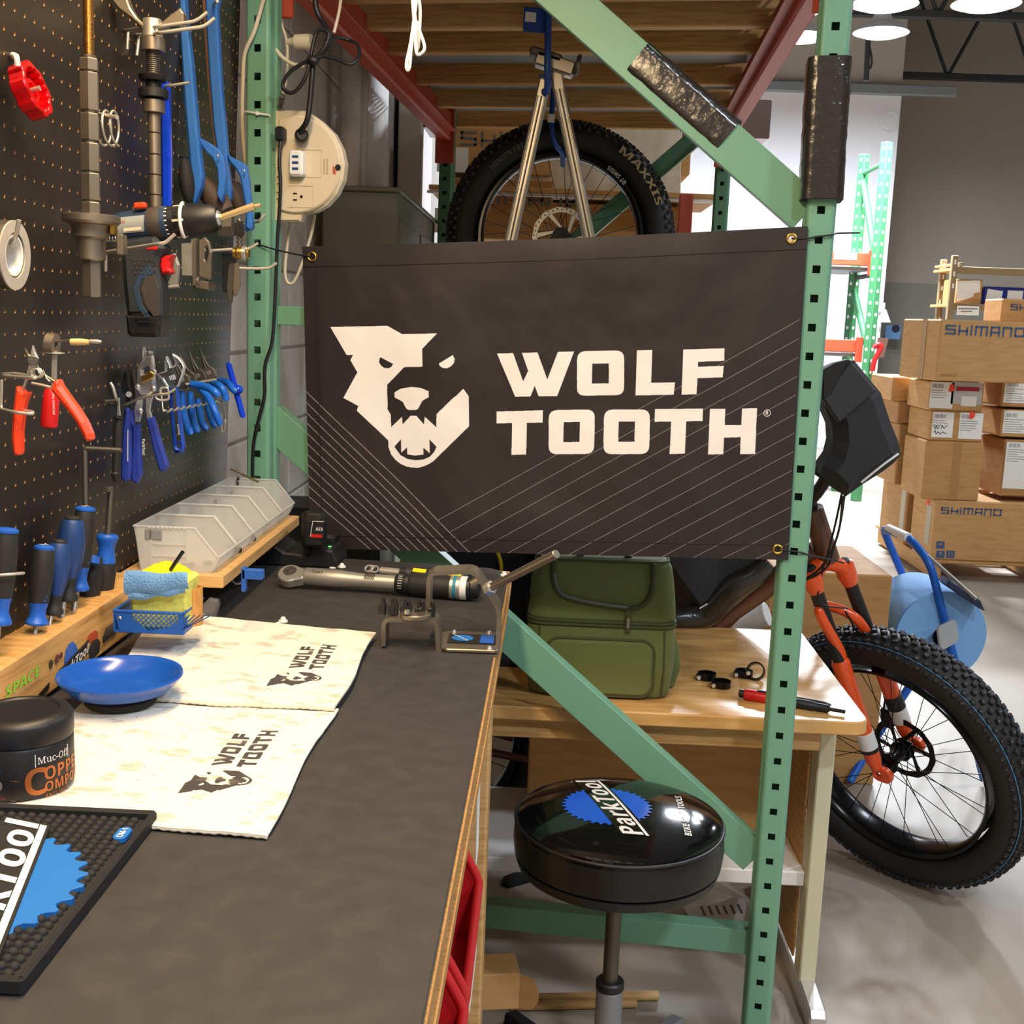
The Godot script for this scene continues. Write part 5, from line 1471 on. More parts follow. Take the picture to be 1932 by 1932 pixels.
func saws_and_drill() -> void:
	var bs := mat("saw_blue", hx("2a68b8"), 0.45)
	for k in 2:
		var z := -1.93 if k == 0 else -2.02
		var t := thing("hacksaw", ["blue hacksaw hung blade-down, nearer of the two, its black grip showing", "blue hacksaw hung blade-down, farther of the two, partly over the green post"][k], "saw", Vector3(-.5728,1.6614,-1.93) if k == 0 else Vector3(-.5446,1.6619,-2.02), "hacksaws on the pegboard")
		if k == 0:
			obj("bow", zprism(pv([-.6221,1.9958,-.6016,1.9964,-.6006,1.9324,-.5956,1.8352,-.5879,1.7363,-.5847,1.703,-.5849,1.6778,-.5896,1.7363,-.6105,1.7381,-.6148,1.8182,-.619,1.8996]), z, 0.016, 0.002), bs, t)
			obj("bow_edge", zprism(pv([-.6033,1.9963,-.594,1.9966,-.591,1.9487,-.5831,1.8844,-.5753,1.7865,-.5705,1.7369,-.5672,1.7069,-.5699,1.6901,-.5806,1.6653,-.585,1.6677,-.5847,1.703,-.5879,1.7363,-.5956,1.8352,-.6015,1.9324]), z + 0.004, 0.022, 0.003), bs, t)
			obj("arm", zprism(pv([-.5754,1.7708,-.5581,1.7622,-.5434,1.7519,-.5366,1.7405,-.5332,1.7131,-.5368,1.6828,-.5412,1.6709,-.5482,1.6824,-.5455,1.7001,-.5471,1.7227,-.5548,1.7391,-.5652,1.7487,-.5738,1.76]), z - 0.01, 0.018, 0.002), bs, t)
			obj("grip_end", MB.new().ball(Vector3(-.5876,1.6994,-1.9), Vector3(0.012,.036,.014), Basis(Vector3.BACK, 0.1), 20), mats.black_rubber, t)
			obj("grip", MB.new().tube([Vector3(-.5844,1.7033,-1.97), Vector3(-.5711,1.6892,-1.97), Vector3(-.556,1.6726,-1.97), Vector3(-.5454,1.6574,-1.97)], [0.016, 0.02, 0.021, 0.017], 16), mat("taupe_grip", hx("4a3c33"), 0.7), t)
			obj("screw", MB.new().ball(Vector3(-.5424,1.7415,-1.92), Vector3(0.002,.003,.002), Basis(), 8), mats.chrome, t)
		else:
			obj("bow", zprism(pv([-.5879,2.0207,-.5612,2.0215,-.5685,1.9879,-.5653,1.9207,-.5611,1.8528,-.5559,1.8013,-.5507,1.732,-.5463,1.6971,-.5473,1.683,-.5556,1.6651,-.5592,1.6685,-.5619,1.6913,-.568,1.7489,-.5758,1.8007,-.5817,1.8777,-.5866,1.9538]), z, 0.02, 0.003), bs, t)
			obj("blade", zprism(pv([-.5959,2.0205,-.5897,2.0207,-.5866,1.9538,-.5817,1.8777,-.5706,1.7653,-.576,1.7643,-.5871,1.8776,-.5919,1.9537]), z + 0.002, 0.002, 0.0003), mat("rust_steel", hx("6b4c3e"), 0.5, 0.6), t)
			obj("arm", zprism(pv([-.5516,1.7555,-.5334,1.7466,-.5207,1.74,-.5162,1.7139,-.5135,1.6877,-.5117,1.6631,-.5089,1.6366,-.5135,1.6311,-.5208,1.6362,-.5208,1.6672,-.5262,1.696,-.5308,1.7196,-.538,1.7324,-.5498,1.7451]), z, 0.02, 0.003), bs, t)
			obj("grip", MB.new().tube([Vector3(-.5571,1.71,-2.06), Vector3(-.546,1.6906,-2.06), Vector3(-.5348,1.6694,-2.06)], [0.014, 0.018, 0.016], 16), mats.taupe_grip, t)
			obj("toe", MB.new().ball(Vector3(-.5172,1.6469,-2.02), Vector3(0.007,.018,.008), Basis(Vector3.BACK, -0.25), 14), bs, t)
			obj("screw", MB.new().ball(Vector3(-.5201,1.7288,-2), Vector3(0.002,.003,.002), Basis(), 8), mats.chrome, t)
	hook([Vector3(-.6015,2.0167,-2.1043), Vector3(-.5586,1.983,-1.9602), Vector3(-.5096,1.9495,-1.8053)], "wire peg at the top edge holding the farther hacksaw")
	var t := thing("cordless_drill", "dark blue cordless drill with black chuck, red trigger and steel bit, hung by its holder", "drill", Vector3(-.5502,1.4556,-1.6))
	var z := -1.6
	var db := mat("drill_blue", hx("263a52"), 0.5)
	var a := Vector3(-.6006,1.5999,-1.6)
	var b := Vector3(-.4568,1.619,-1.6)
	var ax := (b - a).normalized()
	var at := func(px: float) -> Vector3: return a.lerp(b, (px - 208.0) / 197.0)
	obj("motor_housing", MB.new().lathe([Vector2(0,0), Vector2(0.012,.001), Vector2(0.018,.006), Vector2(0.0205,.016), Vector2(0.0215,.035), Vector2(0.022,.058), Vector2(0,.058)], at.call(208.0), ax, 32), db, t)
	obj("rubber_band", MB.new().lathe([Vector2(0,0), Vector2(0.0225,0), Vector2(0.0232,.004), Vector2(0.0235,.014), Vector2(0.0225,.018), Vector2(0,.018)], at.call(286.0), ax, 32), mat("taupe_rubber", hx("3b322c"), 0.65), t)
	obj("gear_case", MB.new().cyl(at.call(308.0), at.call(320.0), 0.023, -1, 32, 0.001), db, t)
	obj("torque_ring", MB.new().cyl(at.call(319.0), at.call(334.0), 0.0225, -1, 32, 0.001), mats.black_plastic, t)
	for i in 9:
		var r := Basis(ax, -0.9 + 0.28 * i)
		obj("torque_mark", MB.new().box(at.call(322.0) + r * Vector3(0,0,1).slide(ax).normalized() * 0.0227, Vector3(0.003,.0015,.0008), frame(Vector3.ZERO, ax, r * Vector3.BACK.cross(ax)).basis), mats.white_paint, t)
	obj("chuck", MB.new().lathe([Vector2(0,0), Vector2(0.021,0), Vector2(0.022,.003), Vector2(0.0215,.03), Vector2(0.0195,.05), Vector2(0.0155,.058), Vector2(0,.058)], at.call(333.0), ax, 32), mats.black_plastic, t)
	for i in 10:
		var r := Basis(ax, TAU * i / 10)
		obj("chuck_rib", MB.new().box(at.call(344.0) + r * (Vector3.BACK.slide(ax).normalized() * 0.0215), Vector3(0.016,.0035,.002), frame(Vector3.ZERO, ax, r * Vector3.BACK.cross(ax)).basis, 0.0008), mat("rib_cream", hx("c9bda6"), 0.5) if i % 2 == 0 else mats.black_plastic, t)
	obj("chuck_nose", MB.new().cyl(at.call(405.0), at.call(416.0), 0.0135, 0.009, 12, 0.001, true), mats.chrome, t)
	obj("bit_holder", MB.new().cyl(at.call(416.0), Vector3(-.4024,1.6369,-1.6), 0.0045, 0.0055, 6, 0.0006, true), mat("bit_gold", hx("cdb58a"), 0.35, 0.8), t)
	obj("bit_tip", MB.new().cyl(Vector3(-.4024,1.6369,-1.6), Vector3(-.3937,1.6386,-1.6), 0.0028, -1, 6, 0.0004, true), mats.bit_gold, t)
	obj("top_switch", MB.new().box(Vector3(-.5532,1.6311,-1.585), Vector3(0.016,.008,.012), Basis(Vector3.BACK, 0.1), 0.002), mats.orange_handle, t)
	var gx := Transform3D(Basis(), Vector3(0,0,-1.622))
	obj("handle", MB.new().prism(pv([-.5789,1.5865,-.5335,1.5938,-.5206,1.5758,-.5281,1.5642,-.5297,1.5507,-.5284,1.54,-.5257,1.5222,-.5254,1.4855,-.5734,1.4838,-.5761,1.5024,-.5785,1.5275,-.5796,1.5524]), gx, 0.044, 0.008, [], true), mat("drill_dark", hx("23272c"), 0.6), t)
	obj("handle_stripe", MB.new().prism(pv([-.5414,1.5538,-.5327,1.5456,-.5372,1.5397,-.5505,1.5335,-.5551,1.5211,-.551,1.4997,-.5366,1.4793,-.5277,1.4782,-.5278,1.4739,-.5411,1.4734,-.557,1.4959,-.5625,1.5209,-.5563,1.5376]), Transform3D(Basis(), Vector3(0,0,-1.5785)), 0.0012, 0.0004), db, t)
	obj("grip_panel", MB.new().prism(pv([-.546,1.5365,-.5328,1.5398,-.5271,1.5222,-.5269,1.4855,-.535,1.4837,-.5466,1.4999,-.5522,1.5191]), Transform3D(Basis(), Vector3(0,0,-1.5785)), 0.002, 0.0008), mats.taupe_rubber, t)
	for i in 24:
		var q := Vector3(-.5624,1.559,-1.577) + Vector3(0.006 * (i % 6) + 0.003 * ((i / 6) % 2), -0.006 * (i / 6), 0.0)
		obj("grip_dimple", MB.new().ball(q, Vector3(0.0012,.0012,.0008), Basis(), 6), mats.taupe_rubber, t)
	obj("battery", MB.new().prism(pv([-.5742,1.4852,-.5261,1.487,-.5256,1.474,-.5272,1.4594,-.5324,1.4563,-.568,1.4557,-.5724,1.4606]), Transform3D(Basis(), Vector3(0,0,-1.625)), 0.05, 0.006, [], true), mats.black_plastic, t)
	for i in 3: obj("battery_rib", MB.new().box(Vector3(-.5517,1.4873,-1.572) + Vector3(0.004 * i, -0.005 * i, 0.002), Vector3(0.022,.002,.002)), mats.black_plastic, t)
	obj("trigger", MB.new().prism(pv([-.5295,1.5635,-.5222,1.5666,-.5112,1.5684,-.5157,1.559,-.5165,1.5504,-.5136,1.5448,-.5181,1.5418,-.5283,1.5421,-.5311,1.5527]), Transform3D(Basis(), Vector3(0,0,-1.611)), 0.022, 0.004, [], true), mats.red_handle, t)
	obj("chuck_lever", MB.new().box(Vector3(-.5365,1.5755,-1.58), Vector3(0.016,.005,.006), Basis(), 0.001), mats.red_handle, t)
	var sd := Vector3.BACK
	var lb := MB.new()
	lb.grid(8, 4, func(u: float, v: float) -> Vector3:
		var r := 0.0225
		var g := 0.55 - 1.0 * v
		return at.call(228.0 + 54.0 * u) + (Vector3.BACK * cos(g) + Vector3.UP * sin(g)) * r)
	obj("label", lb, mat("drill_label", hx("8d9290"), 0.5), t)
	var on_side := func(p: Vector2, r: float) -> Vector3:
		var g := p.y / 0.0225
		return at.call(228.0) + ax * p.x + (Vector3.BACK * cos(g) + Vector3.UP * sin(g)) * r
	obj("label_strip", MB.new().letters(strokes([[Vector2(0.014,-.0055), Vector2(0.034,-.0055)]], 0.0045), func(p): return on_side.call(p, 0.0229), func(_p: Vector2) -> Vector3: return Vector3.BACK), mats.rib_cream, t)
	obj("lettering", MB.new().letters(words("BOSCH", 0.0038), func(p): return on_side.call(p * Vector2(0.9,1) + Vector2(-.001,.003), 0.0229), func(_p: Vector2) -> Vector3: return Vector3.BACK), mats.red_handle, t)
	var lp := []
	for i in 13:
		var g := 0.2 + 2.5 * i / 12.0
		lp.append(at.call(347.0 + 5.0 * i / 12.0) + (Vector3.UP * cos(g) + Vector3.BACK * sin(g)) * 0.0245)
	single("tie_loop", MB.new().tube(lp, 0.0024, 8), mats.white_paint, "white loop of hook wire curving over the drill chuck", "loop", lp[6])
	t = thing("vise_block", "worn silver steel clamp block with a slotted plate, hung on a peg past the drill", "clamp", Vector3(-.5534,1.5277,-1.85))
	obj("block", zprism(pv([-.5748,1.596,-.5605,1.5973,-.5579,1.6031,-.552,1.6034,-.5524,1.5459,-.5745,1.5459]), -1.85, 0.05, 0.002), mats.steel, t)
	obj("lip", zprism(pv([-.552,1.6042,-.5478,1.6043,-.5491,1.5319,-.5534,1.5318]), -1.84, 0.055, 0.0015), mats.brown_steel, t)
	obj("slotted_plate", zprism(pv([-.5461,1.6019,-.5376,1.6071,-.5301,1.6,-.5268,1.5838,-.5279,1.5451,-.5313,1.5417,-.5465,1.5469]), -1.83, 0.012, 0.0015, [pv([-.5377,1.5916,-.5327,1.5934,-.531,1.582,-.5345,1.5655,-.5378,1.5736])]), mats.brown_steel, t)
	obj("foot_block", zprism(pv([-.5559,1.5416,-.5305,1.5384,-.5305,1.5252,-.5534,1.5277]), -1.84, 0.04, 0.002), mats.brown_steel, t)
	obj("bolt_head", MB.new().cyl(Vector3(-.5425,1.5388,-1.8), Vector3(-.5384,1.539,-1.8), 0.0065, -1, 12, 0.001), mats.brown_steel, t)
	t = thing("socket_tool", "dark hex socket tool hung just below the drill bit", "tool", Vector3(-.4966,1.5936,-1.86))
	obj("hex_body", MB.new().cyl(Vector3(-.5252,1.6238,-1.86), Vector3(-.5007,1.6263,-1.86), 0.0155, -1, 6, 0.001, true), mats.dark_steel, t)
	obj("chain", MB.new().tube(range(14).map(func(i): return Vector3(-.4931,1.638,-1.86) + Vector3(0.003 * (i % 2), -0.0035 * i, 0.0)), 0.004, 8), mats.dark_steel, t)
	obj("dark_plate", zprism(pv([-.4973,1.6329,-.4863,1.635,-.4847,1.617,-.4881,1.6104,-.4965,1.6133]), -1.86, 0.01), mats.black_plastic, t)
	hook([Vector3(-.6131,1.6602,-2.2969), Vector3(-.5889,1.6643,-2.3003), Vector3(-.4709,1.6387,-1.9), Vector3(-.4606,1.6508,-1.9)], "wire peg crossing in front of the green post, below the drill bit")
	hook([Vector3(-.5352,1.5876,-1.85), Vector3(-.4989,1.5913,-1.85), Vector3(-.477,1.5913,-1.85), Vector3(-.4594,1.6017,-1.85)], "straight wire peg carrying the brass fitting")
	t = thing("brass_fitting", "brass and steel threaded pipe fitting threaded on a wire peg", "fitting", Vector3(-.4863,1.5869,-1.85))
	for e in [[440, 447, 0.0085], [448, 456, 0.0105], [457, 465, 0.011], [466, 470, 0.008]]: obj("ring", MB.new().cyl(Vector3(-.4922,1.5858,-1.85) + Vector3((e[0] - 448) * 0.00085, 0, 0), Vector3(-.4922,1.5858,-1.85) + Vector3((e[1] - 448) * 0.00085, 0, 0), e[2], -1, 18, 0.001), mats.brass if e[0] != 457 else mats.chrome, t)
	t = thing("link_plates", "bundle of dark steel link plates and a brake pad backing hung by a wire", "plate", Vector3(-.5019,1.5048,-1.86))
	obj("link_plate", zprism(pv([-.5085,1.5668,-.5034,1.5712,-.4983,1.5697,-.4993,1.534,-.5036,1.5072,-.5104,1.5128,-.512,1.5336]), -1.86, 0.006), mats.dark_steel, t)
	obj("link_plate", zprism(pv([-.4966,1.5697,-.489,1.5708,-.4873,1.5345,-.4916,1.5218,-.4968,1.5175,-.4993,1.5299]), -1.85, 0.006), mats.brown_steel, t)
	obj("pad_plate", zprism(pv([-.5296,1.5859,-.5033,1.5885,-.5102,1.5684,-.513,1.5202,-.5291,1.5263]), -1.9, 0.01, 0.001), mats.black_plastic, t)
	hook([Vector3(-.4889,1.5622,-1.85), Vector3(-.4653,1.5622,-1.85), Vector3(-.4416,1.5638,-1.85), Vector3(-.4298,1.5725,-1.85)], "wire peg with its bent tip past the green post, holding the link plates")
	t = thing("wing_clip", "small bright steel clip hung behind the drill trigger", "clip", Vector3(-.5781,1.5255,-1.8))
	obj("clip", zprism(pv([-.5825,1.5759,-.5759,1.5793,-.5695,1.5619,-.5714,1.5338,-.5748,1.5296,-.5863,1.5324,-.5812,1.5455,-.5778,1.5576]), -1.8, 0.012, 0.001), mats.steel, t)
	obj("pin", MB.new().cyl(Vector3(-.5848,1.5274,-1.79), Vector3(-.5667,1.5296,-1.79), 0.003, -1, 8), mats.steel, t)

func pliers() -> void:
	var t := thing("cable_shears", "bright orange handled spring shears spread open in a wire holder", "shears", Vector3(-.5482,1.3404,-1.22))
	obj("handle", zprism(pv([-.5611,1.4088,-.5574,1.4095,-.5519,1.4029,-.5479,1.4037,-.5482,1.4008,-.5517,1.3928,-.5546,1.3796,-.5573,1.3618,-.5581,1.3383,-.5599,1.3354,-.5651,1.3351,-.5667,1.3403,-.5676,1.3546,-.5663,1.3723,-.5638,1.39]), -1.22, 0.017, 0.004), mats.orange_handle, t)
	obj("handle", zprism(pv([-.5197,1.416,-.5166,1.4181,-.5143,1.4173,-.5122,1.4118,-.5034,1.3992,-.4951,1.3882,-.4868,1.3749,-.4814,1.362,-.4804,1.3563,-.4821,1.3543,-.4865,1.3532,-.4892,1.3577,-.4961,1.3717,-.5063,1.386,-.5166,1.3981,-.5235,1.4069]), -1.22, 0.017, 0.004), mats.orange_handle, t)
	obj("jaw", zprism(pv([-.5535,1.45,-.5494,1.4435,-.5439,1.4392,-.5363,1.4249,-.5212,1.416,-.5236,1.4131,-.5364,1.4216,-.5464,1.4313,-.5508,1.4345,-.5529,1.4411]), -1.224, 0.005), mats.dark_steel, t)
	obj("jaw", zprism(pv([-.5423,1.4532,-.5396,1.4461,-.5367,1.4395,-.5395,1.4315,-.5466,1.4245,-.5516,1.4108,-.5547,1.404,-.5552,1.4073,-.5501,1.4222,-.5475,1.4312,-.5452,1.4414]), -1.218, 0.005), mats.steel, t)
	obj("pivot", MB.new().cyl(Vector3(-.5408,1.4368,-1.213), Vector3(-.539,1.437,-1.209), 0.0055, -1, 16, 0.0006), mats.dark_steel, t)
	var sp := []
	for i in 41: sp.append(Vector3(-.5382,1.4242,-1.21) + Vector3(0.005 * cos(TAU * i / 13.0), 0.005 * sin(TAU * i / 13.0), -0.0003 * i))
	obj("spring", MB.new().tube(sp + [Vector3(-.5297,1.4184,-1.22), Vector3(-.5263,1.4152,-1.22)], 0.0009, 6), mats.wire, t)
	t = thing("red_scraper", "round-headed steel scraper with a red plastic handle standing in the wire holder", "scraper", Vector3(-.5618,1.3565,-1.3))
	obj("handle", lathe_px([[0, 0], [0.01, 0.006], [0.06, 0.0095], [0.5, 0.0095], [0.9, 0.0085], [0.97, 0.007], [1, 0]], Vector3(-.5637,1.3564,-1.3), Vector3(-.5586,1.4025,-1.3), 22), mats.red_handle, t)
	obj("shaft", MB.new().box(Vector3(-.5556,1.4218,-1.3), Vector3(0.006,.045,.004), Basis(Vector3.BACK, -0.04), 0.001), mats.steel, t)
	obj("head", MB.new().pipe(Vector3(-.562,1.4525,-1.3), Vector3(-.5523,1.4517,-1.3), 0.0125, 0.004, 24), mats.brown_steel, t)
	obj("lettering", MB.new().letters(words("BIKE SERVICE TOOLS", 0.0022), func(p: Vector2) -> Vector3: return Vector3(-.5518,1.3735,-1.289) + Vector3(-p.y + 0.0003, p.x * 0.9, 0), func(_p: Vector2) -> Vector3: return Vector3.BACK), mats.white_paint, t)
	t = thing("touch_up_brush", "small brush with a pale wooden ferrule lying across a peg", "brush", Vector3(-.5256,1.4569,-1.3))
	obj("rod", MB.new().cyl(Vector3(-.5535,1.4552,-1.3), Vector3(-.5353,1.4571,-1.3), 0.0014, -1, 8), mats.dark_steel, t)
	obj("ferrule", MB.new().lathe([Vector2(0,0), Vector2(0.0036,.001), Vector2(0.004,.012), Vector2(0.003,.021), Vector2(0,.022)], Vector3(-.5365,1.4553,-1.3), Vector3(1,.02,0), 12), mat("pale_wood", hx("d8b77a"), 0.6), t)
	obj("tip", MB.new().lathe([Vector2(0,0), Vector2(0.0025,.001), Vector2(0.0026,.01), Vector2(0.0012,.014), Vector2(0,.0145)], Vector3(-.5147,1.4567,-1.3), Vector3(1,.0,0), 10), mats.steel, t)
	var w := thing("wire_holder", "bent steel wire tool holder gripping the orange shears", "holder", Vector3(-.5976,1.3974,-1.2811))
	obj("loop", MB.new().tube(bend([Vector3(-.6171,1.4122,-1.3007), Vector3(-.5869,1.4179,-1.2446), Vector3(-.5334,1.4193,-1.2), Vector3(-.5366,1.4204,-1.21), Vector3(-.5719,1.421,-1.24), Vector3(-.607,1.4171,-1.2821)], 0.006), 0.0019, 7), mats.wire, w)
	obj("loop", MB.new().tube(bend([Vector3(-.5871,1.4142,-1.2383), Vector3(-.5881,1.3821,-1.2368), Vector3(-.556,1.3828,-1.2), Vector3(-.5368,1.3819,-1.2), Vector3(-.5412,1.3832,-1.21), Vector3(-.5583,1.3834,-1.22)], 0.006), 0.0019, 7), mats.wire, w)
	obj("spur", MB.new().tube([Vector3(-.5548,1.4113,-1.24), Vector3(-.5432,1.4095,-1.24), Vector3(-.534,1.4075,-1.24)], 0.0017, 7), mats.wire, w)
	obj("plate", MB.new().ball(Vector3(-.5563,1.4421,-1.3), Vector3(0.014,.0016,.01), Basis(), 16), mats.steel, w)
	t = thing("hook_tool", "black ribbed handle tool with a bent wire hook, left end of the blue plier row", "tool", Vector3(-.5972,1.2541,-1.6))
	obj("handle", lathe_px([[0, 0], [0.005, 0.002], [0.05, 0.004], [0.08, 0.0058], [0.14, 0.0062], [0.16, 0.0048], [0.6, 0.0056], [0.85, 0.0062], [0.92, 0.005], [1, 0.0048], [1.0, 0]], Vector3(-.6011,1.2509,-1.6), Vector3(-.594,1.3406,-1.6), 18), mats.black_grip, t)
	obj("collar", MB.new().cyl(Vector3(-.594,1.3406,-1.6), Vector3(-.594,1.3436,-1.6), 0.0072, -1, 18, 0.0006), mats.black_plastic, t)
	obj("blade", zprism(pv([-.5962,1.3435,-.595,1.3688,-.5919,1.3704,-.5922,1.3571,-.5909,1.3452]), -1.6, 0.004), mats.steel, t)
	hook([Vector3(-.6228,1.3618,-1.6215), Vector3(-.595,1.3659,-1.6), Vector3(-.5904,1.3718,-1.58), Vector3(-.5938,1.3863,-1.58), Vector3(-.5974,1.392,-1.58)], "upright wire hook beside the black ribbed handle")
	t = thing("cable_cutter", "cable cutter with two indigo dipped handles and dark jaws, hanging shut", "cutter", Vector3(-.6071,1.2454,-1.66), "indigo handled pliers")
	obj("handle", zprism(pv([-.6059,1.3482,-.6027,1.3514,-.6005,1.3484,-.6001,1.3276,-.598,1.3122,-.5981,1.2654,-.6008,1.2457,-.6071,1.2423,-.6133,1.2475,-.6139,1.2569,-.6096,1.3195]), -1.66, 0.012, 0.003), mats.blue_dip, t)
	obj("handle", zprism(pv([-.6053,1.3475,-.6022,1.3452,-.6002,1.3258,-.6012,1.2707,-.6055,1.2483,-.6079,1.2466,-.6067,1.2704,-.6051,1.3178]), -1.68, 0.012, 0.003), mats.blue_dip, t)
	obj("jaw", zprism(pv([-.6104,1.4001,-.6056,1.4041,-.6044,1.3889,-.6007,1.3776,-.5996,1.3508,-.6043,1.349,-.6086,1.3696,-.614,1.3732,-.6138,1.3847]), -1.67, 0.008), mats.black_plastic, t)
	obj("jaw", zprism(pv([-.609,1.4031,-.6043,1.4049,-.6023,1.3841,-.6003,1.3663,-.6022,1.3452,-.6061,1.3474,-.608,1.3761]), -1.69, 0.008), mats.dark_steel, t)
	obj("pivot", MB.new().cyl(Vector3(-.6045,1.3699,-1.67), Vector3(-.599,1.3711,-1.655), 0.0042, -1, 14), mats.steel, t)
	obj("lettering", MB.new().letters(strokes([[Vector2(0,0), Vector2(0.001,.045)]], 0.0012), func(p: Vector2) -> Vector3: return Vector3(-.6018,1.2739,-1.6535) + Vector3(p.x, p.y, 0), func(_p: Vector2) -> Vector3: return Vector3.BACK), mats.white_paint, t)
	t = thing("cable_puller", "bright steel fourth-hand cable puller with indigo handles standing wide open", "puller", Vector3(-.5768,1.2598,-1.68), "indigo handled pliers")
	obj("body", zprism(pv([-.5953,1.3828,-.594,1.4114,-.5892,1.417,-.5868,1.4224,-.5866,1.4347,-.5842,1.4394,-.5828,1.4318,-.5845,1.4179,-.5813,1.4257,-.5719,1.4276,-.5698,1.4123,-.5694,1.3853,-.5688,1.3753,-.5751,1.3704,-.5791,1.3687,-.5885,1.3683,-.5946,1.3766]), -1.68, 0.014, 0.002, [pv([-.5871,1.4063,-.5831,1.4118,-.5753,1.4121,-.5738,1.4045,-.5786,1.4012,-.5864,1.3994])]), mats.chrome, t)
	obj("cap_screw", MB.new().cyl(Vector3(-.5766,1.429,-1.68), Vector3(-.5765,1.4336,-1.68), 0.0055, -1, 16, 0.001), mats.chrome, t)
	obj("link", zprism(pv([-.5861,1.3952,-.5719,1.405,-.5673,1.4021,-.5674,1.396,-.5847,1.3876]), -1.67, 0.004), mats.brass, t)
	for q in [Vector3(-.5925,1.381,-1.672), Vector3(-.5691,1.3796,-1.672), Vector3(-.568,1.4035,-1.672), Vector3(-.5892,1.3464,-1.672)]: obj("rivet", MB.new().ball(q, Vector3(0.0048,.0048,.003), Basis(), 12), mats.chrome, t)
	obj("arm", zprism(pv([-.5932,1.3666,-.5869,1.3668,-.5889,1.3419,-.5923,1.3292,-.5986,1.329,-.5998,1.3508]), -1.68, 0.006), mats.chrome, t)
	obj("arm", zprism(pv([-.5822,1.367,-.5696,1.3706,-.5745,1.358,-.5763,1.3463,-.5733,1.3362,-.5804,1.3328,-.5825,1.3484]), -1.68, 0.006), mats.chrome, t)
	obj("handle", zprism(pv([-.6002,1.3242,-.5899,1.327,-.5891,1.283,-.588,1.2514,-.5946,1.2384,-.6032,1.242,-.6038,1.2547,-.6015,1.2943]), -1.675, 0.013, 0.003), mats.blue_dip, t)
	obj("handle", zprism(pv([-.5812,1.3344,-.5709,1.3379,-.5611,1.3038,-.5497,1.2664,-.5554,1.2567,-.5633,1.2595,-.5716,1.2884]), -1.68, 0.013, 0.003), mats.blue_dip, t)
	obj("lettering", MB.new().letters(words("ParkTool", 0.0045), func(p: Vector2) -> Vector3: return Vector3(-.5853,1.3056,-1.668) + Vector3(p.y, -p.x, 0), func(_p: Vector2) -> Vector3: return Vector3.BACK), mats.white_paint, t)
	var ws: StandardMaterial3D = mats.wire
	t = thing("wire_rack", "long bent wire pliers rack with a twisted lower rail, holding the blue pliers", "rack", Vector3(-.5993,1.3439,-1.8647))
	obj("rail", MB.new().tube(bend([Vector3(-.6191,1.3518,-1.677), Vector3(-.5989,1.3569,-1.6391), Vector3(-.5721,1.3684,-1.62), Vector3(-.5365,1.377,-1.6), Vector3(-.5246,1.3782,-1.6), Vector3(-.5133,1.386,-1.6)], 0.006), 0.0017, 7), ws, t)
	obj("rail", MB.new().tube(bend([Vector3(-.5985,1.37,-1.8905), Vector3(-.5535,1.3804,-1.78), Vector3(-.5555,1.3799,-1.85), Vector3(-.5422,1.3821,-1.9)], 0.006), 0.002, 7), ws, t)
	var tw := []
	var p0 := Vector3(-.5418,1.35,-1.64)
	var p1 := Vector3(-.5512,1.3424,-1.95)
	for i in 81:
		var k := i / 80.0
		tw.append(p0.lerp(p1, k) + Vector3(0, 0.0016 * cos(k * 60.0), 0.0016 * sin(k * 60.0)))
	obj("twisted_rail", MB.new().tube([Vector3(-.5475,1.3808,-1.64), Vector3(-.5441,1.3499,-1.64)] + tw, 0.0017, 6), ws, t)
	obj("end_loop", MB.new().tube(bend([Vector3(-.5417,1.377,-1.62), Vector3(-.5416,1.3845,-1.62), Vector3(-.5302,1.3857,-1.62), Vector3(-.5289,1.3686,-1.62), Vector3(-.5411,1.3666,-1.62), Vector3(-.5478,1.3693,-1.62), Vector3(-.5478,1.3746,-1.62)], 0.004), 0.0016, 6), ws, t)
	t = thing("adjustable_wrench", "chrome adjustable wrench with open jaws and a flat blue handle", "wrench", Vector3(-.5552,1.2816,-1.74))
	obj("head", zprism(pv([-.5863,1.3966,-.5733,1.4019,-.5732,1.4099,-.573,1.4178,-.5705,1.4243,-.5658,1.4149,-.5643,1.4078,-.5578,1.4112,-.5561,1.4153,-.56,1.4247,-.5616,1.4278,-.5608,1.4286,-.552,1.4234,-.5456,1.4157,-.5433,1.4094,-.5441,1.4046,-.5466,1.3949,-.5491,1.3884,-.5533,1.3787,-.5703,1.3764,-.5783,1.3889]), -1.74, 0.012, 0.0015), mat("satin_chrome", hx("dcdee2"), 0.4, 0.6), t)
	obj("worm_slot", zprism(pv([-.567,1.3961,-.5581,1.3996,-.5558,1.3901,-.5639,1.3866]), -1.733, 0.002), mats.black_plastic, t)
	for i in 4: obj("worm_ridge", MB.new().cyl(Vector3(-.5647,1.3954,-1.731) + Vector3(0.0024 * i, 0.0009 * i, 0), Vector3(-.5624,1.3884,-1.731) + Vector3(0.0024 * i, 0.0007 * i, 0), 0.0011, -1, 8), mats.satin_chrome, t)
	obj("handle", zprism(pv([-.5679,1.3757,-.5541,1.3778,-.5498,1.3305,-.5445,1.2918,-.5454,1.282,-.5503,1.2769,-.5569,1.2766,-.5617,1.2813,-.5624,1.2935,-.5652,1.3299]), -1.74, 0.0125, 0.003, [circle(Vector2(-.5535,1.289), 0.0035, 14)]), mat("blue_vinyl", hx("1a48b4"), 0.42), t)
	obj("lettering", MB.new().letters(words("ParkTool", 0.003), func(p: Vector2) -> Vector3: return Vector3(-.5542,1.3228,-1.7332) + Vector3(p.y + p.x * 0.12, -p.x, 0), func(_p: Vector2) -> Vector3: return Vector3.BACK), mats.white_paint, t)
	var bl := mat("blue_pliers", hx("1763cc"), 0.38)
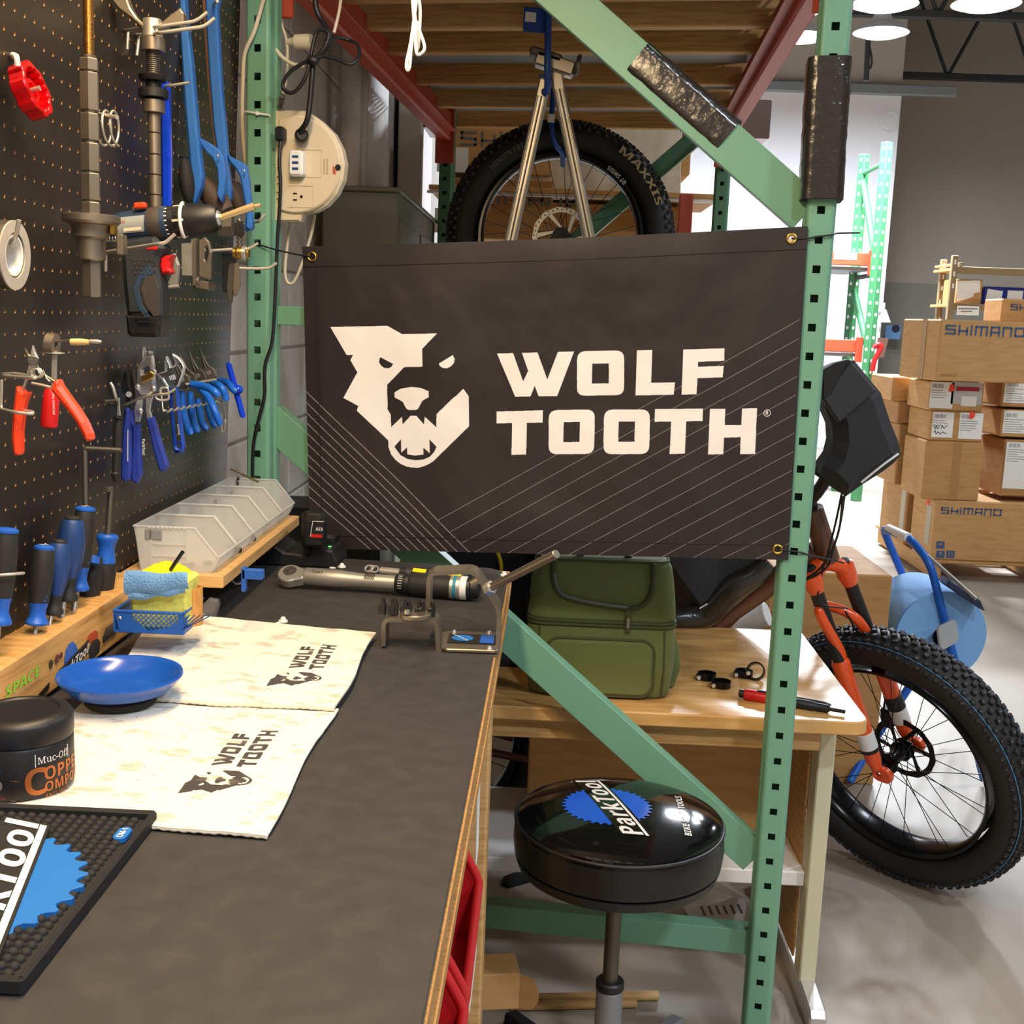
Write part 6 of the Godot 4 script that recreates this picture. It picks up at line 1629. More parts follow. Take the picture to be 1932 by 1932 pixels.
	var sets := [
		[[Vector3(-.5674,1.368,-1.8), Vector3(-.5652,1.3365,-1.8), Vector3(-.5596,1.3141,-1.8), Vector3(-.5529,1.3001,-1.8)], [Vector3(-.5564,1.3801,-1.8), Vector3(-.5262,1.3782,-1.78), Vector3(-.5048,1.3729,-1.76), Vector3(-.4983,1.365,-1.76)], Vector3(-.5647,1.3864,-1.8)],
		[[Vector3(-.5755,1.3634,-1.87), Vector3(-.5732,1.3307,-1.87), Vector3(-.5682,1.3074,-1.87), Vector3(-.5621,1.2964,-1.87)], [Vector3(-.5641,1.3725,-1.87), Vector3(-.541,1.3575,-1.85), Vector3(-.5251,1.3391,-1.83), Vector3(-.5149,1.3132,-1.83)], Vector3(-.5762,1.3858,-1.87)],
		[[Vector3(-.5815,1.3471,-1.93), Vector3(-.5781,1.3258,-1.93), Vector3(-.5737,1.3062,-1.93), Vector3(-.5657,1.2949,-1.93)], [Vector3(-.5589,1.3764,-1.93), Vector3(-.5334,1.3702,-1.9), Vector3(-.5264,1.3556,-1.9), Vector3(-.5247,1.3478,-1.9)], Vector3(-.5785,1.3863,-1.93)],
		[[Vector3(-.5856,1.3557,-1.99), Vector3(-.5812,1.3265,-1.99), Vector3(-.5739,1.3037,-1.99), Vector3(-.5674,1.2938,-1.99)], [Vector3(-.5614,1.3759,-1.99), Vector3(-.5384,1.3729,-1.96), Vector3(-.5266,1.3631,-1.95), Vector3(-.5203,1.3607,-1.95)], Vector3(-.578,1.388,-1.99)]]
	var nm := ["nearest the adjustable wrench", "second along from the adjustable wrench", "third along from the adjustable wrench", "farthest along, beside the blue cross-handle"]
	for k in 4:
		var s: Array = sets[k]
		t = thing("snap_ring_pliers", "slim pliers with curved light blue dipped handles, %s" % nm[k], "pliers", s[0][3], "light blue pliers in the wire rack")
		for j in 2: obj("handle", MB.new().tube(spline(s[j], 6), [0.004, 0.0052, 0.0056, 0.0058, 0.006, 0.006, 0.006, 0.006, 0.006, 0.006, 0.006, 0.006, 0.006, 0.0062, 0.0062, 0.006, 0.0058, 0.005, 0.002], 12), bl, t)
		var h: Vector3 = s[2]
		obj("joint_plate", MB.new().prism([Vector2(-.012,-.012), Vector2(0.004,-.016), Vector2(0.014,-.006), Vector2(0.01,.006), Vector2(0.002,.012), Vector2(-.008,.006)], Transform3D(Basis(), h), 0.008, 0.001), mats.dark_steel if k < 3 else mats.brown_steel, t)
		for j in 2: obj("tip", MB.new().tube([h + Vector3(-0.006 + 0.006 * j, 0.008, 0.004), h + Vector3(-0.012 + 0.003 * j, 0.024, 0.004), h + Vector3(-0.016 - 0.001 * j, 0.042, 0.004)], [0.003, 0.0022, 0.0008], 7), mats.dark_steel, t)
		obj("pivot", MB.new().cyl(h + Vector3(0,0,.007), h + Vector3(0,0,.0095), 0.004, -1, 12), mats.steel, t)
	t = thing("cross_wrench", "shiny blue coated cross-handle wrench hanging at the end of the plier row", "wrench", Vector3(-.5164,1.3151,-1.98))
	obj("bar", MB.new().tube([Vector3(-.5438,1.407,-1.98), Vector3(-.542,1.4016,-1.98), Vector3(-.5183,1.3169,-1.98), Vector3(-.5173,1.3132,-1.98)], [0.003, 0.0052, 0.0052, 0.003], 14), mats.gloss_blue, t)
	obj("cross_boss", MB.new().ball(Vector3(-.5251,1.3617,-1.975), Vector3(0.009,.008,.008), Basis(), 14), mats.gloss_blue, t)
	hook([Vector3(-.6241,1.3223,-2.1968), Vector3(-.61,1.3239,-2.1831), Vector3(-.5543,1.3082,-2), Vector3(-.5553,1.2877,-2), Vector3(-.561,1.2838,-2), Vector3(-.5608,1.3173,-2)], "long thin wire loop hanging below the plier row", 0.0014)

func handle_tool(label: String, a: Vector3, b: Vector3, prof: Array, neck: Array, cap_r: float, m0: Material, m1: Material, shaft: Array, sr: float, name := "screwdriver") -> Node3D:  # a top end, b bottom of the handle
	var t := thing(name, label, "screwdriver", shaft[-1] if shaft.size() else b, "drivers standing in the ledge")
	obj("handle", lathe_px(prof, a, b, 8 if m0 != mats.blue_handle and false else 20), m0, t)
	if neck.size(): obj("neck", lathe_px(neck, a, b, 22), m1, t)
	var ax := (a - b).normalized()
	if cap_r > 0.0: obj("cap", MB.new().lathe([Vector2(cap_r, -0.001), Vector2(cap_r, 0.002), Vector2(cap_r * 0.75, 0.0042), Vector2(0,.005)], a, ax, 22), m1 if name == "screwdriver" else m1, t)
	if shaft.size() > 1: obj("shaft", MB.new().tube(shaft, sr, 10), mats.steel, t)
	return t

func side_text(t: Node3D, s: String, h: float, p: Vector3, dir: Vector3, m: Material) -> void:  # a word running along an upright handle, on the side turned to the camera
	var d := dir.normalized()
	var nn := Vector3(0.42,0,1).normalized()
	var up := nn.cross(d)
	obj("lettering", MB.new().letters(words(s, h), func(q: Vector2) -> Vector3: return p + d * q.x + up * (q.y - h / 2) - nn * (0.3 * pow(absf(q.y - h / 2) / 0.008, 2.0) * 0.008), func(_q: Vector2) -> Vector3: return nn), m, t)

func drivers() -> void:
	var bk: StandardMaterial3D = mats.black_grip
	var bh: StandardMaterial3D = mats.blue_handle
	var nv := mat("navy_handle", hx("1d3f7a"), 0.45)
	var star: StandardMaterial3D = mats.white_paint
	var P1 := [[0.0, 0], [0.0, 0.0115], [0.03, 0.0125], [0.2, 0.0135], [0.45, 0.0135], [0.7, 0.0115], [0.72, 0]]
	var N1 := [[0.7, 0.0113], [0.78, 0.0095], [0.86, 0.0092], [0.93, 0.012], [0.96, 0.0135], [0.985, 0.013], [1.0, 0.009], [1.0, 0]]
	var t := handle_tool("black and blue screwdriver with white cross on its cap, nearest full one in the ledge", Vector3(-.592,1.2064,-1.3419), Vector3(-.598,1.1145,-1.3285), P1, N1, 0.0118, bk, bh, [Vector3(-.598,1.1148,-1.3271), Vector3(-.598,1.079,-1.3143)], 0.0028)
	side_text(t, "ParkTool", 0.0062, Vector3(-.592,1.1453,-1.3376) + Vector3(0.0055,0,.0125), Vector3(-.592,1.1914,-1.3513) - Vector3(-.592,1.1492,-1.3349), mat("blue_ink", hx("2f5fa8"), 0.5))
	obj("cap_mark", MB.new().letters(strokes([[Vector2(-.005,0), Vector2(0.005,0)], [Vector2(0,-.005), Vector2(0,.005)]], 0.0018), func(q: Vector2) -> Vector3: return Vector3(-.592,1.2064,-1.3419) + Vector3(q.x, 0.0052, q.y), func(_q: Vector2) -> Vector3: return Vector3.UP), star, t)
	t = handle_tool("navy screwdriver with slotted cap, second full one in the ledge", Vector3(-.592,1.2046,-1.3877), Vector3(-.598,1.115,-1.3769), [[0, 0], [0, 0.0105], [0.04, 0.0122], [0.25, 0.0145], [0.5, 0.0135], [0.72, 0.009], [0.72, 0]], [[0.7, 0.0092], [0.8, 0.008], [0.88, 0.0085], [0.93, 0.0115], [0.98, 0.0115], [1.0, 0.008], [1.0, 0]], 0.009, nv, bk, [Vector3(-.598,1.1166,-1.3708), Vector3(-.598,1.0783,-1.3528)], 0.0024)
	side_text(t, "ParkTool", 0.0055, Vector3(-.592,1.1613,-1.3976) + Vector3(0.0055,0,.0135), Vector3(-.592,1.1932,-1.4078) - Vector3(-.592,1.1617,-1.396), mats.black_plastic)
	t = handle_tool("thick navy faceted screwdriver, third full one in the ledge", Vector3(-.592,1.227,-1.4281), Vector3(-.598,1.1212,-1.4175), [[0, 0], [0, 0.012], [0.04, 0.0142], [0.3, 0.0178], [0.5, 0.0165], [0.7, 0.0105], [0.7, 0]], [[0.68, 0.0108], [0.78, 0.0092], [0.86, 0.0095], [0.92, 0.0135], [0.97, 0.0135], [1.0, 0.009], [1.0, 0]], 0.0105, nv, bk, [Vector3(-.598,1.1236,-1.4079), Vector3(-.598,1.08,-1.392)], 0.0036)
	t = handle_tool("black and blue screwdriver with blue cap, standing before the long hex key", Vector3(-.592,1.2325,-1.4695), Vector3(-.598,1.1268,-1.4551), P1, N1, 0.0128, bk, bh, [Vector3(-.598,1.1281,-1.45), Vector3(-.598,1.0823,-1.4267)], 0.0036)
	side_text(t, "ParkTool", 0.0068, Vector3(-.592,1.1643,-1.467) + Vector3(0.006,0,.0125), Vector3(-.592,1.2152,-1.488) - Vector3(-.592,1.1671,-1.4672), mats.blue_ink)
	obj("cap_mark", MB.new().letters(strokes([[Vector2(-.005,0), Vector2(0.005,0)], [Vector2(0,-.005), Vector2(0,.005)]], 0.0018), func(q: Vector2) -> Vector3: return Vector3(-.592,1.2325,-1.4695) + Vector3(q.x, 0.0052, q.y), func(_q: Vector2) -> Vector3: return Vector3.UP), star, t)
	t = handle_tool("black and blue screwdriver cut by the picture's edge, held in a wire ring", Vector3(-.59,1.2455,-1.2428), Vector3(-.596,1.1412,-1.2297), P1, N1, 0.013, bk, bh, [Vector3(-.596,1.1419,-1.2272), Vector3(-.597,1.1016,-1.2186)], 0.0034)
	var rc := Vector3(-.59,1.1986,-1.2341)
	single("wire_ring", MB.new().tube(range(28).map(func(i): return rc + Vector3(0.02 * cos(TAU * i / 28), 0.004 * sin(TAU * i / 28 + 0.6), 0.019 * sin(TAU * i / 28))), 0.0017, 7, true), mats.wire, "wire ring round the half-seen screwdriver at the near end of the pegboard", "ring", rc)
	t = thing("hex_key", "long hex key with bent top set in a black handle behind the screwdrivers", "hex key", Vector3(-.612,1.0704,-1.5171))
	obj("handle", lathe_px([[0, 0], [0, 0.012], [0.05, 0.0138], [0.4, 0.0152], [0.75, 0.0135], [0.96, 0.0115], [1, 0.009], [1, 0]], Vector3(-.606,1.1576,-1.5276), Vector3(-.612,1.0697,-1.517), 8), bk, t)
	var sb := mat("key_steel", hx("8e8a80"), 0.35, 0.9)
	obj("shaft", MB.new().tube(bend([Vector3(-.606,1.1606,-1.5129), Vector3(-.604,1.2299,-1.4995), Vector3(-.604,1.3021,-1.5021), Vector3(-.604,1.3092,-1.5026), Vector3(-0.555, Vector3(-.604,1.3085,-1.5025).y, Vector3(-.604,1.3085,-1.5025).z)], 0.008, 5), 0.0038, 6), sb, t)
	obj("shoulder", MB.new().cyl(Vector3(-.6,1.1524,-1.5046), Vector3(-.6,1.1617,-1.5088), 0.0105, -1, 18), bh, t)
	t = thing("hex_key", "hex key with short bent tip and a waisted black and blue handle, last in the ledge row", "hex key", Vector3(-.606,1.0749,-1.5592))
	obj("handle", lathe_px([[0.36, 0], [0.36, 0.0135], [0.5, 0.0158], [0.75, 0.0138], [0.97, 0.0105], [1, 0.008], [1, 0]], Vector3(-.6,1.1818,-1.5652), Vector3(-.606,1.0759,-1.5553), 8), bk, t)
	obj("neck", lathe_px([[0, 0], [0, 0.013], [0.03, 0.0148], [0.06, 0.0148], [0.13, 0.0115], [0.2, 0.0105], [0.3, 0.0125], [0.38, 0.0135], [0.38, 0]], Vector3(-.6,1.1818,-1.5652), Vector3(-.606,1.0759,-1.5553), 22), bh, t)
	obj("shaft", MB.new().tube(bend([Vector3(-.6,1.1818,-1.5652), Vector3(-.596,1.2427,-1.5699), Vector3(-.596,1.2464,-1.5701), Vector3(-.596,1.2471,-1.5702) + Vector3(0.0,.0,.02)], 0.006, 5), 0.0042, 6), sb, t)
	obj("ferrule", MB.new().cyl(Vector3(-.606,1.0759,-1.5553), Vector3(-.606,1.0729,-1.5551), 0.004, -1, 12), mats.brown_steel, t)

func bins_and_basket() -> void:
	var z0 := -1.675
	var z1 := -2.215
	var sh := thing("bin_shelf", "thin pine shelf board on the pegboard carrying the clear bins", "shelf", Vector3(-.55,1.085,-1.95))
	obj("board", MB.new().box(Vector3(-0.546, 1.0935, (z0 + z1) / 2), Vector3(0.155, 0.019, z0 - z1), Basis(), 0.0015), mats.lumber1, sh)
	obj("bracket", MB.new().box(Vector3(-.56,1.07,-2.1), Vector3(0.1,.03,.02), Basis(), 0.002), mats.dark_steel, sh)
	var cl := mat("clear_plastic", Color(0.87, 0.87, 0.85, 0.42), 0.35)
	cl.transparency = BaseMaterial3D.TRANSPARENCY_ALPHA
	var nm := ["nearest, at the end by the blue cloth", "second from the blue cloth", "third of five", "fourth from the blue cloth", "farthest, by the green post"]
	for k in 5:
		var o := Vector3(-0.608, 1.103, -1.69 - 0.1065 * k)
		var b := hopper("clear_bin", "frosted clear stacking bin on the pine shelf, %s" % nm[k], "bin", o, 0.128, 0.068, 0.104, cl, "clear bins on the shelf", true)
		obj("card_slot", MB.new().box(o + Vector3(0.03,.056,.0), Vector3(0.026,.016,.003), Basis(), 0.001), mat("slot_grey", hx("8a8c8d"), 0.5), b)
		if k >= 3: obj("hole_plug", MB.new().cyl(o + Vector3(0.034,.057,.0015), o + Vector3(0.034,.057,.004), 0.003, -1, 12), mats.black_plastic, b)
		for j in ([3, 6, 5, 4, 0][k]):
			var r := RandomNumberGenerator.new()
			r.seed = k * 10 + j
			var q := o + Vector3(r.randf_range(0.05, 0.11), 0.005, -r.randf_range(0.015, 0.08))
			single("bin_bolt", MB.new().cyl(q, q + Vector3(0.008,.0,.004), 0.003, -1, 8).cyl(q + Vector3(0.008,0,.004), q + Vector3(0.011,0,.0055), 0.0048, -1, 10), mats.black_plastic, "small black bolt lying in the clear bin, %s" % ["nearest bin", "second bin", "third bin", "fourth bin", ""][k], "bolt", q, "loose bolts in the clear bins %d" % k)
	var gt: StandardMaterial3D = mats.bit_gold
	var db := Vector3(-.5988,1.1918,-2.2)
	var de := Vector3(-.5312,1.1781,-2.14)
	single("drill_bit", MB.new().cyl(de, de.lerp(db, 0.55), 0.0024, -1, 10).tube(range(30).map(func(i): return de.lerp(db, 0.55 + 0.45 * i / 29.0) + Vector3(0, 0.0009 * cos(i * 0.8), 0.0009 * sin(i * 0.8))), 0.0017, 6), gt, "golden twist drill bit held slanting before the green post", "drill bit", de)
	single("drill_bit", MB.new().tube(range(16).map(func(i): return Vector3(-.5875,1.1559,-2.2).lerp(Vector3(-.5854,1.1768,-2.2), i / 15.0) + Vector3(0.0012 * cos(i * 1.0), 0, 0.0012 * sin(i * 1.0))), 0.0026, 6), mats.dark_steel, "short dark drill bit standing behind the clear bins", "drill bit", Vector3(-.5875,1.1559,-2.2))
	var bm := mat("basket_blue", hx("1c58b0"), 0.4)
	var z := -1.455
	var bk := thing("mesh_basket", "blue perforated steel basket hung on the timber ledge in front of the shelf", "basket", Vector3(-0.5, 1.075, z - 0.05))
	var x0 := Vector3(-.5515,1.1025,-1.455).x
	var x1 := Vector3(-.4596,1.1023,-1.455).x
	var yt := Vector3(-.5059,1.1024,-1.455).y
	var yb := yt - 0.028
	var dz := 0.085
	for e in [[x0, z, x1, z], [x1, z, x1, z - dz], [x0, z, x0, z - dz], [x0, z - dz, x1, z - dz]]:
		obj("rim", MB.new().tube([Vector3(e[0], yt, e[1]), Vector3(e[2], yt, e[3])], 0.0022, 8), bm, bk)
	obj("tray", MB.new().box(Vector3((x0 + x1) / 2, yb, z - dz / 2), Vector3(x1 - x0, 0.0025, dz), Basis(), 0.0005), bm, bk)
	obj("side_plate", MB.new().box(Vector3(x1 - 0.0035, (yt + yb) / 2, z), Vector3(0.007, yt - yb, 0.002)), bm, bk)
	obj("side_plate", MB.new().prism([Vector2(x0, yt), Vector2(x0 + 0.018, yt), Vector2(x0 + 0.026, yt - 0.012), Vector2(x0 + 0.04, yt - 0.022), Vector2((x0 + x1) / 2, yb + 0.003), Vector2(x1 - 0.03, yt - 0.022), Vector2(x1 - 0.007, yt - 0.014), Vector2(x1 - 0.007, yb), Vector2(x0 + 0.008, yb)], Transform3D(Basis(), Vector3(0, 0, z - 0.001)), 0.002), bm, bk)
	obj("side_plate", MB.new().box(Vector3(x1, (yt + yb) / 2 - 0.004, z - dz / 2), Vector3(0.002, yt - yb - 0.008, dz)), bm, bk)
	obj("side_plate", MB.new().box(Vector3(x0, (yt + yb) / 2, z - dz / 2), Vector3(0.002, yt - yb, dz)), bm, bk)
	var ms := MB.new()
	for i in 18:
		for s in [-1, 1]:
			var xa := x0 + 0.012 + i * 0.0068
			var p := Vector3(xa, yt - 0.001, z + 0.0006)
			var q := Vector3(xa + s * 0.024, yb + 0.004, z + 0.0006)
			q.x = clampf(q.x, x0 + 0.014, x1 - 0.006)
			ms.tube([p, q], 0.0007, 4, false, false)
	obj("mesh", ms, bm, bk).set_meta("kind", "stuff")
	obj("hook_arm", MB.new().box(Vector3(x1 + 0.045, yt + 0.018, z - dz - 0.05), Vector3(0.006,.035,.012), Basis(), 0.001), bm, bk)
	obj("hook_arm", MB.new().box(Vector3(x1 + 0.058, yt + 0.026, z - dz - 0.05), Vector3(0.03,.014,.012), Basis(), 0.001), bm, bk)
	obj("screw", MB.new().ball(Vector3(x0 + 0.008, yt - 0.009, z + 0.001), Vector3(0.0025,.0025,.0012), Basis(), 10), mats.chrome, bk)
	var sp := textured("sponge_yellow", noise_tex(128, 0.09, [[0, hx("b9b94e")], [0.5, hx("d9d96a")], [1, hx("e6e682")]], 3, 61), 0.95, 9)
	var sy := mat("sponge_bright", hx("f0e814"), 0.95)
	var sx0 := Vector3(-.5336,1.1034,-1.46).x
	var sx1 := Vector3(-.4583,1.1068,-1.46).x
	var s0 := Vector3((sx0 + sx1) / 2, yb + 0.0015, z - 0.04)
	var top := Vector3(-.5136,1.1585,-1.48).y
	var t := thing("sponge", "yellow sponge block with a ragged bright top, in the blue basket", "sponge", s0)
	obj("block", MB.new().box(Vector3(s0.x, (s0.y + top - 0.014) / 2, s0.z), Vector3(sx1 - sx0, top - 0.014 - s0.y, 0.06), Basis(), 0.004), sp, t)
	var nz := FastNoiseLite.new()
	nz.frequency = 60.0
	obj("ragged_top", MB.new().grid(30, 16, func(u: float, v: float) -> Vector3:
		var e := minf(1.0, 8.0 * minf(minf(u, 1 - u), minf(v, 1 - v)))
		var w: float = lerpf(sx0 + 0.001, sx1 - 0.003, u)
		return Vector3(w, top - 0.018 + e * (0.013 * sin(PI * clampf(u * 1.05, 0, 1)) + 0.004 + 0.004 * nz.get_noise_2d(u * 0.2, v * 0.1)), s0.z + 0.029 - 0.058 * v)), sy, t)
	var cf := mat("cloth_blue", hx("6f9fd0"), 0.95)
	cf.normal_enabled = true
	cf.normal_texture = noise_tex(128, 0.12, [[0, Color.BLACK], [1, Color.WHITE]], 3, 63, 3.0)
	cf.uv1_triplanar = true
	cf.uv1_scale = Vector3.ONE * 14
	cf.rim_enabled = true
	cf.rim = 0.4
	var cz := z - 0.005
	t = thing("microfibre_cloth", "folded light blue cloth draped over the yellow sponge", "cloth", Vector3(s0.x, top - 0.03, cz))
	var cl0 := Vector3(-.535,1.1573,-1.455)
	var cr0 := Vector3(-.4528,1.1574,-1.455)
	var cr1 := Vector3(-.4502,1.1362,-1.455)
	var cl1 := Vector3(-.5356,1.1246,-1.455)
	obj("fold", MB.new().grid(26, 14, func(u: float, v: float) -> Vector3:
		var p: Vector3 = cl0.lerp(cr0, u).lerp(cl1.lerp(cr1, u), v)
		var bulge := 0.007 * pow(sin(PI * clampf(v, 0.02, 0.98)), 0.4) + 0.0015 * sin(u * 11.0 + v * 3.0)
		return p + Vector3(0, 0.0015 * sin(u * 9.0), bulge)), cf, t)
	obj("fold", MB.new().grid(20, 8, func(u: float, v: float) -> Vector3:
		var p: Vector3 = (cl1 + Vector3(0.004,.003,0)).lerp(cr1 + Vector3(-.006,.004,0), u) + Vector3(0, -0.011 * v, 0.0)
		return p + Vector3(0, 0.0015 * sin(u * 14.0 + 1.0), 0.0025 * sin(PI * v))), cf, t)
	var bw := textured("bamboo", noise_tex(128, 0.05, [[0, hx("a37236")], [0.5, hx("c08a46")], [1, hx("d2a05a")]], 3, 66, 0.0, Vector2(3,.6)), 0.55, 6)
	var bc := Vector3(-.4601,1.0928,-1.5)
	single("wooden_cup", MB.new().lathe([Vector2(0,0), Vector2(0.0135,0), Vector2(0.0135,.052), Vector2(0.0115,.052), Vector2(0.0115,.004), Vector2(0,.004)], Vector3(bc.x - 0.001, yb + 0.002, -1.5), Vector3.UP, 24), bw, "short bamboo cup standing beside the sponge in the blue basket", "cup", Vector3(bc.x, yb + 0.002, -1.5))
	single("steel_straw", MB.new().pipe(Vector3(-.4833,1.1552,-1.478), Vector3(-.4642,1.182,-1.47), 0.0026, 0.0019, 14), mat("gunmetal", hx("4a4d50"), 0.3, 0.8), "dark metal tube stuck in the yellow sponge", "tube", Vector3(-.4833,1.1552,-1.478))
	var gp := mat("clear_bag", Color(0.55, 0.55, 0.55, 0.35), 0.3)
	gp.transparency = BaseMaterial3D.TRANSPARENCY_ALPHA
	t = thing("plastic_bag", "small crumpled clear bag with recycling triangles leaning by the towel's corner", "bag", Vector3(-.4896,1.03,-1.6747))
	obj("film", MB.new().prism(pv([-.5098,1.0318,-.5048,1.0527,-.4909,1.0673,-.4773,1.0654,-.4757,1.0564,-.4839,1.0247,-.5034,1.023]), Transform3D(Basis(), Vector3(0,0,-1.69)), 0.016, 0.004), gp, t)
	for q in [Vector3(-.4976,1.0411,-1.672), Vector3(-.5058,1.0325,-1.672), Vector3(-.4961,1.0329,-1.672)]: obj("recycling_mark", MB.new().letters(strokes([[Vector2(0,.004), Vector2(0.0036,-.002), Vector2(-.0036,-.002), Vector2(0,.004)]], 0.0008), func(p: Vector2) -> Vector3: return q + Vector3(p.x, p.y, 0), func(_p: Vector2) -> Vector3: return Vector3.BACK), mats.white_paint, t)
	single("tape_ring", MB.new().torus(Vector3(-.5078,1.059,-1.9), Vector3(1,.2,.3), 0.022, 0.0018, 28, 6), mats.wire, "thin metal ring hanging under the bin shelf", "ring", Vector3(-.5078,1.059,-1.9))


func soft_box(b: MB, ctr: Vector3, rows: Array, rad: float, wr := 0.0, sd := 1) -> MB:  # upholstered block: rows of [height, width, depth]
	var nz := FastNoiseLite.new()
	nz.seed = sd
	nz.frequency = 9.0
	var k := 9
	var per := rrect(1.0, 1.0, 0.2, Vector2.ZERO, k).size()
	var n := rows.size() - 1
	var at := func(u: float, v: float) -> Vector3:
		var f := v * n
		var i := mini(int(f), n - 1)
		var t := f - i
		var a: Array = rows[i]
		var c: Array = rows[i + 1]
		var w := lerpf(a[1], c[1], t)
		var d := lerpf(a[2], c[2], t)
		var y := lerpf(a[0], c[0], t)
		var rr := rrect(w, d, minf(rad, minf(w, d) * 0.49), Vector2.ZERO, k)
		var p: Vector2 = rr[int(round(u * per)) % per]
		var g := 1.0 + wr * nz.get_noise_3d(p.x * 2, y * 2, p.y * 2)
		return ctr + Vector3(p.x * g, y, -p.y * g)
	b.grid(per, n * 4, at)
	for e in [0, n]:
		var rr := rrect(rows[e][1], rows[e][2], minf(rad, minf(rows[e][1], rows[e][2]) * 0.49), Vector2.ZERO, k)
		for i in per: b.flat(ctr + Vector3(0, rows[e][0], 0), ctr + Vector3(rr[i].x, rows[e][0], -rr[i].y), ctr + Vector3(rr[(i + 1) % per].x, rows[e][0], -rr[(i + 1) % per].y), Vector3(0, 1 if e else -1, 0))
	return b

func table() -> void:
	var t := thing("side_table", "wood-topped side table on cream steel legs behind the green rack frame", "table", Vector3(0.2,0,-2.6))
	var tw := textured("table_wood", noise_tex(512, 0.014, [[0, hx("c08c4c")], [0.4, hx("d3a05c")], [0.7, hx("deb070")], [1, hx("e6bd80")]], 4, 81, 0.0, Vector2(0.6,3.0)), 0.35, 1.5)
	var top := [Vector2(-.42,-2.255), Vector2(0.655,-2.25)]
	for i in 6: top.append(Vector2(0.655,-2.285) + Vector2(sin(PI / 2 * i / 5), cos(PI / 2 * i / 5)) * 0.035)
	top += [Vector2(0.7,-2.95), Vector2(-.42,-2.955)]
	obj("table_top", MB.new().prism(top, Transform3D(Basis(Vector3.RIGHT, Vector3.BACK, Vector3.DOWN), Vector3(0,.72,0)), 0.03, 0.003), tw, t)
	obj("apron", MB.new().box(Vector3(0.1,.666,-2.3), Vector3(1.0,.048,.03), Basis(), 0.002), mats.lumber1, t)
	var cream := mat("cream_paint", hx("ddd6b4"), 0.5)
	for z in [-2.435, -2.86]:
		for x in [0.648, -0.36]: obj("leg", MB.new().box(Vector3(x, 0.37, z), Vector3(0.036, 0.64, 0.06 if z > -2.5 else 0.04), Basis(), 0.003), cream, t)
	obj("side_panel", MB.new().box(Vector3(0.628,.375,-2.65), Vector3(0.006,.6,.36), Basis(), 0.001), mats.lumber2, t)
	obj("foot_rail", MB.new().prism([Vector2(-2.95,0), Vector2(-2.29,0), Vector2(-2.29,.035), Vector2(-2.3,.048), Vector2(-2.4,.056), Vector2(-2.95,.056)], Transform3D(Basis(Vector3.BACK, Vector3.UP, Vector3.LEFT), Vector3(0.667,0,0)), 0.038, 0.004), mats.chrome, t)
	obj("foot_rail", MB.new().box(Vector3(-.36,.028,-2.62), Vector3(0.038,.056,.66), Basis(), 0.004), mats.chrome, t)
	obj("lower_shelf", MB.new().box(Vector3(0.13,.285,-2.63), Vector3(1.0,.035,.4), Basis(), 0.003), mats.white_paint, t)
	bag()
	var cs := [Vector3(.3911,.72,-2.4963), Vector3(.4163,.72,-2.4432), Vector3(.4793,.72,-2.5286), Vector3(.5047,.735,-2.5163)]
	var nm := ["nearest the green bag", "second, in front of the row", "third, tilted neighbour's support", "standing tilted, nearest the rack post"]
	for k in 4:
		var c: Vector3 = cs[k] + Vector3(0,.0005,0)
		var ct := thing("seat_clamp", "black ring seat clamp with a steel bolt on the wooden table, %s" % nm[k], "clamp", c, "black clamps on the table")
		var ax := Vector3.UP if k < 3 else Vector3(-.35,.5,.85).normalized()
		obj("ring", MB.new().pipe(c + ax * 0.0, c + ax * 0.014, 0.0205, 0.0172, 36), mat("black_anodised", hx("141416"), 0.22, 0.4), ct)
		obj("ear", MB.new().box(c + ax * 0.007 + Vector3(-.019,0,.008), Vector3(0.012,.012,.012), Basis(), 0.001), mats.black_anodised, ct)
		obj("bolt", MB.new().cyl(c + ax * 0.007 + Vector3(-.02,0,.013), c + ax * 0.007 + Vector3(-.02,0,.02), 0.0048, -1, 14, 0.0008), mats.chrome, ct)
	var a := Vector3(.4458,.732,-2.3677)
	var b := Vector3(.6516,.728,-2.2861)
	var ax := (b - a).normalized()
	var l := a.distance_to(b)
	var dt := thing("rotary_tool", "red and black pen-shaped tool lying on the table beyond the post", "tool", a)
	obj("tail_cap", MB.new().cyl(a - ax * 0.004, a + ax * 0.012, 0.009, -1, 20, 0.002), mats.black_plastic, dt)
	obj("body", MB.new().lathe([Vector2(0,0), Vector2(0.0115,0), Vector2(0.0125,.006), Vector2(0.0115, l * 0.42), Vector2(0, l * 0.42)], a + ax * 0.008, ax, 24), mats.red_handle, dt)
	obj("switch", MB.new().box(a + ax * 0.045 + Vector3(0,.012,0), Vector3(0.022,.006,.01), frame(Vector3.ZERO, ax, Vector3.UP).basis, 0.002), mats.black_plastic, dt)
	obj("nose", MB.new().lathe([Vector2(0,0), Vector2(0.0105,0), Vector2(0.0105, l * 0.22), Vector2(0.0085, l * 0.24), Vector2(0.0085, l * 0.36), Vector2(0.004, l * 0.38), Vector2(0.004, l * 0.5), Vector2(0.0048, l * 0.51), Vector2(0, l * 0.52)], a + ax * (l * 0.46), ax, 20), mats.black_plastic, dt)
	var a2 := Vector3(.5605,.726,-2.3666)
	var b2 := Vector3(.6306,.724,-2.341)
	single("stylus", MB.new().lathe([Vector2(0,0), Vector2(0.005,.001), Vector2(0.005,.06), Vector2(0.0018,.075), Vector2(0.001, a2.distance_to(b2)), Vector2(0, a2.distance_to(b2))], a2, b2 - a2, 14), mats.black_plastic, "thin black stylus beside the red pen-shaped tool", "stylus", a2)
	stool()
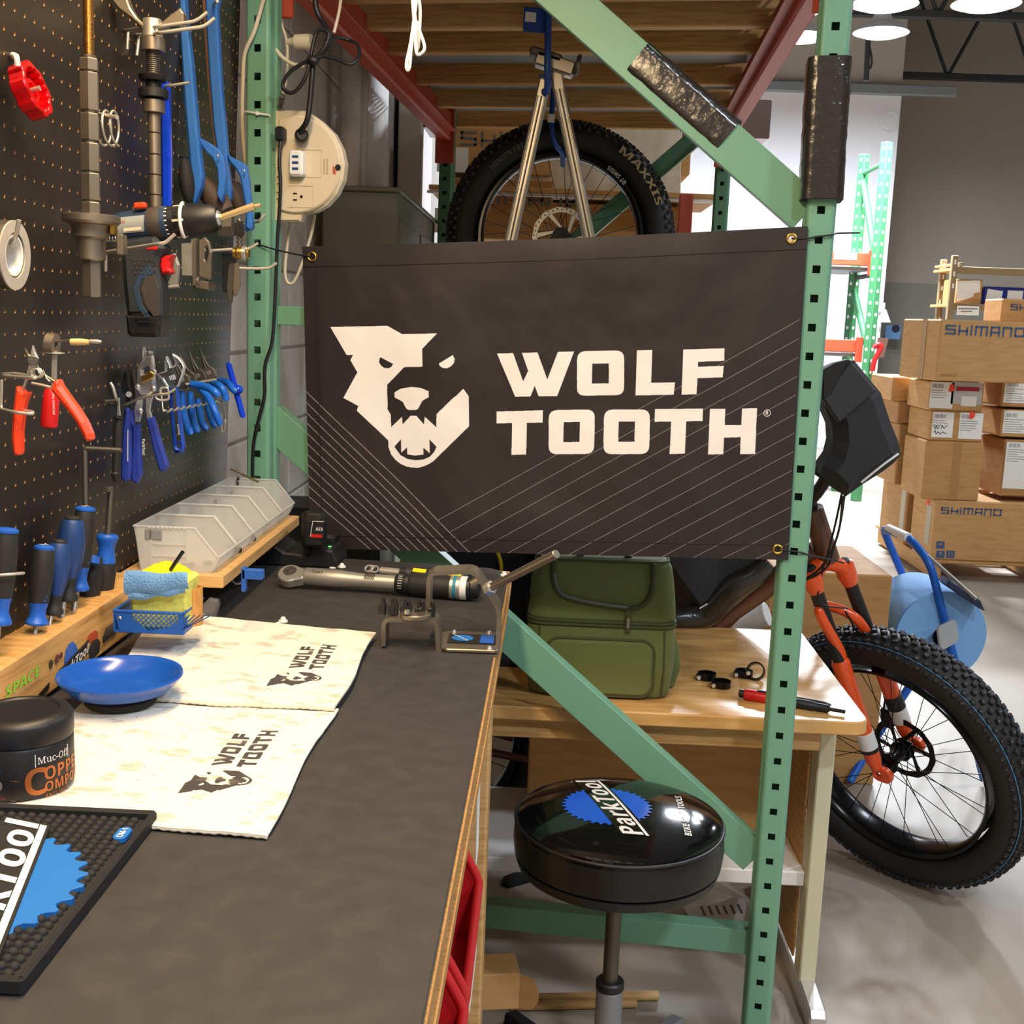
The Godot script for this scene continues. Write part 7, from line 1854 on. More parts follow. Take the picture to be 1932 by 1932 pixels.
	single("carton", MB.new().box(Vector3(0.28,.475,-2.74), Vector3(0.56,.34,.24), Basis(), 0.004), mats.carton1, "plain carton on the white shelf under the wooden table", "carton", Vector3(0.28,.305,-2.74), "cartons under the table")
	single("floor_slip", MB.new().box(Vector3(0.505,.012,-2.78), Vector3(0.17,.002,.085), Basis(Vector3.UP, 0.2) * Basis(Vector3.RIGHT, 0.25), 0.0005), mats.paper, "white printed card lying on the floor behind the green post", "card", Vector3(0.505,0,-2.78))
	var fl := get_node("floor_slip")
	var ft := MB.new()
	var fx := Transform3D(Basis(Vector3.UP, 0.2) * Basis(Vector3.RIGHT, 0.25), Vector3(0.505,.0135,-2.78))
	for k in 6: ft.letters(strokes([[Vector2(-0.04 + 0.02 * k, -0.012), Vector2(-0.04 + 0.02 * k, 0.014)]], 0.007), func(p: Vector2) -> Vector3: return fx * Vector3(p.x, 0, -p.y), func(_p: Vector2) -> Vector3: return fx.basis.y)
	obj("print", ft, mat("grey_ink", hx("76767a"), 0.7), fl)
	var yl := mat("caution_yellow", hx("e8cf1c"), 0.6)
	single("yellow_strip", MB.new().box(Vector3(-.03,.003,-3.02), Vector3(0.17,.005,.05), Basis(Vector3.UP, -0.35), 0.001), yl, "yellow strip on the floor beyond the bench leg, left of the stool", "strip", Vector3(-.03,0,-3.02))
	single("yellow_wedge", MB.new().box(Vector3(.5425,.012,-3.0122), Vector3(0.04,.02,.02), Basis(Vector3.UP, 0.4), 0.002), yl, "small yellow wedge on the floor beside the stool seat", "wedge", Vector3(.5469,0,-3.0365))
	single("base_board", MB.new().box(Vector3(-.0836,.03,-3.0787), Vector3(0.13,.055,.03), Basis(), 0.003), mats.white_paint, "grey-white block on the floor behind the yellow strip", "block", Vector3(-.0853,0,-3.1416))
	var bp := thing("shoe_insole", "flat dark paddle-shaped scrap on the floor beside the stool", "scrap", Vector3(-.0039,0,-2.9336))
	obj("pad", MB.new().prism(pv([-.0584,-2.8815,-.0542,-2.9207,-.0289,-2.9445,.0173,-2.9585,.0609,-2.9784,.0905,-3.0129,.0976,-2.9822,.0609,-2.9415,.018,-2.907,-.0102,-2.8864,-.038,-2.866]), Transform3D(Basis(Vector3.RIGHT, Vector3.BACK, Vector3.DOWN), Vector3(0,.007,0)), 0.006, 0.001), mats.black_rubber, bp)
	for k in 2:
		var p: Vector3 = [Vector3(-.012,.012,-2.3445), Vector3(-.0182,.012,-2.3179)][k]
		var q: Vector3 = [Vector3(.3136,.012,-2.3855), Vector3(.2623,.012,-2.3525)][k]
		single("dowel", MB.new().cyl(p, q, 0.0105, -1, 16, 0.001), mats.lumber1, ["long pine dowel on the floor, the one farther from the camera", "shorter pine dowel on the floor, in front of the longer one"][k], "dowel", p, "dowels on the floor")

func bag() -> void:
	var c := Vector3(0.142,.72,-2.47)
	var t := thing("lunch_bag", "olive green two-tier cooler bag with zips and a front pocket, standing on the wooden table", "bag", c)
	var ol := textured("olive_cloth", noise_tex(256, 0.2, [[0, hx("5c6636")], [0.5, hx("68733f")], [1, hx("747e49")]], 2, 91), 0.85, 9)
	ol.rim_enabled = true
	ol.rim = 0.25
	var tr := mat("olive_trim", hx("474d2a"), 0.8)
	var gz := mat("zip_grey", hx("70757a"), 0.6)
	obj("lower_tier", soft_box(MB.new(), c, [[0.0, 0.285, 0.26], [0.008, 0.3, 0.275], [0.06, 0.312, 0.285], [0.11, 0.314, 0.285], [0.15, 0.308, 0.28], [0.162, 0.3, 0.27]], 0.035, 0.012, 2), ol, t)
	obj("upper_tier", soft_box(MB.new(), c, [[0.162, 0.3, 0.27], [0.172, 0.31, 0.28], [0.21, 0.304, 0.272], [0.25, 0.294, 0.26], [0.278, 0.286, 0.25], [0.29, 0.272, 0.235], [0.294, 0.25, 0.21]], 0.035, 0.014, 5), ol, t)
	for e in [[0.164, 0.308, 0.278, 0.0042], [0.157, 0.31, 0.282, 0.0035]]:
		var rr := rrect(e[1], e[2], 0.035, Vector2.ZERO, 6)
		obj("zip_band", MB.new().tube(rr.map(func(p): return c + Vector3(p.x, e[0], p.y)), e[3], 8, true), tr, t)
	var rr2 := rrect(0.272, 0.238, 0.035, Vector2.ZERO, 6)
	obj("piping", MB.new().tube(rr2.map(func(p): return c + Vector3(p.x, 0.29, p.y)), 0.003, 8, true), tr, t)
	var zf := c.z + 0.142
	var pk := rrect(0.225, 0.122, 0.028, Vector2(c.x - 0.002, c.y + 0.068), 7)
	obj("front_pocket", MB.new().prism(pk, Transform3D(Basis(), Vector3(0, 0, zf - 0.012)), 0.022, 0.008, [], true), ol, t)
	obj("pocket_piping", MB.new().tube(pk.map(func(p): return Vector3(p.x, p.y, zf + 0.0035)), 0.0028, 8, true), tr, t)
	var fp := [Vector2(-.105,.29), Vector2(-.106,.26), Vector2(-.1,.235), Vector2(-.085,.217), Vector2(-.05,.207), Vector2(0.0,.2), Vector2(0.05,.196), Vector2(0.075,.2), Vector2(0.093,.217), Vector2(0.1,.24), Vector2(0.102,.29)]
	var face := func(p: Vector2, o: float) -> Vector3: return c + Vector3(p.x, p.y, 0.143 - clampf((p.y - 0.172) * 0.12, 0, 1) + o)
	obj("flap_zip", MB.new().tube(spline(fp.map(func(p): return face.call(p, -0.001)), 5), 0.0062, 8), tr, t)
	obj("flap_zip_light", MB.new().tube(spline(fp.slice(1, 7).map(func(p): return face.call(p + Vector2(0.002,.003), 0.003)), 5), 0.0036, 8), gz, t)
	obj("pull_tab", MB.new().box(face.call(Vector2(0.052,.172), 0.006), Vector3(0.011,.05,.004), Basis(), 0.0015), tr, t)
	obj("pull_slider", MB.new().box(face.call(Vector2(0.052,.168), 0.01), Vector3(0.007,.022,.003), Basis(), 0.001), mats.brown_steel, t)
	for x in [-0.13, 0.13]: obj("seam_piping", MB.new().tube([c + Vector3(x, 0.01, 0.14), c + Vector3(x * 1.02, 0.07, 0.1425), c + Vector3(x, 0.15, 0.139)], 0.002, 6), tr, t)
	obj("mesh_pocket", soft_box(MB.new(), c + Vector3(0.158,.0,-.02), [[0.005, 0.02, 0.16], [0.05, 0.04, 0.18], [0.09, 0.03, 0.18], [0.12, 0.008, 0.18]], 0.012, 0.03, 9), mat("olive_mesh", hx("5d6a3e"), 0.9), t)
	obj("carry_handle", MB.new().tube(spline([c + Vector3(-.05,.285,.09), c + Vector3(-.045,.31,.09), c + Vector3(0.0,.322,.09), c + Vector3(0.045,.31,.09), c + Vector3(0.05,.285,.09)], 5), 0.008, 8), mats.black_grip, t)
	obj("side_buckle", MB.new().box(c + Vector3(-.158,.185,.06), Vector3(0.014,.035,.02), Basis(), 0.003), mats.black_plastic, t)
	single("paper_note", MB.new().box(c + Vector3(-.02,.312,-.02), Vector3(0.15,.04,.002), Basis(Vector3.RIGHT, -0.3), 0.0005), mats.paper, "white paper slip peeping out behind the green bag's handle", "paper", c + Vector3(-.02,.294,-.02))

const DOME := [Vector2(0,.0165), Vector2(0.06,.0155), Vector2(0.12,.0125), Vector2(0.165,.007), Vector2(0.182,.001), Vector2(0.1865,-.006)]

func stool() -> void:
	var c := Vector3(0.168,.0,-1.965)
	var t := thing("shop_stool", "round black vinyl shop stool with a blue gear badge and white lettering, on a grey gas column", "stool", c)
	var vy := mat("black_vinyl", hx("0d0d0f"), 0.07)
	var y := 0.62
	obj("seat_top", MB.new().lathe([Vector2(0.187,-.016), Vector2(0.1865,-.006), Vector2(0.182,.001), Vector2(0.165,.007), Vector2(0.12,.0125), Vector2(0.06,.0155), Vector2(0,.0165)], c + Vector3(0, y - 0.0, 0), Vector3.UP, 72), vy, t)
	obj("seat_piping", MB.new().torus(c + Vector3(0, y - 0.004, 0), Vector3.UP, 0.1865, 0.0032, 96, 8), mats.black_plastic, t)
	obj("side_band", MB.new().lathe([Vector2(0.17,-.069), Vector2(0.187,-.065), Vector2(0.1895,-.04), Vector2(0.188,-.016), Vector2(0.186,-.01)], c + Vector3(0, y, 0), Vector3.UP, 72), mat("black_side", hx("151516"), 0.38), t)
	obj("base_pan", MB.new().lathe([Vector2(0,-.105), Vector2(0.1,-.105), Vector2(0.155,-.1), Vector2(0.18,-.088), Vector2(0.186,-.07), Vector2(0.17,-.066)], c + Vector3(0, y, 0), Vector3.UP, 72), mats.black_side, t)
	var dome := func(q: Vector2, e: float) -> Vector3:
		var r := q.length()
		var h := 0.0
		for i in 5:
			if r >= DOME[i].x: h = lerpf(DOME[i].y, DOME[i + 1].y, (r - DOME[i].x) / (DOME[i + 1].x - DOME[i].x))
		return c + Vector3(q.x, y + h + e, q.y)
	var upn := func(_p: Vector2) -> Vector3: return Vector3.UP
	var lay_poly := func(poly: Array, e: float) -> MB:
		var b := MB.new()
		var pp := PackedVector2Array(poly)
		var tris := PackedVector2Array()
		for i in Geometry2D.triangulate_polygon(pp): tris.append(pp[i])
		for pass_ in 3:
			var nx := PackedVector2Array()
			for i in range(0, tris.size(), 3):
				var A := tris[i]
				var Bv := tris[i + 1]
				var C := tris[i + 2]
				var ab := (A + Bv) / 2
				var bc := (Bv + C) / 2
				var ca := (C + A) / 2
				nx.append_array([A, ab, ca, ab, Bv, bc, ca, bc, C, ab, bc, ca])
			tris = nx
		b.letters(tris, func(p: Vector2) -> Vector3: return dome.call(p, e), upn)
		return b
	var gc := Vector2(-.022,-.014)
	obj("gear_badge", lay_poly.call(gear_loop(gc, 0.083, 34, 0.008), 0.0006), mat("badge_bright", hx("1558d6"), 0.25), t)
	var cut := func(nm: String, s: String, h: float, o: Vector2, d: Vector2, ln: float, slant: float, m: Material, ul: bool) -> void:
		var wt := words(s, h)
		var k := ln / spread(wt).x
		var up := Vector2(d.y, -d.x)
		var f := func(p: Vector2) -> Vector3: return dome.call(o + d * (p.x * k + p.y * slant) + up * p.y, 0.0012)
		obj(nm, MB.new().letters(wt, f, upn), m, t)
		if ul:
			var e := 0.0
			var bars := []
			for i in 10: bars.append([Vector2(ln / k * i / 10.0, -h * 0.13), Vector2(ln / k * (i + 1) / 10.0, -h * 0.13)])
			obj("underline", MB.new().letters(strokes(bars, h * 0.13), f, upn), m, t)
	var o := gc + Vector2(0.058,.112)
	var d := Vector2(-.16,-1.0).normalized()
	d = Vector2(-.30,-.95).normalized()
	var bar := []
	for p in [Vector2(-.004,-.012), Vector2(0.25,-.012), Vector2(0.25,.04), Vector2(-.004,.04)]: bar.append(o + d * (p.x + p.y * 0.35) + Vector2(d.y, -d.x) * p.y)
	obj("word_bar", lay_poly.call(bar, 0.0009), vy, t)
	cut.call("lettering", "ParkTool", 0.037, o, d, 0.245, 0.35, mats.white_paint, true)
	var o2 := Vector2(0.12,.085)
	cut.call("lettering", "BIKE SHOP TOOLS", 0.0125, o2, Vector2(0.0,-1.0), 0.165, 0.0, mats.white_paint, false)
	obj("gas_piston", MB.new().cyl(c + Vector3(0,.29,0), c + Vector3(0,.52,0), 0.0142, -1, 28), mats.dark_steel, t)
	obj("collar", MB.new().cyl(c + Vector3(0,.283,0), c + Vector3(0,.302,0), 0.0262, -1, 32, 0.003), mats.black_plastic, t)
	obj("column", MB.new().cyl(c + Vector3(0,.06,0), c + Vector3(0,.285,0), 0.0248, -1, 32, 0.002), mat("grey_paint", hx("8c8d92"), 0.4, 0.3), t)
	obj("hub", MB.new().cyl(c + Vector3(0,.045,0), c + Vector3(0,.1,0), 0.04, -1, 28, 0.004), mats.grey_paint, t)
	for k in 5:
		var a := 0.98 + TAU * k / 5
		var e := c + Vector3(cos(a) * 0.3, 0.062, -sin(a) * 0.3)
		var s := c + Vector3(0,.085,0)
		var lg := obj("leg", MB.new().box((s + e) / 2, Vector3(s.distance_to(e), 0.03, 0.034), frame(Vector3.ZERO, e - s, Vector3.UP).basis, 0.006), mats.grey_paint if k in [0, 3, 4] else mats.black_plastic, t)
		obj("caster", MB.new().cyl(Vector3(e.x, 0.025, e.z) - Vector3(0.012,0,0), Vector3(e.x, 0.025, e.z) + Vector3(0.012,0,0), 0.025, -1, 20, 0.003), mats.black_plastic, lg)


func wheel(t: Node3D, c: Vector3, ax: Vector3, R: float, half: float, rim_r: float, knobs: bool, spokes: int, stripe: Material, steps := 84) -> void:  # fat tyre, rim, hub and spokes; ax is the axle
	var a := ax.normalized()
	var e1 := (Vector3.UP - a * Vector3.UP.dot(a)).normalized()
	var e2 := a.cross(e1)
	var at := func(ang: float, r: float, o: float) -> Vector3: return c + (e1 * cos(ang) + e2 * sin(ang)) * r + a * o
	var prof := []
	var rm := (R + rim_r + 0.012) / 2
	var rh := (R - 0.008 - rim_r - 0.012) / 2
	for i in 25:
		var g := PI * 1.22 * (i / 24.0 - 0.5) * 2.0
		prof.append(Vector2(rm + rh * cos(g), half * sin(g) / 1.0))
	obj("tyre", MB.new().lathe(prof, c, a, 96, e1), mats.tyre, t)
	if stripe:
		for s in [-1.0, 1.0]: obj("tread_line", MB.new().tube(range(96).map(func(i): return at.call(TAU * i / 96, rm + rh * cos(0.85) + 0.0025, s * half * sin(0.85))), 0.0016, 5, true), stripe, t)
	var rim := [Vector2(rim_r + 0.014, -half * 0.72), Vector2(rim_r + 0.006, -half * 0.72), Vector2(rim_r, -half * 0.6), Vector2(rim_r - 0.004, -half * 0.3), Vector2(rim_r - 0.004, half * 0.3), Vector2(rim_r, half * 0.6), Vector2(rim_r + 0.006, half * 0.72), Vector2(rim_r + 0.014, half * 0.72)]
	obj("rim", MB.new().lathe(rim, c, a, 96, e1), mats.black_anodised, t)
	if knobs:
		var kb := MB.new()
		var stud := MB.new()
		for i in steps:
			var ang := TAU * i / steps
			for row in [[0.0, 0.0], [0.34, 0.5], [-0.34, 0.5], [0.7, 0.0], [-0.7, 0.0], [1.06, 0.5], [-1.06, 0.5]]:
				var g: float = row[0]
				var an: float = ang + row[1] * TAU / steps
				var p: Vector3 = at.call(an, rm + (rh + 0.002) * cos(g), half * sin(g))
				var n := ((e1 * cos(an) + e2 * sin(an)) * cos(g) + a * sin(g)).normalized()
				var f := frame(p, a, n)
				var tw := 0.25 if i % 2 else -0.25
				kb.box(p, Vector3(0.0125,.012,.014), Basis(n, tw) * f.basis, 0.0016)
				if i % 2 == 0 or absf(g) > 0.5: stud.ball(p + n * 0.0062, Vector3(0.0017,.0017,.0017), Basis(), 6)
		obj("tread_knob", kb, mats.tyre_knob, t).set_meta("kind", "stuff")
		obj("tyre_stud", stud, mats.steel, t).set_meta("kind", "stuff")
	for s in [-1.0, 1.0]: obj("hub_flange", MB.new().cyl(at.call(0.0, 0.0, s * 0.03), at.call(0.0, 0.0, s * 0.036), 0.03, -1, 28, 0.001), mats.black_anodised, t)
	obj("hub_shell", MB.new().lathe([Vector2(0,-.062), Vector2(0.014,-.062), Vector2(0.014,-.04), Vector2(0.024,-.034), Vector2(0.018,0), Vector2(0.024,.034), Vector2(0.014,.04), Vector2(0.014,.062), Vector2(0,.062)], c, a, 24, e1), mats.black_anodised, t)
	for i in spokes:
		var s := -1.0 if i % 2 else 1.0
		var g := TAU * i / spokes
		var cr := 0.9 if (i / 2) % 2 else -0.9
		obj("spoke", MB.new().tube([at.call(g + cr, 0.026, s * 0.033), at.call(g, rim_r - 0.002, s * half * 0.25)], 0.0012, 5, false, false), mats.black_anodised, t)

func rotor(t: Node3D, c: Vector3, ax: Vector3, r: float, m: Material) -> void:
	var f := Transform3D(Basis(), c)
	var a := ax.normalized()
	var e1 := (Vector3.UP - a * Vector3.UP.dot(a)).normalized()
	f.basis = Basis(e1, a.cross(e1), a)
	var holes := []
	obj("brake_rotor", MB.new().prism(range(72).map(func(i): return Vector2.from_angle(TAU * i / 72) * (r + 0.0012 * sin(i * PI / 3))), Transform3D(f.basis, c - a * 0.001), 0.002, 0.0, [circle(Vector2.ZERO, r - 0.016, 48)]), m, t)
	for i in 6:
		var g := TAU * i / 6
		obj("rotor_arm", MB.new().prism([Vector2.from_angle(g - 0.28) * 0.026, Vector2.from_angle(g + 0.12) * 0.026, Vector2.from_angle(g + 0.62) * (r - 0.012), Vector2.from_angle(g + 0.44) * (r - 0.012)], Transform3D(f.basis, c - a * 0.001), 0.002), m, t)
	for i in 36: obj("rotor_slot", MB.new().cyl(f * Vector3(cos(TAU * i / 36) * (r - 0.008 + 0.0035 * (i % 2)), sin(TAU * i / 36) * (r - 0.008 + 0.0035 * (i % 2)), -0.0016), f * Vector3(cos(TAU * i / 36) * (r - 0.008 + 0.0035 * (i % 2)), sin(TAU * i / 36) * (r - 0.008 + 0.0035 * (i % 2)), 0.0016), 0.0028, -1, 8), mats.black_plastic, t)
	obj("rotor_carrier", MB.new().cyl(c - a * 0.003, c + a * 0.003, 0.03, -1, 24, 0.001), mats.black_anodised, t)

func bike() -> void:
	mat("tyre", hx("1d1d1e"), 0.62)
	mat("tyre_knob", hx("222223"), 0.6)
	mat("fork_orange", hx("f25410"), 0.2)
	mats.fork_orange.clearcoat_enabled = true
	mats.fork_orange.clearcoat = 0.7
	var o: StandardMaterial3D = mats.fork_orange
	var wc := Vector3(0.985,.372,-2.985)
	var yaw := -0.81
	var lean := -0.302
	var ax0 := Vector3(-sin(yaw), 0, -cos(yaw))
	var ax := (ax0 * cos(lean) - Vector3(0, sin(lean), 0)).normalized()
	var up := (Vector3(0, cos(lean), 0) + ax0 * sin(lean)).normalized()
	var t := thing("fat_bike", "fat tyre bicycle with an orange fork, studded front wheel and black handlebar covers, parked behind the table", "bicycle", Vector3(0.4,0,-3.0))
	wheel(t, wc, ax, 0.383, 0.058, 0.27, true, 32, mat("tyre_blue", hx("4f87b4"), 0.6), 84)
	var rc := wc + ax * 0.052
	rotor(t, rc, ax, 0.09, mat("rotor_dark", hx("3a3733"), 0.4, 0.8))
	var steer := (Vector3(.7859,.86,-3.0579) - (wc + up * 0.02)).normalized()
	var fd := ax.cross(up)
	var crown := wc + up * 0.0
	var cr_r := Vector3(.7977,.8887,-2.93)  # tops of the stanchions
	var cr_l := Vector3(.6955,.8805,-2.86)
	var dr_r := wc + ax * 0.082
	var dr_l := wc - ax * 0.082
	for k in 2:
		var top: Vector3 = cr_r if k == 0 else cr_l
		var drop: Vector3 = dr_r if k == 0 else dr_l
		var d := (top - drop).normalized()
		var ln := top.distance_to(drop)
		var off := -fd * 0.0
		obj("stanchion", MB.new().cyl(drop + d * ln * 0.45, top, 0.0175, -1, 24), mats.black_plastic, t)
		obj("fork_lower", MB.new().lathe([Vector2(0.014,0), Vector2(0.021,.03), Vector2(0.0225,.1), Vector2(0.0235, ln * 0.5), Vector2(0.0245, ln * 0.56), Vector2(0.02, ln * 0.575), Vector2(0, ln * 0.575)], drop + d * 0.012, d, 24), o, t)
		obj("white_sleeve", MB.new().cyl(drop + d * 0.075, drop + d * (0.15 if k == 0 else 0.13), 0.0238, -1, 24, 0.001), mats.white_paint, t)
		obj("black_band", MB.new().cyl(drop + d * (0.12 if k == 0 else 0.07), drop + d * (0.165 if k == 0 else 0.082), 0.0243, -1, 24, 0.001), mats.black_plastic, t)
		obj("dropout", MB.new().prism(rrect(0.058, 0.044, 0.02), Transform3D(frame(Vector3.ZERO, (fd * -1.0 + up * 0.0).normalized(), up).basis, drop + fd * 0.014 - ax * 0.009), 0.018, 0.003, [circle(Vector2(0.012,0), 0.009, 14)]), o, t)
		obj("stanchion_cap", MB.new().cyl(top + d * 0.02, top + d * 0.034, 0.0185, -1, 24, 0.003), mats.black_plastic, t)
		obj("crown_boss", MB.new().lathe([Vector2(0,-.04), Vector2(0.019,-.038), Vector2(0.0255,-.01), Vector2(0.026,.022), Vector2(0.02,.026), Vector2(0,.026)], top, d, 24), o, t)
	var mid := (cr_r + cr_l) / 2.0 + Vector3(0,.03,0)
	obj("crown", MB.new().tube(spline([cr_r + Vector3(0.0,-.004,0), cr_r.lerp(mid, 0.5) + Vector3(0,.006,0), mid + Vector3(-.02,.0,0), cr_l.lerp(mid, 0.4) + Vector3(-.01,.0,0), cr_l], 6), [0.026, 0.024, 0.022, 0.021, 0.02, 0.02, 0.02, 0.02, 0.02, 0.02, 0.021, 0.022, 0.022, 0.022, 0.022, 0.022, 0.022, 0.022, 0.022, 0.022, 0.022, 0.022, 0.023, 0.024, 0.025], 14), o, t)
	var la := dr_r.lerp(cr_r, 0.57)
	var lb := dr_l.lerp(cr_l, 0.57)
	obj("fork_arch", MB.new().tube(spline([la, la.lerp(lb, 0.12) + up * 0.09 + Vector3(-.03,.0,.02), Vector3(.78,.7909,-2.93), Vector3(.7194,.7991,-2.86), lb + up * 0.04, lb], 6), 0.0135, 12), o, t)
	obj("brake_caliper", MB.new().box(rc + up * 0.075 - fd * 0.05 + ax * 0.012, Vector3(0.035,.06,.03), frame(Vector3.ZERO, fd, up).basis, 0.006), mats.black_plastic, t)
	obj("caliper_mount", MB.new().tube([rc + up * 0.09 - fd * 0.045 + ax * 0.02, dr_r.lerp(cr_r, 0.26)], 0.01, 8), o, t)
	var hd := (mid - (dr_r + dr_l) / 2.0).normalized()
	var head := mid + hd * 0.03
	var hb := head + hd * 0.13
	var fr := mat("frame_brown", hx("5a3420"), 0.25)
	mats.frame_brown.clearcoat_enabled = true
	mats.frame_brown.clearcoat = 0.6
	var bb := Vector3(0.155,.31,-3.0)
	obj("head_tube", MB.new().cyl(head - hd * 0.02, hb, 0.028, -1, 24, 0.002), fr, t)
	obj("down_tube", MB.new().tube([head + Vector3(-.02,.0,-.02), Vector3(.52,.7623,-2.98), bb], [0.03, 0.032, 0.034], 18), fr, t)
	obj("top_tube", MB.new().tube([hb, Vector3(0.1,.86,-3.0)], 0.022, 14), fr, t)
	obj("seat_tube", MB.new().tube([Vector3(0.07,.88,-3.0), bb], 0.021, 14), fr, t)
	var rw := Vector3(-.31,.383,-3.0)
	for s in [-0.07, 0.07]:
		obj("chain_stay", MB.new().tube([bb + Vector3(-0.02, 0, s * 0.6), rw + Vector3(0.12, -0.01, s * 1.25), rw + Vector3(0, 0, s)], 0.011, 10), fr, t)
		obj("seat_stay", MB.new().tube([Vector3(0.08, 0.84, -3.0 + s * 0.3), rw + Vector3(0.0, 0, s)], 0.009, 10), fr, t)
	wheel(t, rw, Vector3.FORWARD, 0.383, 0.058, 0.27, true, 32, null, 60)
	var cz := bb.z + 0.06
	obj("chainring", MB.new().prism(gear_loop(Vector2(bb.x, bb.y), 0.066, 30, 0.006), Transform3D(Basis(), Vector3(0, 0, cz - 0.002)), 0.004, 0.0005, [circle(Vector2(bb.x - 0.03, bb.y + 0.028), 0.011, 12), circle(Vector2(bb.x + 0.034, bb.y - 0.022), 0.011, 12), circle(Vector2(bb.x + 0.026, bb.y + 0.034), 0.011, 12)]), mats.black_anodised, t)
	obj("crank_arm", MB.new().prism([Vector2(-.018,-.018), Vector2(0.02,-.018), Vector2(0.165,.012), Vector2(0.175,.03), Vector2(0.16,.038), Vector2(-.01,.02)], Transform3D(Basis(), Vector3(bb.x, bb.y, cz + 0.006)), 0.016, 0.004), mats.black_plastic, t)
	obj("crank_bolt", MB.new().cyl(Vector3(bb.x, bb.y, cz), Vector3(bb.x, bb.y, cz + 0.026), 0.015, -1, 24, 0.002), mats.dark_steel, t)
	obj("pedal", MB.new().box(Vector3(bb.x + 0.165, bb.y + 0.028, cz + 0.07), Vector3(0.1,.025,.09), Basis(Vector3.BACK, 0.25), 0.004), mats.black_plastic, t)
	obj("chain_guard", MB.new().prism(pv([.332,.3981,.3539,.405,.382,.4005,.3803,.3828,.3646,.3644,.3394,.3661]), Transform3D(Basis(), Vector3(0,0,-2.9)), 0.02, 0.003), mats.black_plastic, t)
	var bagm := mat("bag_cloth", hx("2c2d30"), 0.85)
	obj("frame_bag", MB.new().prism(pv([.2944,.974,.6614,.9895,.612,.9233,.5926,.9085,.5738,.8852,.5407,.8683,.5071,.8584,.4839,.8362,.467,.8014,.45,.7865,.4302,.7728,.3857,.8234,.3441,.8752]), Transform3D(Basis(), Vector3(0,0,-3.0)), 0.075, 0.012), bagm, t)
	obj("bag_zip", MB.new().tube(spline([Vector3(.5886,.9177,-2.915), Vector3(.569,.889,-2.915), Vector3(.5362,.8723,-2.915), Vector3(.5029,.8624,-2.915)], 5), 0.002, 6), mats.white_paint, t)
	obj("bag_zip", MB.new().tube(spline([Vector3(.4463,.7911,-2.915), Vector3(.4371,.7851,-2.915), Vector3(.4267,.7776,-2.915)], 4), 0.002, 6), mats.white_paint, t)
	obj("ribbed_panel", MB.new().prism(pv([.3464,.871,.4333,.7664,.4057,.7623,.3527,.7643]), Transform3D(Basis(), Vector3(0,0,-3.0)), 0.03, 0.004), mats.frame_brown, t)
	for i in 9: obj("rib", MB.new().tube([Vector3(.3567,.8563,-2.945) + Vector3(0.006 * i, -0.008 * i, 0), Vector3(.3619,.7699,-2.945) + Vector3(0.0062 * i, 0, 0)], 0.0016, 5), mats.black_plastic, t)
	var fl: StandardMaterial3D = mats.film
	obj("tube_bag", MB.new().tube(spline([Vector3(.5986,.9046,-2.92), Vector3(.5644,.871,-2.92), Vector3(.5216,.8397,-2.92), Vector3(.4952,.8094,-2.93), Vector3(.4467,.7524,-2.95), Vector3(.3644,.7372,-2.95)], 6), [0.02, 0.024, 0.027, 0.029, 0.03, 0.031, 0.032, 0.033, 0.034, 0.035, 0.036, 0.037, 0.038, 0.038, 0.038, 0.038, 0.038, 0.037, 0.036, 0.036, 0.036, 0.036, 0.036, 0.035, 0.035, 0.035, 0.035, 0.034, 0.034, 0.034, 0.034], 16), fl, t)
	var st := hb + hd * 0.06
	var b0 := Vector3(.6649,1.0943,-2.8)
	var b1 := Vector3(.6895,1.1836,-2.72)
	obj("stem", MB.new().tube([hb, st, st.lerp(b0, 0.3)], 0.017, 12), mats.black_plastic, t)
	obj("handlebar", MB.new().tube(spline([st.lerp(b0, 0.3), b0 + Vector3(-.05,-.03,-.03), b0, b1], 5), 0.0155, 14), mats.black_plastic, t)
	var pg := mat("pogie_cloth", hx("26272a"), 0.7)
	var pz := Transform3D(Basis(), Vector3(0,0,-2.78))
	obj("pogie", MB.new().prism(pv([.7064,1.4344,.7533,1.3838,.7735,1.3626,.8014,1.2962,.8239,1.2514,.8327,1.2219,.8174,1.2014,.7934,1.1804,.7493,1.1485,.7147,1.1194,.6834,1.1382,.6524,1.1696,.6544,1.191,.6696,1.2166,.6744,1.2478,.6689,1.2848,.65,1.321,.6423,1.3698,.6427,1.4101,.6743,1.4259]), pz, 0.13, 0.03), pg, t)
	obj("pogie_panel", MB.new().prism(pv([.6882,1.4349,.7532,1.3686,.6742,1.2913,.6314,1.3471]), Transform3D(Basis(Vector3.UP, 0.0), Vector3(0,0,-2.66)), 0.022, 0.006), mat("pogie_light", hx("303135"), 0.7), t)
	obj("pogie_mouth", MB.new().prism(pv([.6844,1.4371,.651,1.3551,.6326,1.3472,.6263,1.41,.6567,1.429]), Transform3D(Basis(), Vector3(0,0,-2.655)), 0.02, 0.004), mats.black_rubber, t)
	obj("pogie_piping", MB.new().tube(spline([Vector3(.8204,1.226,-2.66), Vector3(.8031,1.2137,-2.655), Vector3(.7817,1.1956,-2.655), Vector3(.7416,1.1563,-2.66)], 5), 0.003, 6), mats.white_paint, t)
	obj("cuff", MB.new().tube([Vector3(.6697,1.1499,-2.73), Vector3(.6872,1.1797,-2.73)], [0.026, 0.034], 16), pg, t)
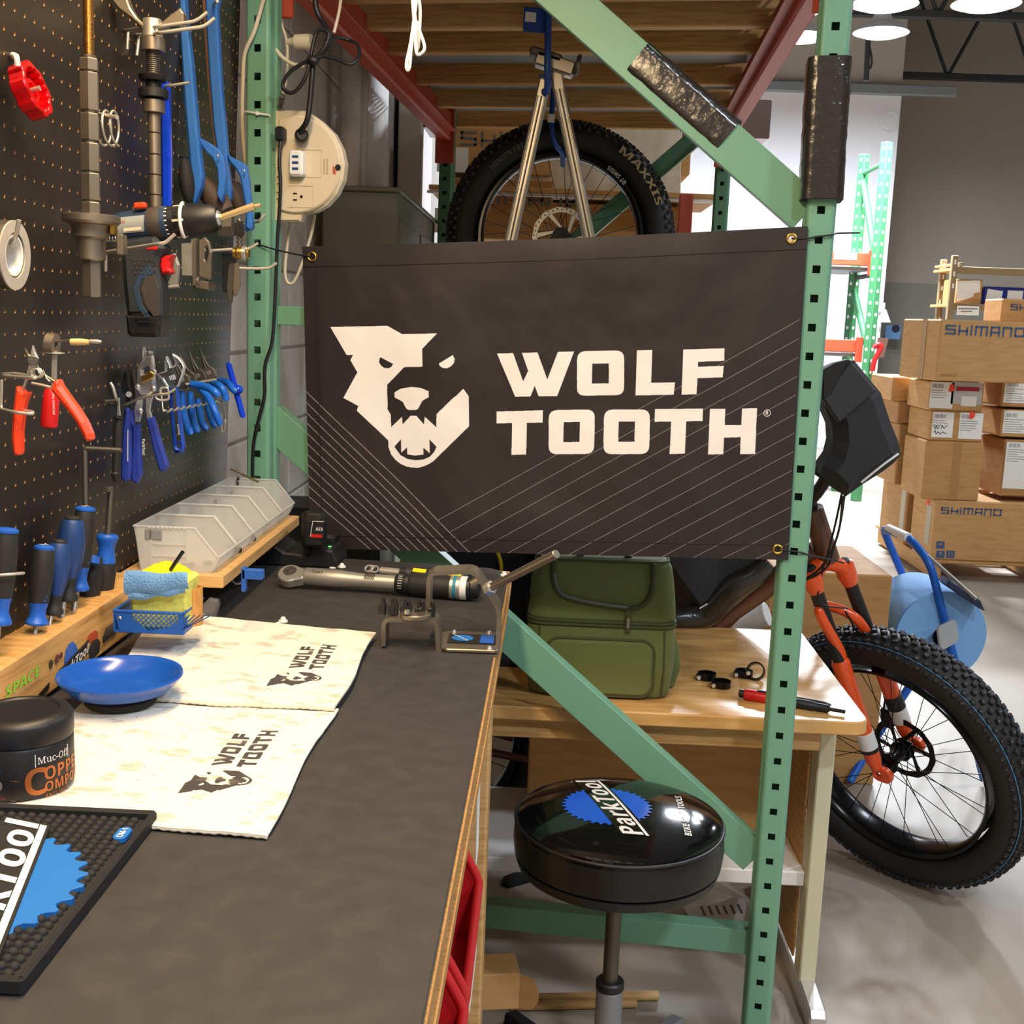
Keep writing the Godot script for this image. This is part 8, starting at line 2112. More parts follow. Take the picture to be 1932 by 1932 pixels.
	for q in [[Vector3(.7148,1.1189,-2.72), Vector3(.7152,1.0525,-2.75), Vector3(.7146,.9948,-2.78), Vector3(.7091,.9274,-2.81), Vector3(.6748,.8842,-2.84)], [Vector3(.722,1.1217,-2.72), Vector3(.7259,1.0465,-2.75), Vector3(.7233,.982,-2.78), Vector3(.7174,.9224,-2.81), Vector3(.6803,.8817,-2.84)], [Vector3(.7177,1.1139,-2.72), Vector3(.7237,1.027,-2.75), Vector3(.7147,.9619,-2.78), Vector3(.6984,.9149,-2.81), Vector3(.6689,.8758,-2.84)]]:
		obj("cable", MB.new().tube(spline(q, 6), 0.0028, 7), mats.black_plastic, t)
	obj("cable", MB.new().tube(spline([cr_l + Vector3(0.03,.05,0), Vector3(.7122,.8299,-2.84), Vector3(.7893,.8102,-2.85)], 5), 0.0022, 6), mats.black_plastic, t)
	obj("brake_hose", MB.new().tube(spline([cr_r + Vector3(0,-.1,.03), rc + up * 0.2 - fd * 0.05, rc + up * 0.1 - fd * 0.055], 6), 0.003, 6), mats.black_plastic, t)
	roll_stand()

func roll_stand() -> void:
	var bm := mat("stand_blue", hx("1560c4"), 0.4)
	var z := -3.75
	var t := thing("roll_stand", "blue tubular stand carrying a big roll of blue shop paper, behind the studded front wheel", "stand", Vector3(1.45,0,-3.8))
	var a0 := Vector3(1.2759,.7679,-3.7)
	var a1 := Vector3(1.544,.02,-3.7489)
	var c0 := Vector3(1.2065,.8223,-4)
	obj("tube_frame", MB.new().tube(bend([a1, a0.lerp(a1, 0.4), a0, Vector3(1.2361,.8295,-3.8), c0, Vector3(1.2242,.7928,-4.02), Vector3(1.3246,.6302,-4.1), Vector3(1.6007,.1593,-4.3)], 0.05, 7), 0.0135, 14), bm, t)
	obj("grip_sleeve", MB.new().cyl(Vector3(1.2323,.8302,-3.805), Vector3(1.2137,.8299,-3.97), 0.0155, -1, 18, 0.002), mats.white_paint, t)
	obj("back_leg", MB.new().tube([Vector3(1.3082,.4461,-3.72), Vector3(1.1657,.1427,-3.75), Vector3(1.0719,.02,-3.6704)], 0.0135, 12), bm, t)
	obj("back_leg", MB.new().tube([Vector3(1.2307,.4075,-4), Vector3(1.1503,.2528,-4), Vector3(1.0932,.145,-4)], 0.0135, 12), bm, t)
	obj("end_plate", MB.new().prism(rrect(0.085, 0.085, 0.02), Transform3D(Basis(Vector3.UP, 0.5) * Basis(Vector3.BACK, 0.3), Vector3(1.3356,.5437,-3.66)), 0.012, 0.003), mat("plate_grey", hx("a9adb0"), 0.5), t)
	obj("tear_bar", MB.new().box((Vector3(1.2719,.7882,-3.72) + Vector3(1.4049,.6731,-3.62)) / 2.0, Vector3((Vector3(1.2719,.7882,-3.72)).distance_to(Vector3(1.4049,.6731,-3.62)), 0.012, 0.008), frame(Vector3.ZERO, Vector3(1.4049,.6731,-3.62) - Vector3(1.2719,.7882,-3.72), Vector3.UP).basis, 0.002), mats.steel, t)
	obj("tear_cover", MB.new().prism(pv([1.314,.7107,1.3245,.7252,1.4278,.6629,1.445,.6283,1.4235,.638,1.3218,.7005]), Transform3D(Basis(), Vector3(0,0,-3.72)), 0.08, 0.004), mat("navy_cover", hx("1c2a4a"), 0.5), t)
	var pa := mat("paper_blue", hx("7fb0e6"), 0.85)
	var e := Vector3(1.3429,.5183,-3.72)
	var ax := Vector3(-.1,.03,-.995).normalized()
	var r := thing("paper_roll", "large roll of light blue shop paper hung on the blue stand", "paper roll", e)
	obj("roll", MB.new().lathe([Vector2(0.03,0), Vector2(0.153,0), Vector2(0.155,.004), Vector2(0.155,.25), Vector2(0.153,.254), Vector2(0.03,.254)], e, ax, 56), pa, r)
	obj("core", MB.new().pipe(e - ax * 0.002, e + ax * 0.05, 0.031, 0.028, 24), mats.black_plastic, r)
	obj("loose_end", MB.new().grid(12, 8, func(u: float, v: float) -> Vector3:
		var g := 2.2 + 0.9 * v
		var x1 := ax.cross(Vector3.UP).normalized()
		var y1 := x1.cross(ax)
		return e + ax * (0.002 + 0.25 * u) + (x1 * cos(g) + y1 * sin(g)) * (0.1555 + 0.012 * v * (1 - v))), pa, r)


func back_store() -> void:
	var cb := mat("cabinet_grey", hx("6d7164"), 0.5)
	var c := Vector3(-.545,0,-3.95)
	var t := thing("metal_cabinet", "tall grey-green steel cabinet against the block wall, its top showing over the banner", "cabinet", c)
	var ch := Vector3(-.5795,1.8462,-3.4).y
	obj("carcass", MB.new().box(Vector3(-0.55, ch / 2, -3.95), Vector3(0.22, ch, 1.1), Basis(), 0.006), cb, t)
	obj("door_panel", MB.new().box(Vector3(-0.437, ch / 2 - 0.03, -3.66), Vector3(0.012, ch - 0.1, 0.48), Basis(), 0.003), cb, t)
	obj("door_panel", MB.new().box(Vector3(-0.437, ch / 2 - 0.03, -4.2), Vector3(0.012, ch - 0.1, 0.5), Basis(), 0.003), cb, t)
	obj("top_lip", MB.new().box(Vector3(-0.547, ch + 0.004, -3.95), Vector3(0.235,.014,1.12), Basis(), 0.003), cb, t)
	var ci := 0
	var boxes := [
		["carton", Vector3(-.4444,2.3438,-5), Vector3(-.0803,2.2962,-5), 0.5, "flat carton lying on top of the faded stack, directly under the deck's rear beam"],
		["carton", Vector3(-.4497,2.2769,-4.98), Vector3(-.0054,2.0914,-4.98), 0.5, "carton with faded grey lettering and a white label, upper of the dim stack behind the hanging wheel"],
		["carton", Vector3(-.4512,2.0698,-4.96), Vector3(.0059,1.8248,-4.96), 0.5, "carton with faded grey lettering, lower of the dim stack behind the hanging wheel"],
		["carton", Vector3(-.092,1.9971,-5.1), Vector3(.5772,1.8206,-5.1), 0.5, "brown carton behind the spokes of the hanging wheel"],
		["carton", Vector3(.5661,2.1531,-5.3), Vector3(.6057,2.3439,-5.3), 0.3, "narrow carton edge beside the pale rounded one, by the rear post"]]
	for b in boxes:
		var p: Vector3 = b[1]
		var q: Vector3 = b[2]
		var m := (p + q) / 2.0
		var d: float = b[3]
		var o := Vector3(m.x, minf(p.y, q.y), m.z - d / 2)
		var k := thing(b[0], b[4], "carton", o, "cartons behind the rack")
		obj("box", MB.new().box(Vector3(m.x, m.y, m.z - d / 2), Vector3(absf(q.x - p.x), absf(q.y - p.y), d), Basis(), 0.004), mats["carton%d" % (ci % 3)], k)
		if ci in [1, 2]:
			shimano(k, Vector3(p.x + 0.06, lerpf(p.y, q.y, 0.42), p.z + 0.001), Vector3.RIGHT, Vector3.UP, 0.06, mat("faded_ink", hx("6a7068"), 0.8))
			obj("paper_label", MB.new().box(Vector3(p.x + 0.03, lerpf(p.y, q.y, 0.72), p.z + 0.001), Vector3(0.13,.1,.001)), mats.paper, k)
		ci += 1
	single("pale_carton", MB.new().prism(pv([-.18,2.0016,-.1851,2.2631,-.1024,2.2955,.029,2.3209,.1386,2.3329,.2485,2.3343,.3589,2.3252,.4474,2.3133,.5299,2.2927,.5396,2.0261]), Transform3D(Basis(), Vector3(0,0,-5.3)), 0.3, 0.004), textured("pale_card", noise_tex(128, 0.05, [[0, hx("cfc3ad")], [1, hx("e2d7c3")]], 3, 71), 0.8, 2.0), "large pale carton with a bowed top behind the hanging wheel", "carton", Vector3(.1761,2.0137,-5))
	single("brown_carton", MB.new().box((Vector3(.0779,2.3844,-5.35)) + Vector3(0.1,0,0), Vector3(1.5,.16,.3), Basis(), 0.004), mats.frame_brown, "dark brown panel over the pale bowed carton", "panel", Vector3(.0795,2.3482,-5.35))
	t = thing("bay_shelf", "steel edged shelf of the next rack bay, seen through the hanging wheel", "shelf", Vector3(.0863,2.0056,-4.95))
	obj("edge", MB.new().box(Vector3(.0854,2.0026,-4.9), Vector3(1.2,.012,.02), Basis(), 0.002), mats.steel, t)
	obj("board", MB.new().box(Vector3(.0911,2.0222,-5.2), Vector3(1.2,.02,.6), Basis(), 0.002), mats.lumber2, t)
	var wc := Vector3(.0347,1.7735,-4)
	t = thing("spare_wheel", "big fat tyre wheel hung by a blue hook under the rack deck, pale lettering on its sidewall", "wheel", wc)
	var ax := Vector3(0.03,.04,1).normalized()
	wheel(t, wc, ax, 0.385, 0.055, 0.262, true, 32, null, 72)
	rotor(t, wc + ax * 0.05, ax, 0.095, mats.steel)
	var ring := func(nm: String, s: String, h: float, r: float, a0: float, m: Material, flip: bool, sp: float) -> void:
		var b := MB.new()
		var wt := words(s, h)
		var place := func(p: Vector2) -> Vector3:
			var g := a0 - p.x * sp / r * (-1.0 if flip else 1.0)
			var rr := r + (-p.y if flip else p.y)
			return wc + Vector3(cos(g) * rr, sin(g) * rr, 0.0) + ax * (0.055 - 0.35 * absf(rr - 0.33) * (1.0 if rr > 0.3 else 0.6) + (0.004 if rr > 0.28 else -0.008))
		b.letters(wt, place, func(_p: Vector2) -> Vector3: return ax)
		obj(nm, b, m, t)
	ring.call("lettering", "MAXXIS", 0.026, 0.328, 1.0, mat("tyre_cream", hx("c8bb90"), 0.7), false, 1.75)
	ring.call("lettering", "DT SWISS", 0.014, 0.28, 0.72, mats.white_paint, true, 1.0)
	ring.call("lettering", "MINION FBF", 0.016, 0.312, 2.42, mat("tyre_grey", hx("6f6d68"), 0.7), false, 1.0)
	t = thing("folding_stand", "aluminium A-shaped repair stand hung from a blue hook in front of the spare wheel", "stand", Vector3(-.0102,1.8906,-2.95))
	var al := mat("aluminium", hx("b9b3a8"), 0.32, 0.85)
	for e in [[Vector3(-.0271,2.0773,-2.95), Vector3(-.124,1.5519,-2.95)], [Vector3(-.0034,2.1006,-2.97), Vector3(.1352,1.5617,-2.97)]]:
		var f := frame(Vector3.ZERO, e[1] - e[0], Vector3.BACK)
		obj("leg", MB.new().box((e[0] + e[1]) / 2.0, Vector3(e[0].distance_to(e[1]), 0.03, 0.036), Basis(f.basis.x, f.basis.z, -f.basis.y), 0.004), al, t)
		for s in [-0.009, 0.0, 0.009]: obj("leg_groove", MB.new().tube([e[0].lerp(e[1], 0.08) + f.basis.z * s + Vector3(0,0,.0185), e[1] + f.basis.z * s + Vector3(0,0,.0185)], 0.0022, 5), al if s else mats.dark_steel, t)
	obj("head_bracket", MB.new().box(Vector3(-.0054,2.1145,-2.96), Vector3(0.1,.035,.05), Basis(Vector3.BACK, -0.28), 0.005), al, t)
	obj("clamp_knob", MB.new().cyl(Vector3(.0448,2.1119,-2.94), Vector3(.0552,2.1098,-2.94), 0.026, -1, 20, 0.003), mats.dark_steel, t)
	obj("top_strap", MB.new().box(Vector3(-.0282,2.1336,-2.96), Vector3(0.08,.02,.05), Basis(Vector3.BACK, -0.25), 0.004), mats.dark_steel, t)
	var hm := mat("hook_blue", hx("1c4a9c"), 0.4)
	t = thing("blue_hook", "blue coated hanger hook with a printed tag, holding the aluminium stand", "hook", Vector3(-.0279,2.2476,-2.9))
	obj("hook", MB.new().tube(spline([Vector3(-.0276,2.2713,-2.9), Vector3(-.0249,2.1761,-2.9), Vector3(-.0231,2.104,-2.9), Vector3(-.0209,2.0514,-2.91), Vector3(-.0269,2.0427,-2.93), Vector3(-.0331,2.0648,-2.95), Vector3(-.0341,2.0894,-2.95)], 5), 0.0085, 10), hm, t)
	obj("tag", MB.new().box(Vector3(-.0575,2.2015,-2.9), Vector3(0.055,.056,.003), Basis(Vector3.UP, 0.2), 0.001), hm, t)
	obj("bar_code", MB.new().box(Vector3(-.0678,2.2071,-2.895), Vector3(0.026,.022,.002), Basis(Vector3.UP, 0.2), 0.0005), mats.paper, t)
	t = thing("blue_hook", "second blue hanger hook with a white tag, holding the fat wheel's rim", "hook", Vector3(-.0125,2.1573,-3.9))
	obj("hook", MB.new().tube(spline([Vector3(-.0069,2.2739,-3.95), Vector3(-.0102,2.1856,-3.92), Vector3(-.0111,2.1244,-3.9), Vector3(.0017,2.0668,-3.9), Vector3(.0274,2.0432,-3.94), Vector3(.0332,2.0106,-4)], 5), 0.0085, 10), hm, t)
	obj("tag", MB.new().box(Vector3(-.0119,2.1409,-3.88), Vector3(0.022,.026,.003), Basis(), 0.001), mats.paper, t)
	var wcord := mat("cord_white", hx("f2f0ea"), 0.7)
	single("pull_cord", MB.new().tube(spline([Vector3(-.1455,1.8311,-1.25), Vector3(-.1486,1.8028,-1.25), Vector3(-.1519,1.7768,-1.25), Vector3(-.1558,1.7569,-1.25), Vector3(-.1551,1.7496,-1.25), Vector3(-.1525,1.7528,-1.25), Vector3(-.1512,1.7716,-1.25), Vector3(-.148,1.7976,-1.25), Vector3(-.1428,1.7875,-1.25), Vector3(-.1375,1.7731,-1.25), Vector3(-.1401,1.7668,-1.25), Vector3(-.1456,1.7666,-1.25), Vector3(-.1477,1.7873,-1.25), Vector3(-.1505,1.813,-1.25), Vector3(-.1526,1.8309,-1.25)], 5), 0.0017, 7).tube(spline([Vector3(-.1526,1.831,-1.26), Vector3(-.1486,1.8,-1.26), Vector3(-.1457,1.7708,-1.26), Vector3(-.1439,1.8106,-1.26), Vector3(-.1482,1.8312,-1.26)], 5), 0.0017, 7), wcord, "looped white pull cord hanging bright before the deck", "cord", Vector3(-.1521,1.7872,-1.25))
	power_strip()
	var nb := mat("navy_cloth", hx("22252f"), 0.8)
	t = thing("backpack", "dark navy backpack with yellow piping behind the bench end, under the banner", "backpack", Vector3(-.12,.72,-2.62))
	obj("body", soft_box(MB.new(), Vector3(-.13,.72,-2.62), [[0.0, 0.3, 0.2], [0.02, 0.33, 0.22], [0.2, 0.34, 0.22], [0.33, 0.31, 0.2], [0.36, 0.25, 0.14]], 0.07, 0.03, 14), nb, t)
	obj("yellow_piping", MB.new().tube(spline([Vector3(-.288,.982,-2.5), Vector3(-.3004,.955,-2.5), Vector3(-.3057,.927,-2.5), Vector3(-.3051,.8968,-2.5)], 5), 0.0045, 8), mats.yellow_label, t)
	obj("yellow_piping", MB.new().tube(spline([Vector3(-.0877,.9926,-2.49), Vector3(-.0786,.9667,-2.49), Vector3(-.0762,.9333,-2.49), Vector3(-.0777,.9091,-2.49)], 5), 0.004, 8), mats.yellow_label, t)
	single("dark_case", MB.new().box(Vector3(-.49,.98,-2.52), Vector3(0.3,.2,.2), Basis(), 0.02), mats.black_plastic, "black case behind the charger and the bench end", "case", Vector3(-.49,.88,-2.52))
	single("case_stand", MB.new().box(Vector3(-.49,.44,-2.52), Vector3(0.34,.88,.26), Basis(), 0.01), mats.lumber2, "wooden plinth under the black case behind the bench", "plinth", Vector3(-.49,0,-2.52))
	single("kraft_carton", MB.new().box(Vector3(-.0404,.6961,-3.4) + Vector3(0,-.45,0), Vector3(0.22,1.1,.2), Basis(), 0.005), mats.pale_card, "tall pale carton behind the green bag's shoulder", "carton", Vector3((Vector3(-.0404,.6961,-3.4)).x, 0, -3.4))
	t = thing("paper_rolls", "white paper roll behind the table under the padded frame bag", "paper roll", Vector3(.6495,.6411,-3.35), "white paper rolls")
	obj("roll", MB.new().cyl(Vector3(.5688,.6245,-3.35), Vector3(.6816,.675,-3.3), 0.036, -1, 24, 0.002), mats.white_paint, t)
	obj("tape_band", MB.new().cyl(Vector3(.6221,.6468,-3.33), Vector3(.6334,.6519,-3.325), 0.0365, -1, 24), mats.pale_wood, t)
	t = thing("paper_rolls", "upper white paper roll lying across the other behind the table", "paper roll", Vector3(.6498,.6564,-3.45), "white paper rolls")
	obj("roll", MB.new().cyl(Vector3(.5951,.6289,-3.45), Vector3(.6815,.6536,-3.5), 0.03, -1, 24, 0.002), mats.white_paint, t)
	single("store_carton", MB.new().box(Vector3(0.86,.36,-3.95), Vector3(0.9,.72,.5), Basis(), 0.005), mats.carton0, "big carton on the floor behind the bicycle carrying the paper rolls", "carton", Vector3(0.86,0,-3.95)).position += Vector3(-.15,0,0)
	single("flap_carton", MB.new().prism(pv([.7245,.6305,.7215,.717,.7701,.7398,.8207,.7351,.8284,.6351]), Transform3D(Basis(), Vector3(0,0,-3.8)), 0.3, 0.004), mats.carton1, "small carton standing behind the paper rolls, beside the green post", "carton", Vector3(.7781,.6329,-3.6))

func shimano(t: Node3D, o: Vector3, x: Vector3, y: Vector3, h: float, m: Material) -> void:  # the squared carton lettering, drawn stroke by stroke on a 0.85 by 1 letter
	var w := 0.17
	var g := 0.16
	var ls := [
		[[Vector2(1.05,.9), Vector2(0.1,.9), Vector2(0.1,.55), Vector2(1.05,.5), Vector2(1.05,.1), Vector2(0.05,.1)]],
		[[Vector2(0.1,.95), Vector2(0.1,.05)], [Vector2(0.1,.42), Vector2(0.95,.42)], [Vector2(0.95,.75), Vector2(0.95,.05)]],
		[[Vector2(0.1,.95), Vector2(0.1,.05)]],
		[[Vector2(0.1,.05), Vector2(0.1,.9), Vector2(1.3,.9), Vector2(1.3,.05)], [Vector2(0.7,.9), Vector2(0.7,.05)]],
		[[Vector2(0.1,.05), Vector2(0.1,.9), Vector2(0.95,.9), Vector2(0.95,.05)], [Vector2(0.1,.38), Vector2(0.95,.38)]],
		[[Vector2(0.1,.05), Vector2(0.1,.9), Vector2(0.95,.9), Vector2(0.95,.05)]],
		[[Vector2(0.1,.1), Vector2(0.1,.9), Vector2(1.05,.9), Vector2(1.05,.1), Vector2(0.1,.1)]]]
	var adv := [1.35, 1.25, 0.42, 1.62, 1.25, 1.25, 1.2]
	var b := MB.new()
	var n := x.cross(y).normalized()
	var cx := 0.0
	for i in 7:
		var at := cx
		b.letters(strokes(ls[i], w), func(p: Vector2) -> Vector3: return o + x * ((p.x + at) * h) + y * (p.y * h) + n * 0.0012, func(_p: Vector2) -> Vector3: return n)
		cx += adv[i] + g * 0.4
	obj("lettering", b, m, t)

func power_strip() -> void:
	var f := Transform3D(Basis(Vector3(.9885,0,.1514), Vector3.UP, Vector3(-.1514,0,.9885)), Vector3.ZERO)
	var n: Vector3 = Vector3(-.1514,0,.9885)
	var o: Vector3 = Vector3(-.56,1.9796,-2.2487)
	var be := mat("beige_plastic", hx("d8c9ad"), 0.5)
	var pz := -0.03
	var base := Transform3D(Basis(Vector3(.9885,0,.1514), Vector3.UP, n), Vector3(o.x, 0, o.z) + n * -0.055)
	var t := thing("power_strip", "half-round beige surge protector with plugs, tied to the green post beside the pegboard", "power strip", Vector3(-.4911,1.7759,-2.2786))
	obj("body", MB.new().prism(pv([.0158,1.8743,.0879,1.8723,.1161,1.8541,.1413,1.8314,.1567,1.8039,.1632,1.7764,.1597,1.7462,.1474,1.7204,.1275,1.6991,.1051,1.6868,.0819,1.6828,.0745,1.6683,.0076,1.6669]), base, 0.028, 0.004), be, t)
	var dc := Vector2(.0674,1.7727)
	var disc := circle(dc, 0.09, 48).filter(func(p): return p.x > dc.x - 0.043)
	obj("dome", MB.new().prism(disc, Transform3D(base.basis, base.origin + n * 0.026), 0.008, 0.003), be, t)
	var fz := base.origin + n * 0.0345
	var fr := Transform3D(base.basis, fz)
	for q in [Vector2(.0235,1.8005), Vector2(.0225,1.7721), Vector2(.0215,1.7435), Vector2(.0205,1.7148)]:
		obj("outlet_hole", MB.new().prism(circle(q, 0.0026, 12), fr, 0.0006), mats.black_plastic, t)
		for d in [Vector2(0.0125,.006), Vector2(0.0125,-.006)]: obj("outlet_slot", MB.new().prism(rrect(0.006, 0.002, 0.0004, q + d), fr, 0.0006), mats.black_plastic, t)
	for q in [Vector2(.0677,1.7196), Vector2(.0678,1.7078)]: obj("outlet_slot", MB.new().prism(rrect(0.008, 0.0026, 0.0005, q), fr, 0.0006), mats.black_plastic, t)
	obj("outlet_hole", MB.new().prism(circle(Vector2(.0806,1.714), 0.0028, 12), fr, 0.0006), mats.black_plastic, t)
	for q in [[Vector2(.0971,1.775), 0.045, 0.05], [Vector2(.0784,1.7139), 0.05, 0.04]]: obj("cover_line", MB.new().letters(strokes([[q[0] + Vector2(-q[1] / 2, q[2] / 2), q[0] + Vector2(q[1] / 2, q[2] / 2), q[0] + Vector2(q[1] / 2, -q[2] / 2), q[0] + Vector2(-q[1] / 2, -q[2] / 2)]], 0.0007), func(p: Vector2) -> Vector3: return fr * Vector3(p.x, p.y, 0.0005), func(_p: Vector2) -> Vector3: return n), mat("beige_line", hx("b3a487"), 0.6), t)
	obj("switch", MB.new().prism(circle(Vector2(.1531,1.769), 0.0055, 18), fr, 0.003, 0.001), mats.black_plastic, t)
	var ap := Vector2(.1459,1.7562)
	obj("lettering", MB.new().letters(words("APC", 0.0065), func(p: Vector2) -> Vector3: return fr * Vector3(ap.x - p.y + 0.003, ap.y + p.x, 0.0006), func(_p: Vector2) -> Vector3: return n), mats.red_handle, t)
	obj("small_print", MB.new().letters(strokes([[Vector2(.1256,1.7832), Vector2(.1259,1.7579)], [Vector2(.1319,1.7833), Vector2(.1322,1.758)]], 0.003), func(p: Vector2) -> Vector3: return fr * Vector3(p.x, p.y, 0.0006), func(_p: Vector2) -> Vector3: return n), mats.beige_line, t)
	t = thing("usb_charger", "white three-port usb charger plugged into the round surge protector", "charger", Vector3(-.4801,1.7718,-2.2365))
	obj("case", MB.new().prism(rrect(0.0285, 0.047, 0.007, Vector2(.076,1.7731)), fr, 0.022, 0.004), mats.white_paint, t)
	for k in 3: obj("port", MB.new().prism(rrect(0.0125, 0.0048, 0.0006, Vector2(.076,1.7731) + Vector2(0, 0.0115 - 0.011 * k)), Transform3D(fr.basis, fr.origin + n * 0.0218), 0.0005), mats.navy_handle, t)
	var bk: StandardMaterial3D = mats.black_plastic
	t = thing("power_cord", "thin black power cord plugged in at the surge protector and running down over the green post", "cord", Vector3(-.5135,1.8234,-2.2416), "black cords on the power strip")
	obj("plug", MB.new().box(Vector3(-.5149,1.8258,-2.2519) + n * 0.004, Vector3(0.018,.027,.022), base.basis, 0.004), bk, t)
	obj("cable", MB.new().tube(spline([Vector3(-.5135,1.8118,-2.2416), Vector3(-.5151,1.7792,-2.2358), Vector3(-.5128,1.7406,-2.2354), Vector3(-.5142,1.702,-2.2377), Vector3(-.5202,1.6236,-2.2426), Vector3(-.5231,1.5439,-2.2431), Vector3(-.5277,1.4429,-2.2377), Vector3(-.5416,1.3916,-2.2358), Vector3(-.5426,1.3352,-2.2359), Vector3(-.5555,1.2828,-2.2379), Vector3(-.5653,1.2354,-2.2394), Vector3(-.5675,1.1721,-2.2398), Vector3(-.5697,1.1243,-2.2401)], 7), 0.0034, 8), bk, t)
	t = thing("power_cord", "thick black power cord tied in a bow above the surge protector", "cord", Vector3(-.4732,1.8237,-2.2354), "black cords on the power strip")
	obj("plug", MB.new().cyl(Vector3(-.4765,1.825,-2.2511), Vector3(-.4714,1.8235,-2.227), 0.0135, 0.012, 24, 0.003), bk, t)
	obj("cable", MB.new().tube(spline([Vector3(-.4741,1.8288,-2.2254), Vector3(-.4587,1.8463,-2.213), Vector3(-.4529,1.882,-2.2121), Vector3(-.4492,1.9259,-2.2115), Vector3(-.4464,1.9482,-2.2111), Vector3(-.4314,1.9639,-2.2088), Vector3(-.4166,1.9859,-2.2065), Vector3(-.4188,2.0025,-2.2068), Vector3(-.435,2.0252,-2.2195), Vector3(-.4453,2.0473,-2.221), Vector3(-.4466,2.0784,-2.2212)], 7), 0.0052, 10), bk, t)
	obj("bow_loop", MB.new().tube(spline([Vector3(-.4443,1.9525,-2.2006), Vector3(-.4664,1.9452,-2.204), Vector3(-.4915,1.9285,-2.2079), Vector3(-.5026,1.9099,-2.2096), Vector3(-.4995,1.8987,-2.2091), Vector3(-.4853,1.8941,-2.2069), Vector3(-.4701,1.9053,-2.2046), Vector3(-.4562,1.9313,-2.2025), Vector3(-.4437,1.9923,-2.2056), Vector3(-.4328,2.005,-2.2039), Vector3(-.4177,1.9976,-2.2016), Vector3(-.4245,1.9727,-2.1976), Vector3(-.4463,1.9507,-2.2009)], 7), 0.0038, 8), bk, t)
	obj("bow_loop", MB.new().tube(spline([Vector3(-.4439,1.9521,-2.1986), Vector3(-.4263,1.958,-2.1979), Vector3(-.4013,1.9525,-2.1941), Vector3(-.3763,1.9442,-2.1902), Vector3(-.3623,1.9564,-2.1982), Vector3(-.3661,1.9811,-2.219), Vector3(-.3859,1.9968,-2.2423), Vector3(-.4146,1.9979,-2.2264), Vector3(-.4226,1.9878,-2.2074)], 7), 0.0036, 8), bk, t)
	obj("knot", MB.new().ball(Vector3(-.4459,1.9503,-2.1989), Vector3(0.012,.009,.008), Basis(Vector3.BACK, -0.3), 14), bk, t)
	var cr := mat("cream_cable", hx("d2c7b2"), 0.55)
	var cs := [[Vector3(-.5401,2.079,-2.2335), Vector3(-.5615,2.0098,-2.2368), Vector3(-.5811,1.9679,-2.2398), Vector3(-.5873,1.9222,-2.2478), Vector3(-.5926,1.8484,-2.2638), Vector3(-.5929,1.7831,-2.2841), Vector3(-.5941,1.7559,-2.3045)], [Vector3(-.5342,2.0902,-2.2751), Vector3(-.5434,2.0339,-2.2765), Vector3(-.5402,2.0008,-2.276), Vector3(-.5245,1.975,-2.2736), Vector3(-.5004,1.9579,-2.2699), Vector3(-.482,1.9582,-2.2873)], [Vector3(-.5384,2.0983,-2.3061), Vector3(-.5288,2.0411,-2.3046), Vector3(-.517,2.0027,-2.3028), Vector3(-.5168,1.9449,-2.3028), Vector3(-.5251,1.906,-2.3041)], [Vector3(-.3985,2.0805,-2.224), Vector3(-.403,2.044,-2.2247), Vector3(-.4107,2.003,-2.2157)], [Vector3(-.4607,1.6852,-2.3043), Vector3(-.4721,1.6401,-2.3162), Vector3(-.4934,1.5781,-2.3195), Vector3(-.5075,1.5529,-2.3216), Vector3(-.5196,1.5566,-2.3235), Vector3(-.523,1.5875,-2.324), Vector3(-.5125,1.6697,-2.3224)]]
	var cn := ["cream cable draped down across the left of the green post by the pegboard", "cream cable looping from the top edge behind the green post to the white plug", "thin cream cable hanging down behind the loop of the thick one", "short cream cable end coming down into the black bow", "cream cable looped below the surge protector along the block wall"]
	for k in 5: single("cream_cable", MB.new().tube(spline(cs[k], 7), 0.004 if k < 2 else 0.003, 8), cr, cn[k], "cable", cs[k][0], "cream cables round the green post")
	single("wall_plug", MB.new().lathe([Vector2(0,0), Vector2(0.006,.002), Vector2(0.008,.012), Vector2(0.0135,.018), Vector2(0.0145,.045), Vector2(0.013,.05), Vector2(0,.05)], Vector3(-.517,2.0037,-2.3028), (Vector3(.9885,0,.1514)) * 1.0, 20), cr, "cream plug end hanging among the cables above the surge protector", "plug", Vector3(-.517,2.0037,-2.3028))
	t = thing("chain_links", "short dark chain hanging above the surge protector", "chain", Vector3(-.521,1.8908,-2.2731))
	for k in 4: obj("link", MB.new().torus((Vector3(-.5189,1.8976,-2.2728)).lerp(Vector3(-.523,1.8773,-2.2734), k / 3.0), n if k % 2 else Vector3(0.8,0,.6), 0.0055, 0.0016, 14, 6), mats.dark_steel, t)
	t = thing("zip_tie", "white zip tie round the green post level with the surge protector's top", "zip tie", Vector3(-.5605,1.8623,-2.2488))
	obj("band", MB.new().tube([Vector3(-.5873,1.8667,-2.263), Vector3(-.5793,1.8643,-2.2476), Vector3(-.5593,1.8615,-2.2441), Vector3(-.5386,1.8589,-2.2414), Vector3(-.5369,1.8593,-2.2553)], 0.0022, 6), mats.white_paint, t)
	obj("lock", MB.new().box(Vector3(-.5589,1.8613,-2.2425), Vector3(0.006,.007,.005), Basis(), 0.001), mats.white_paint, t)


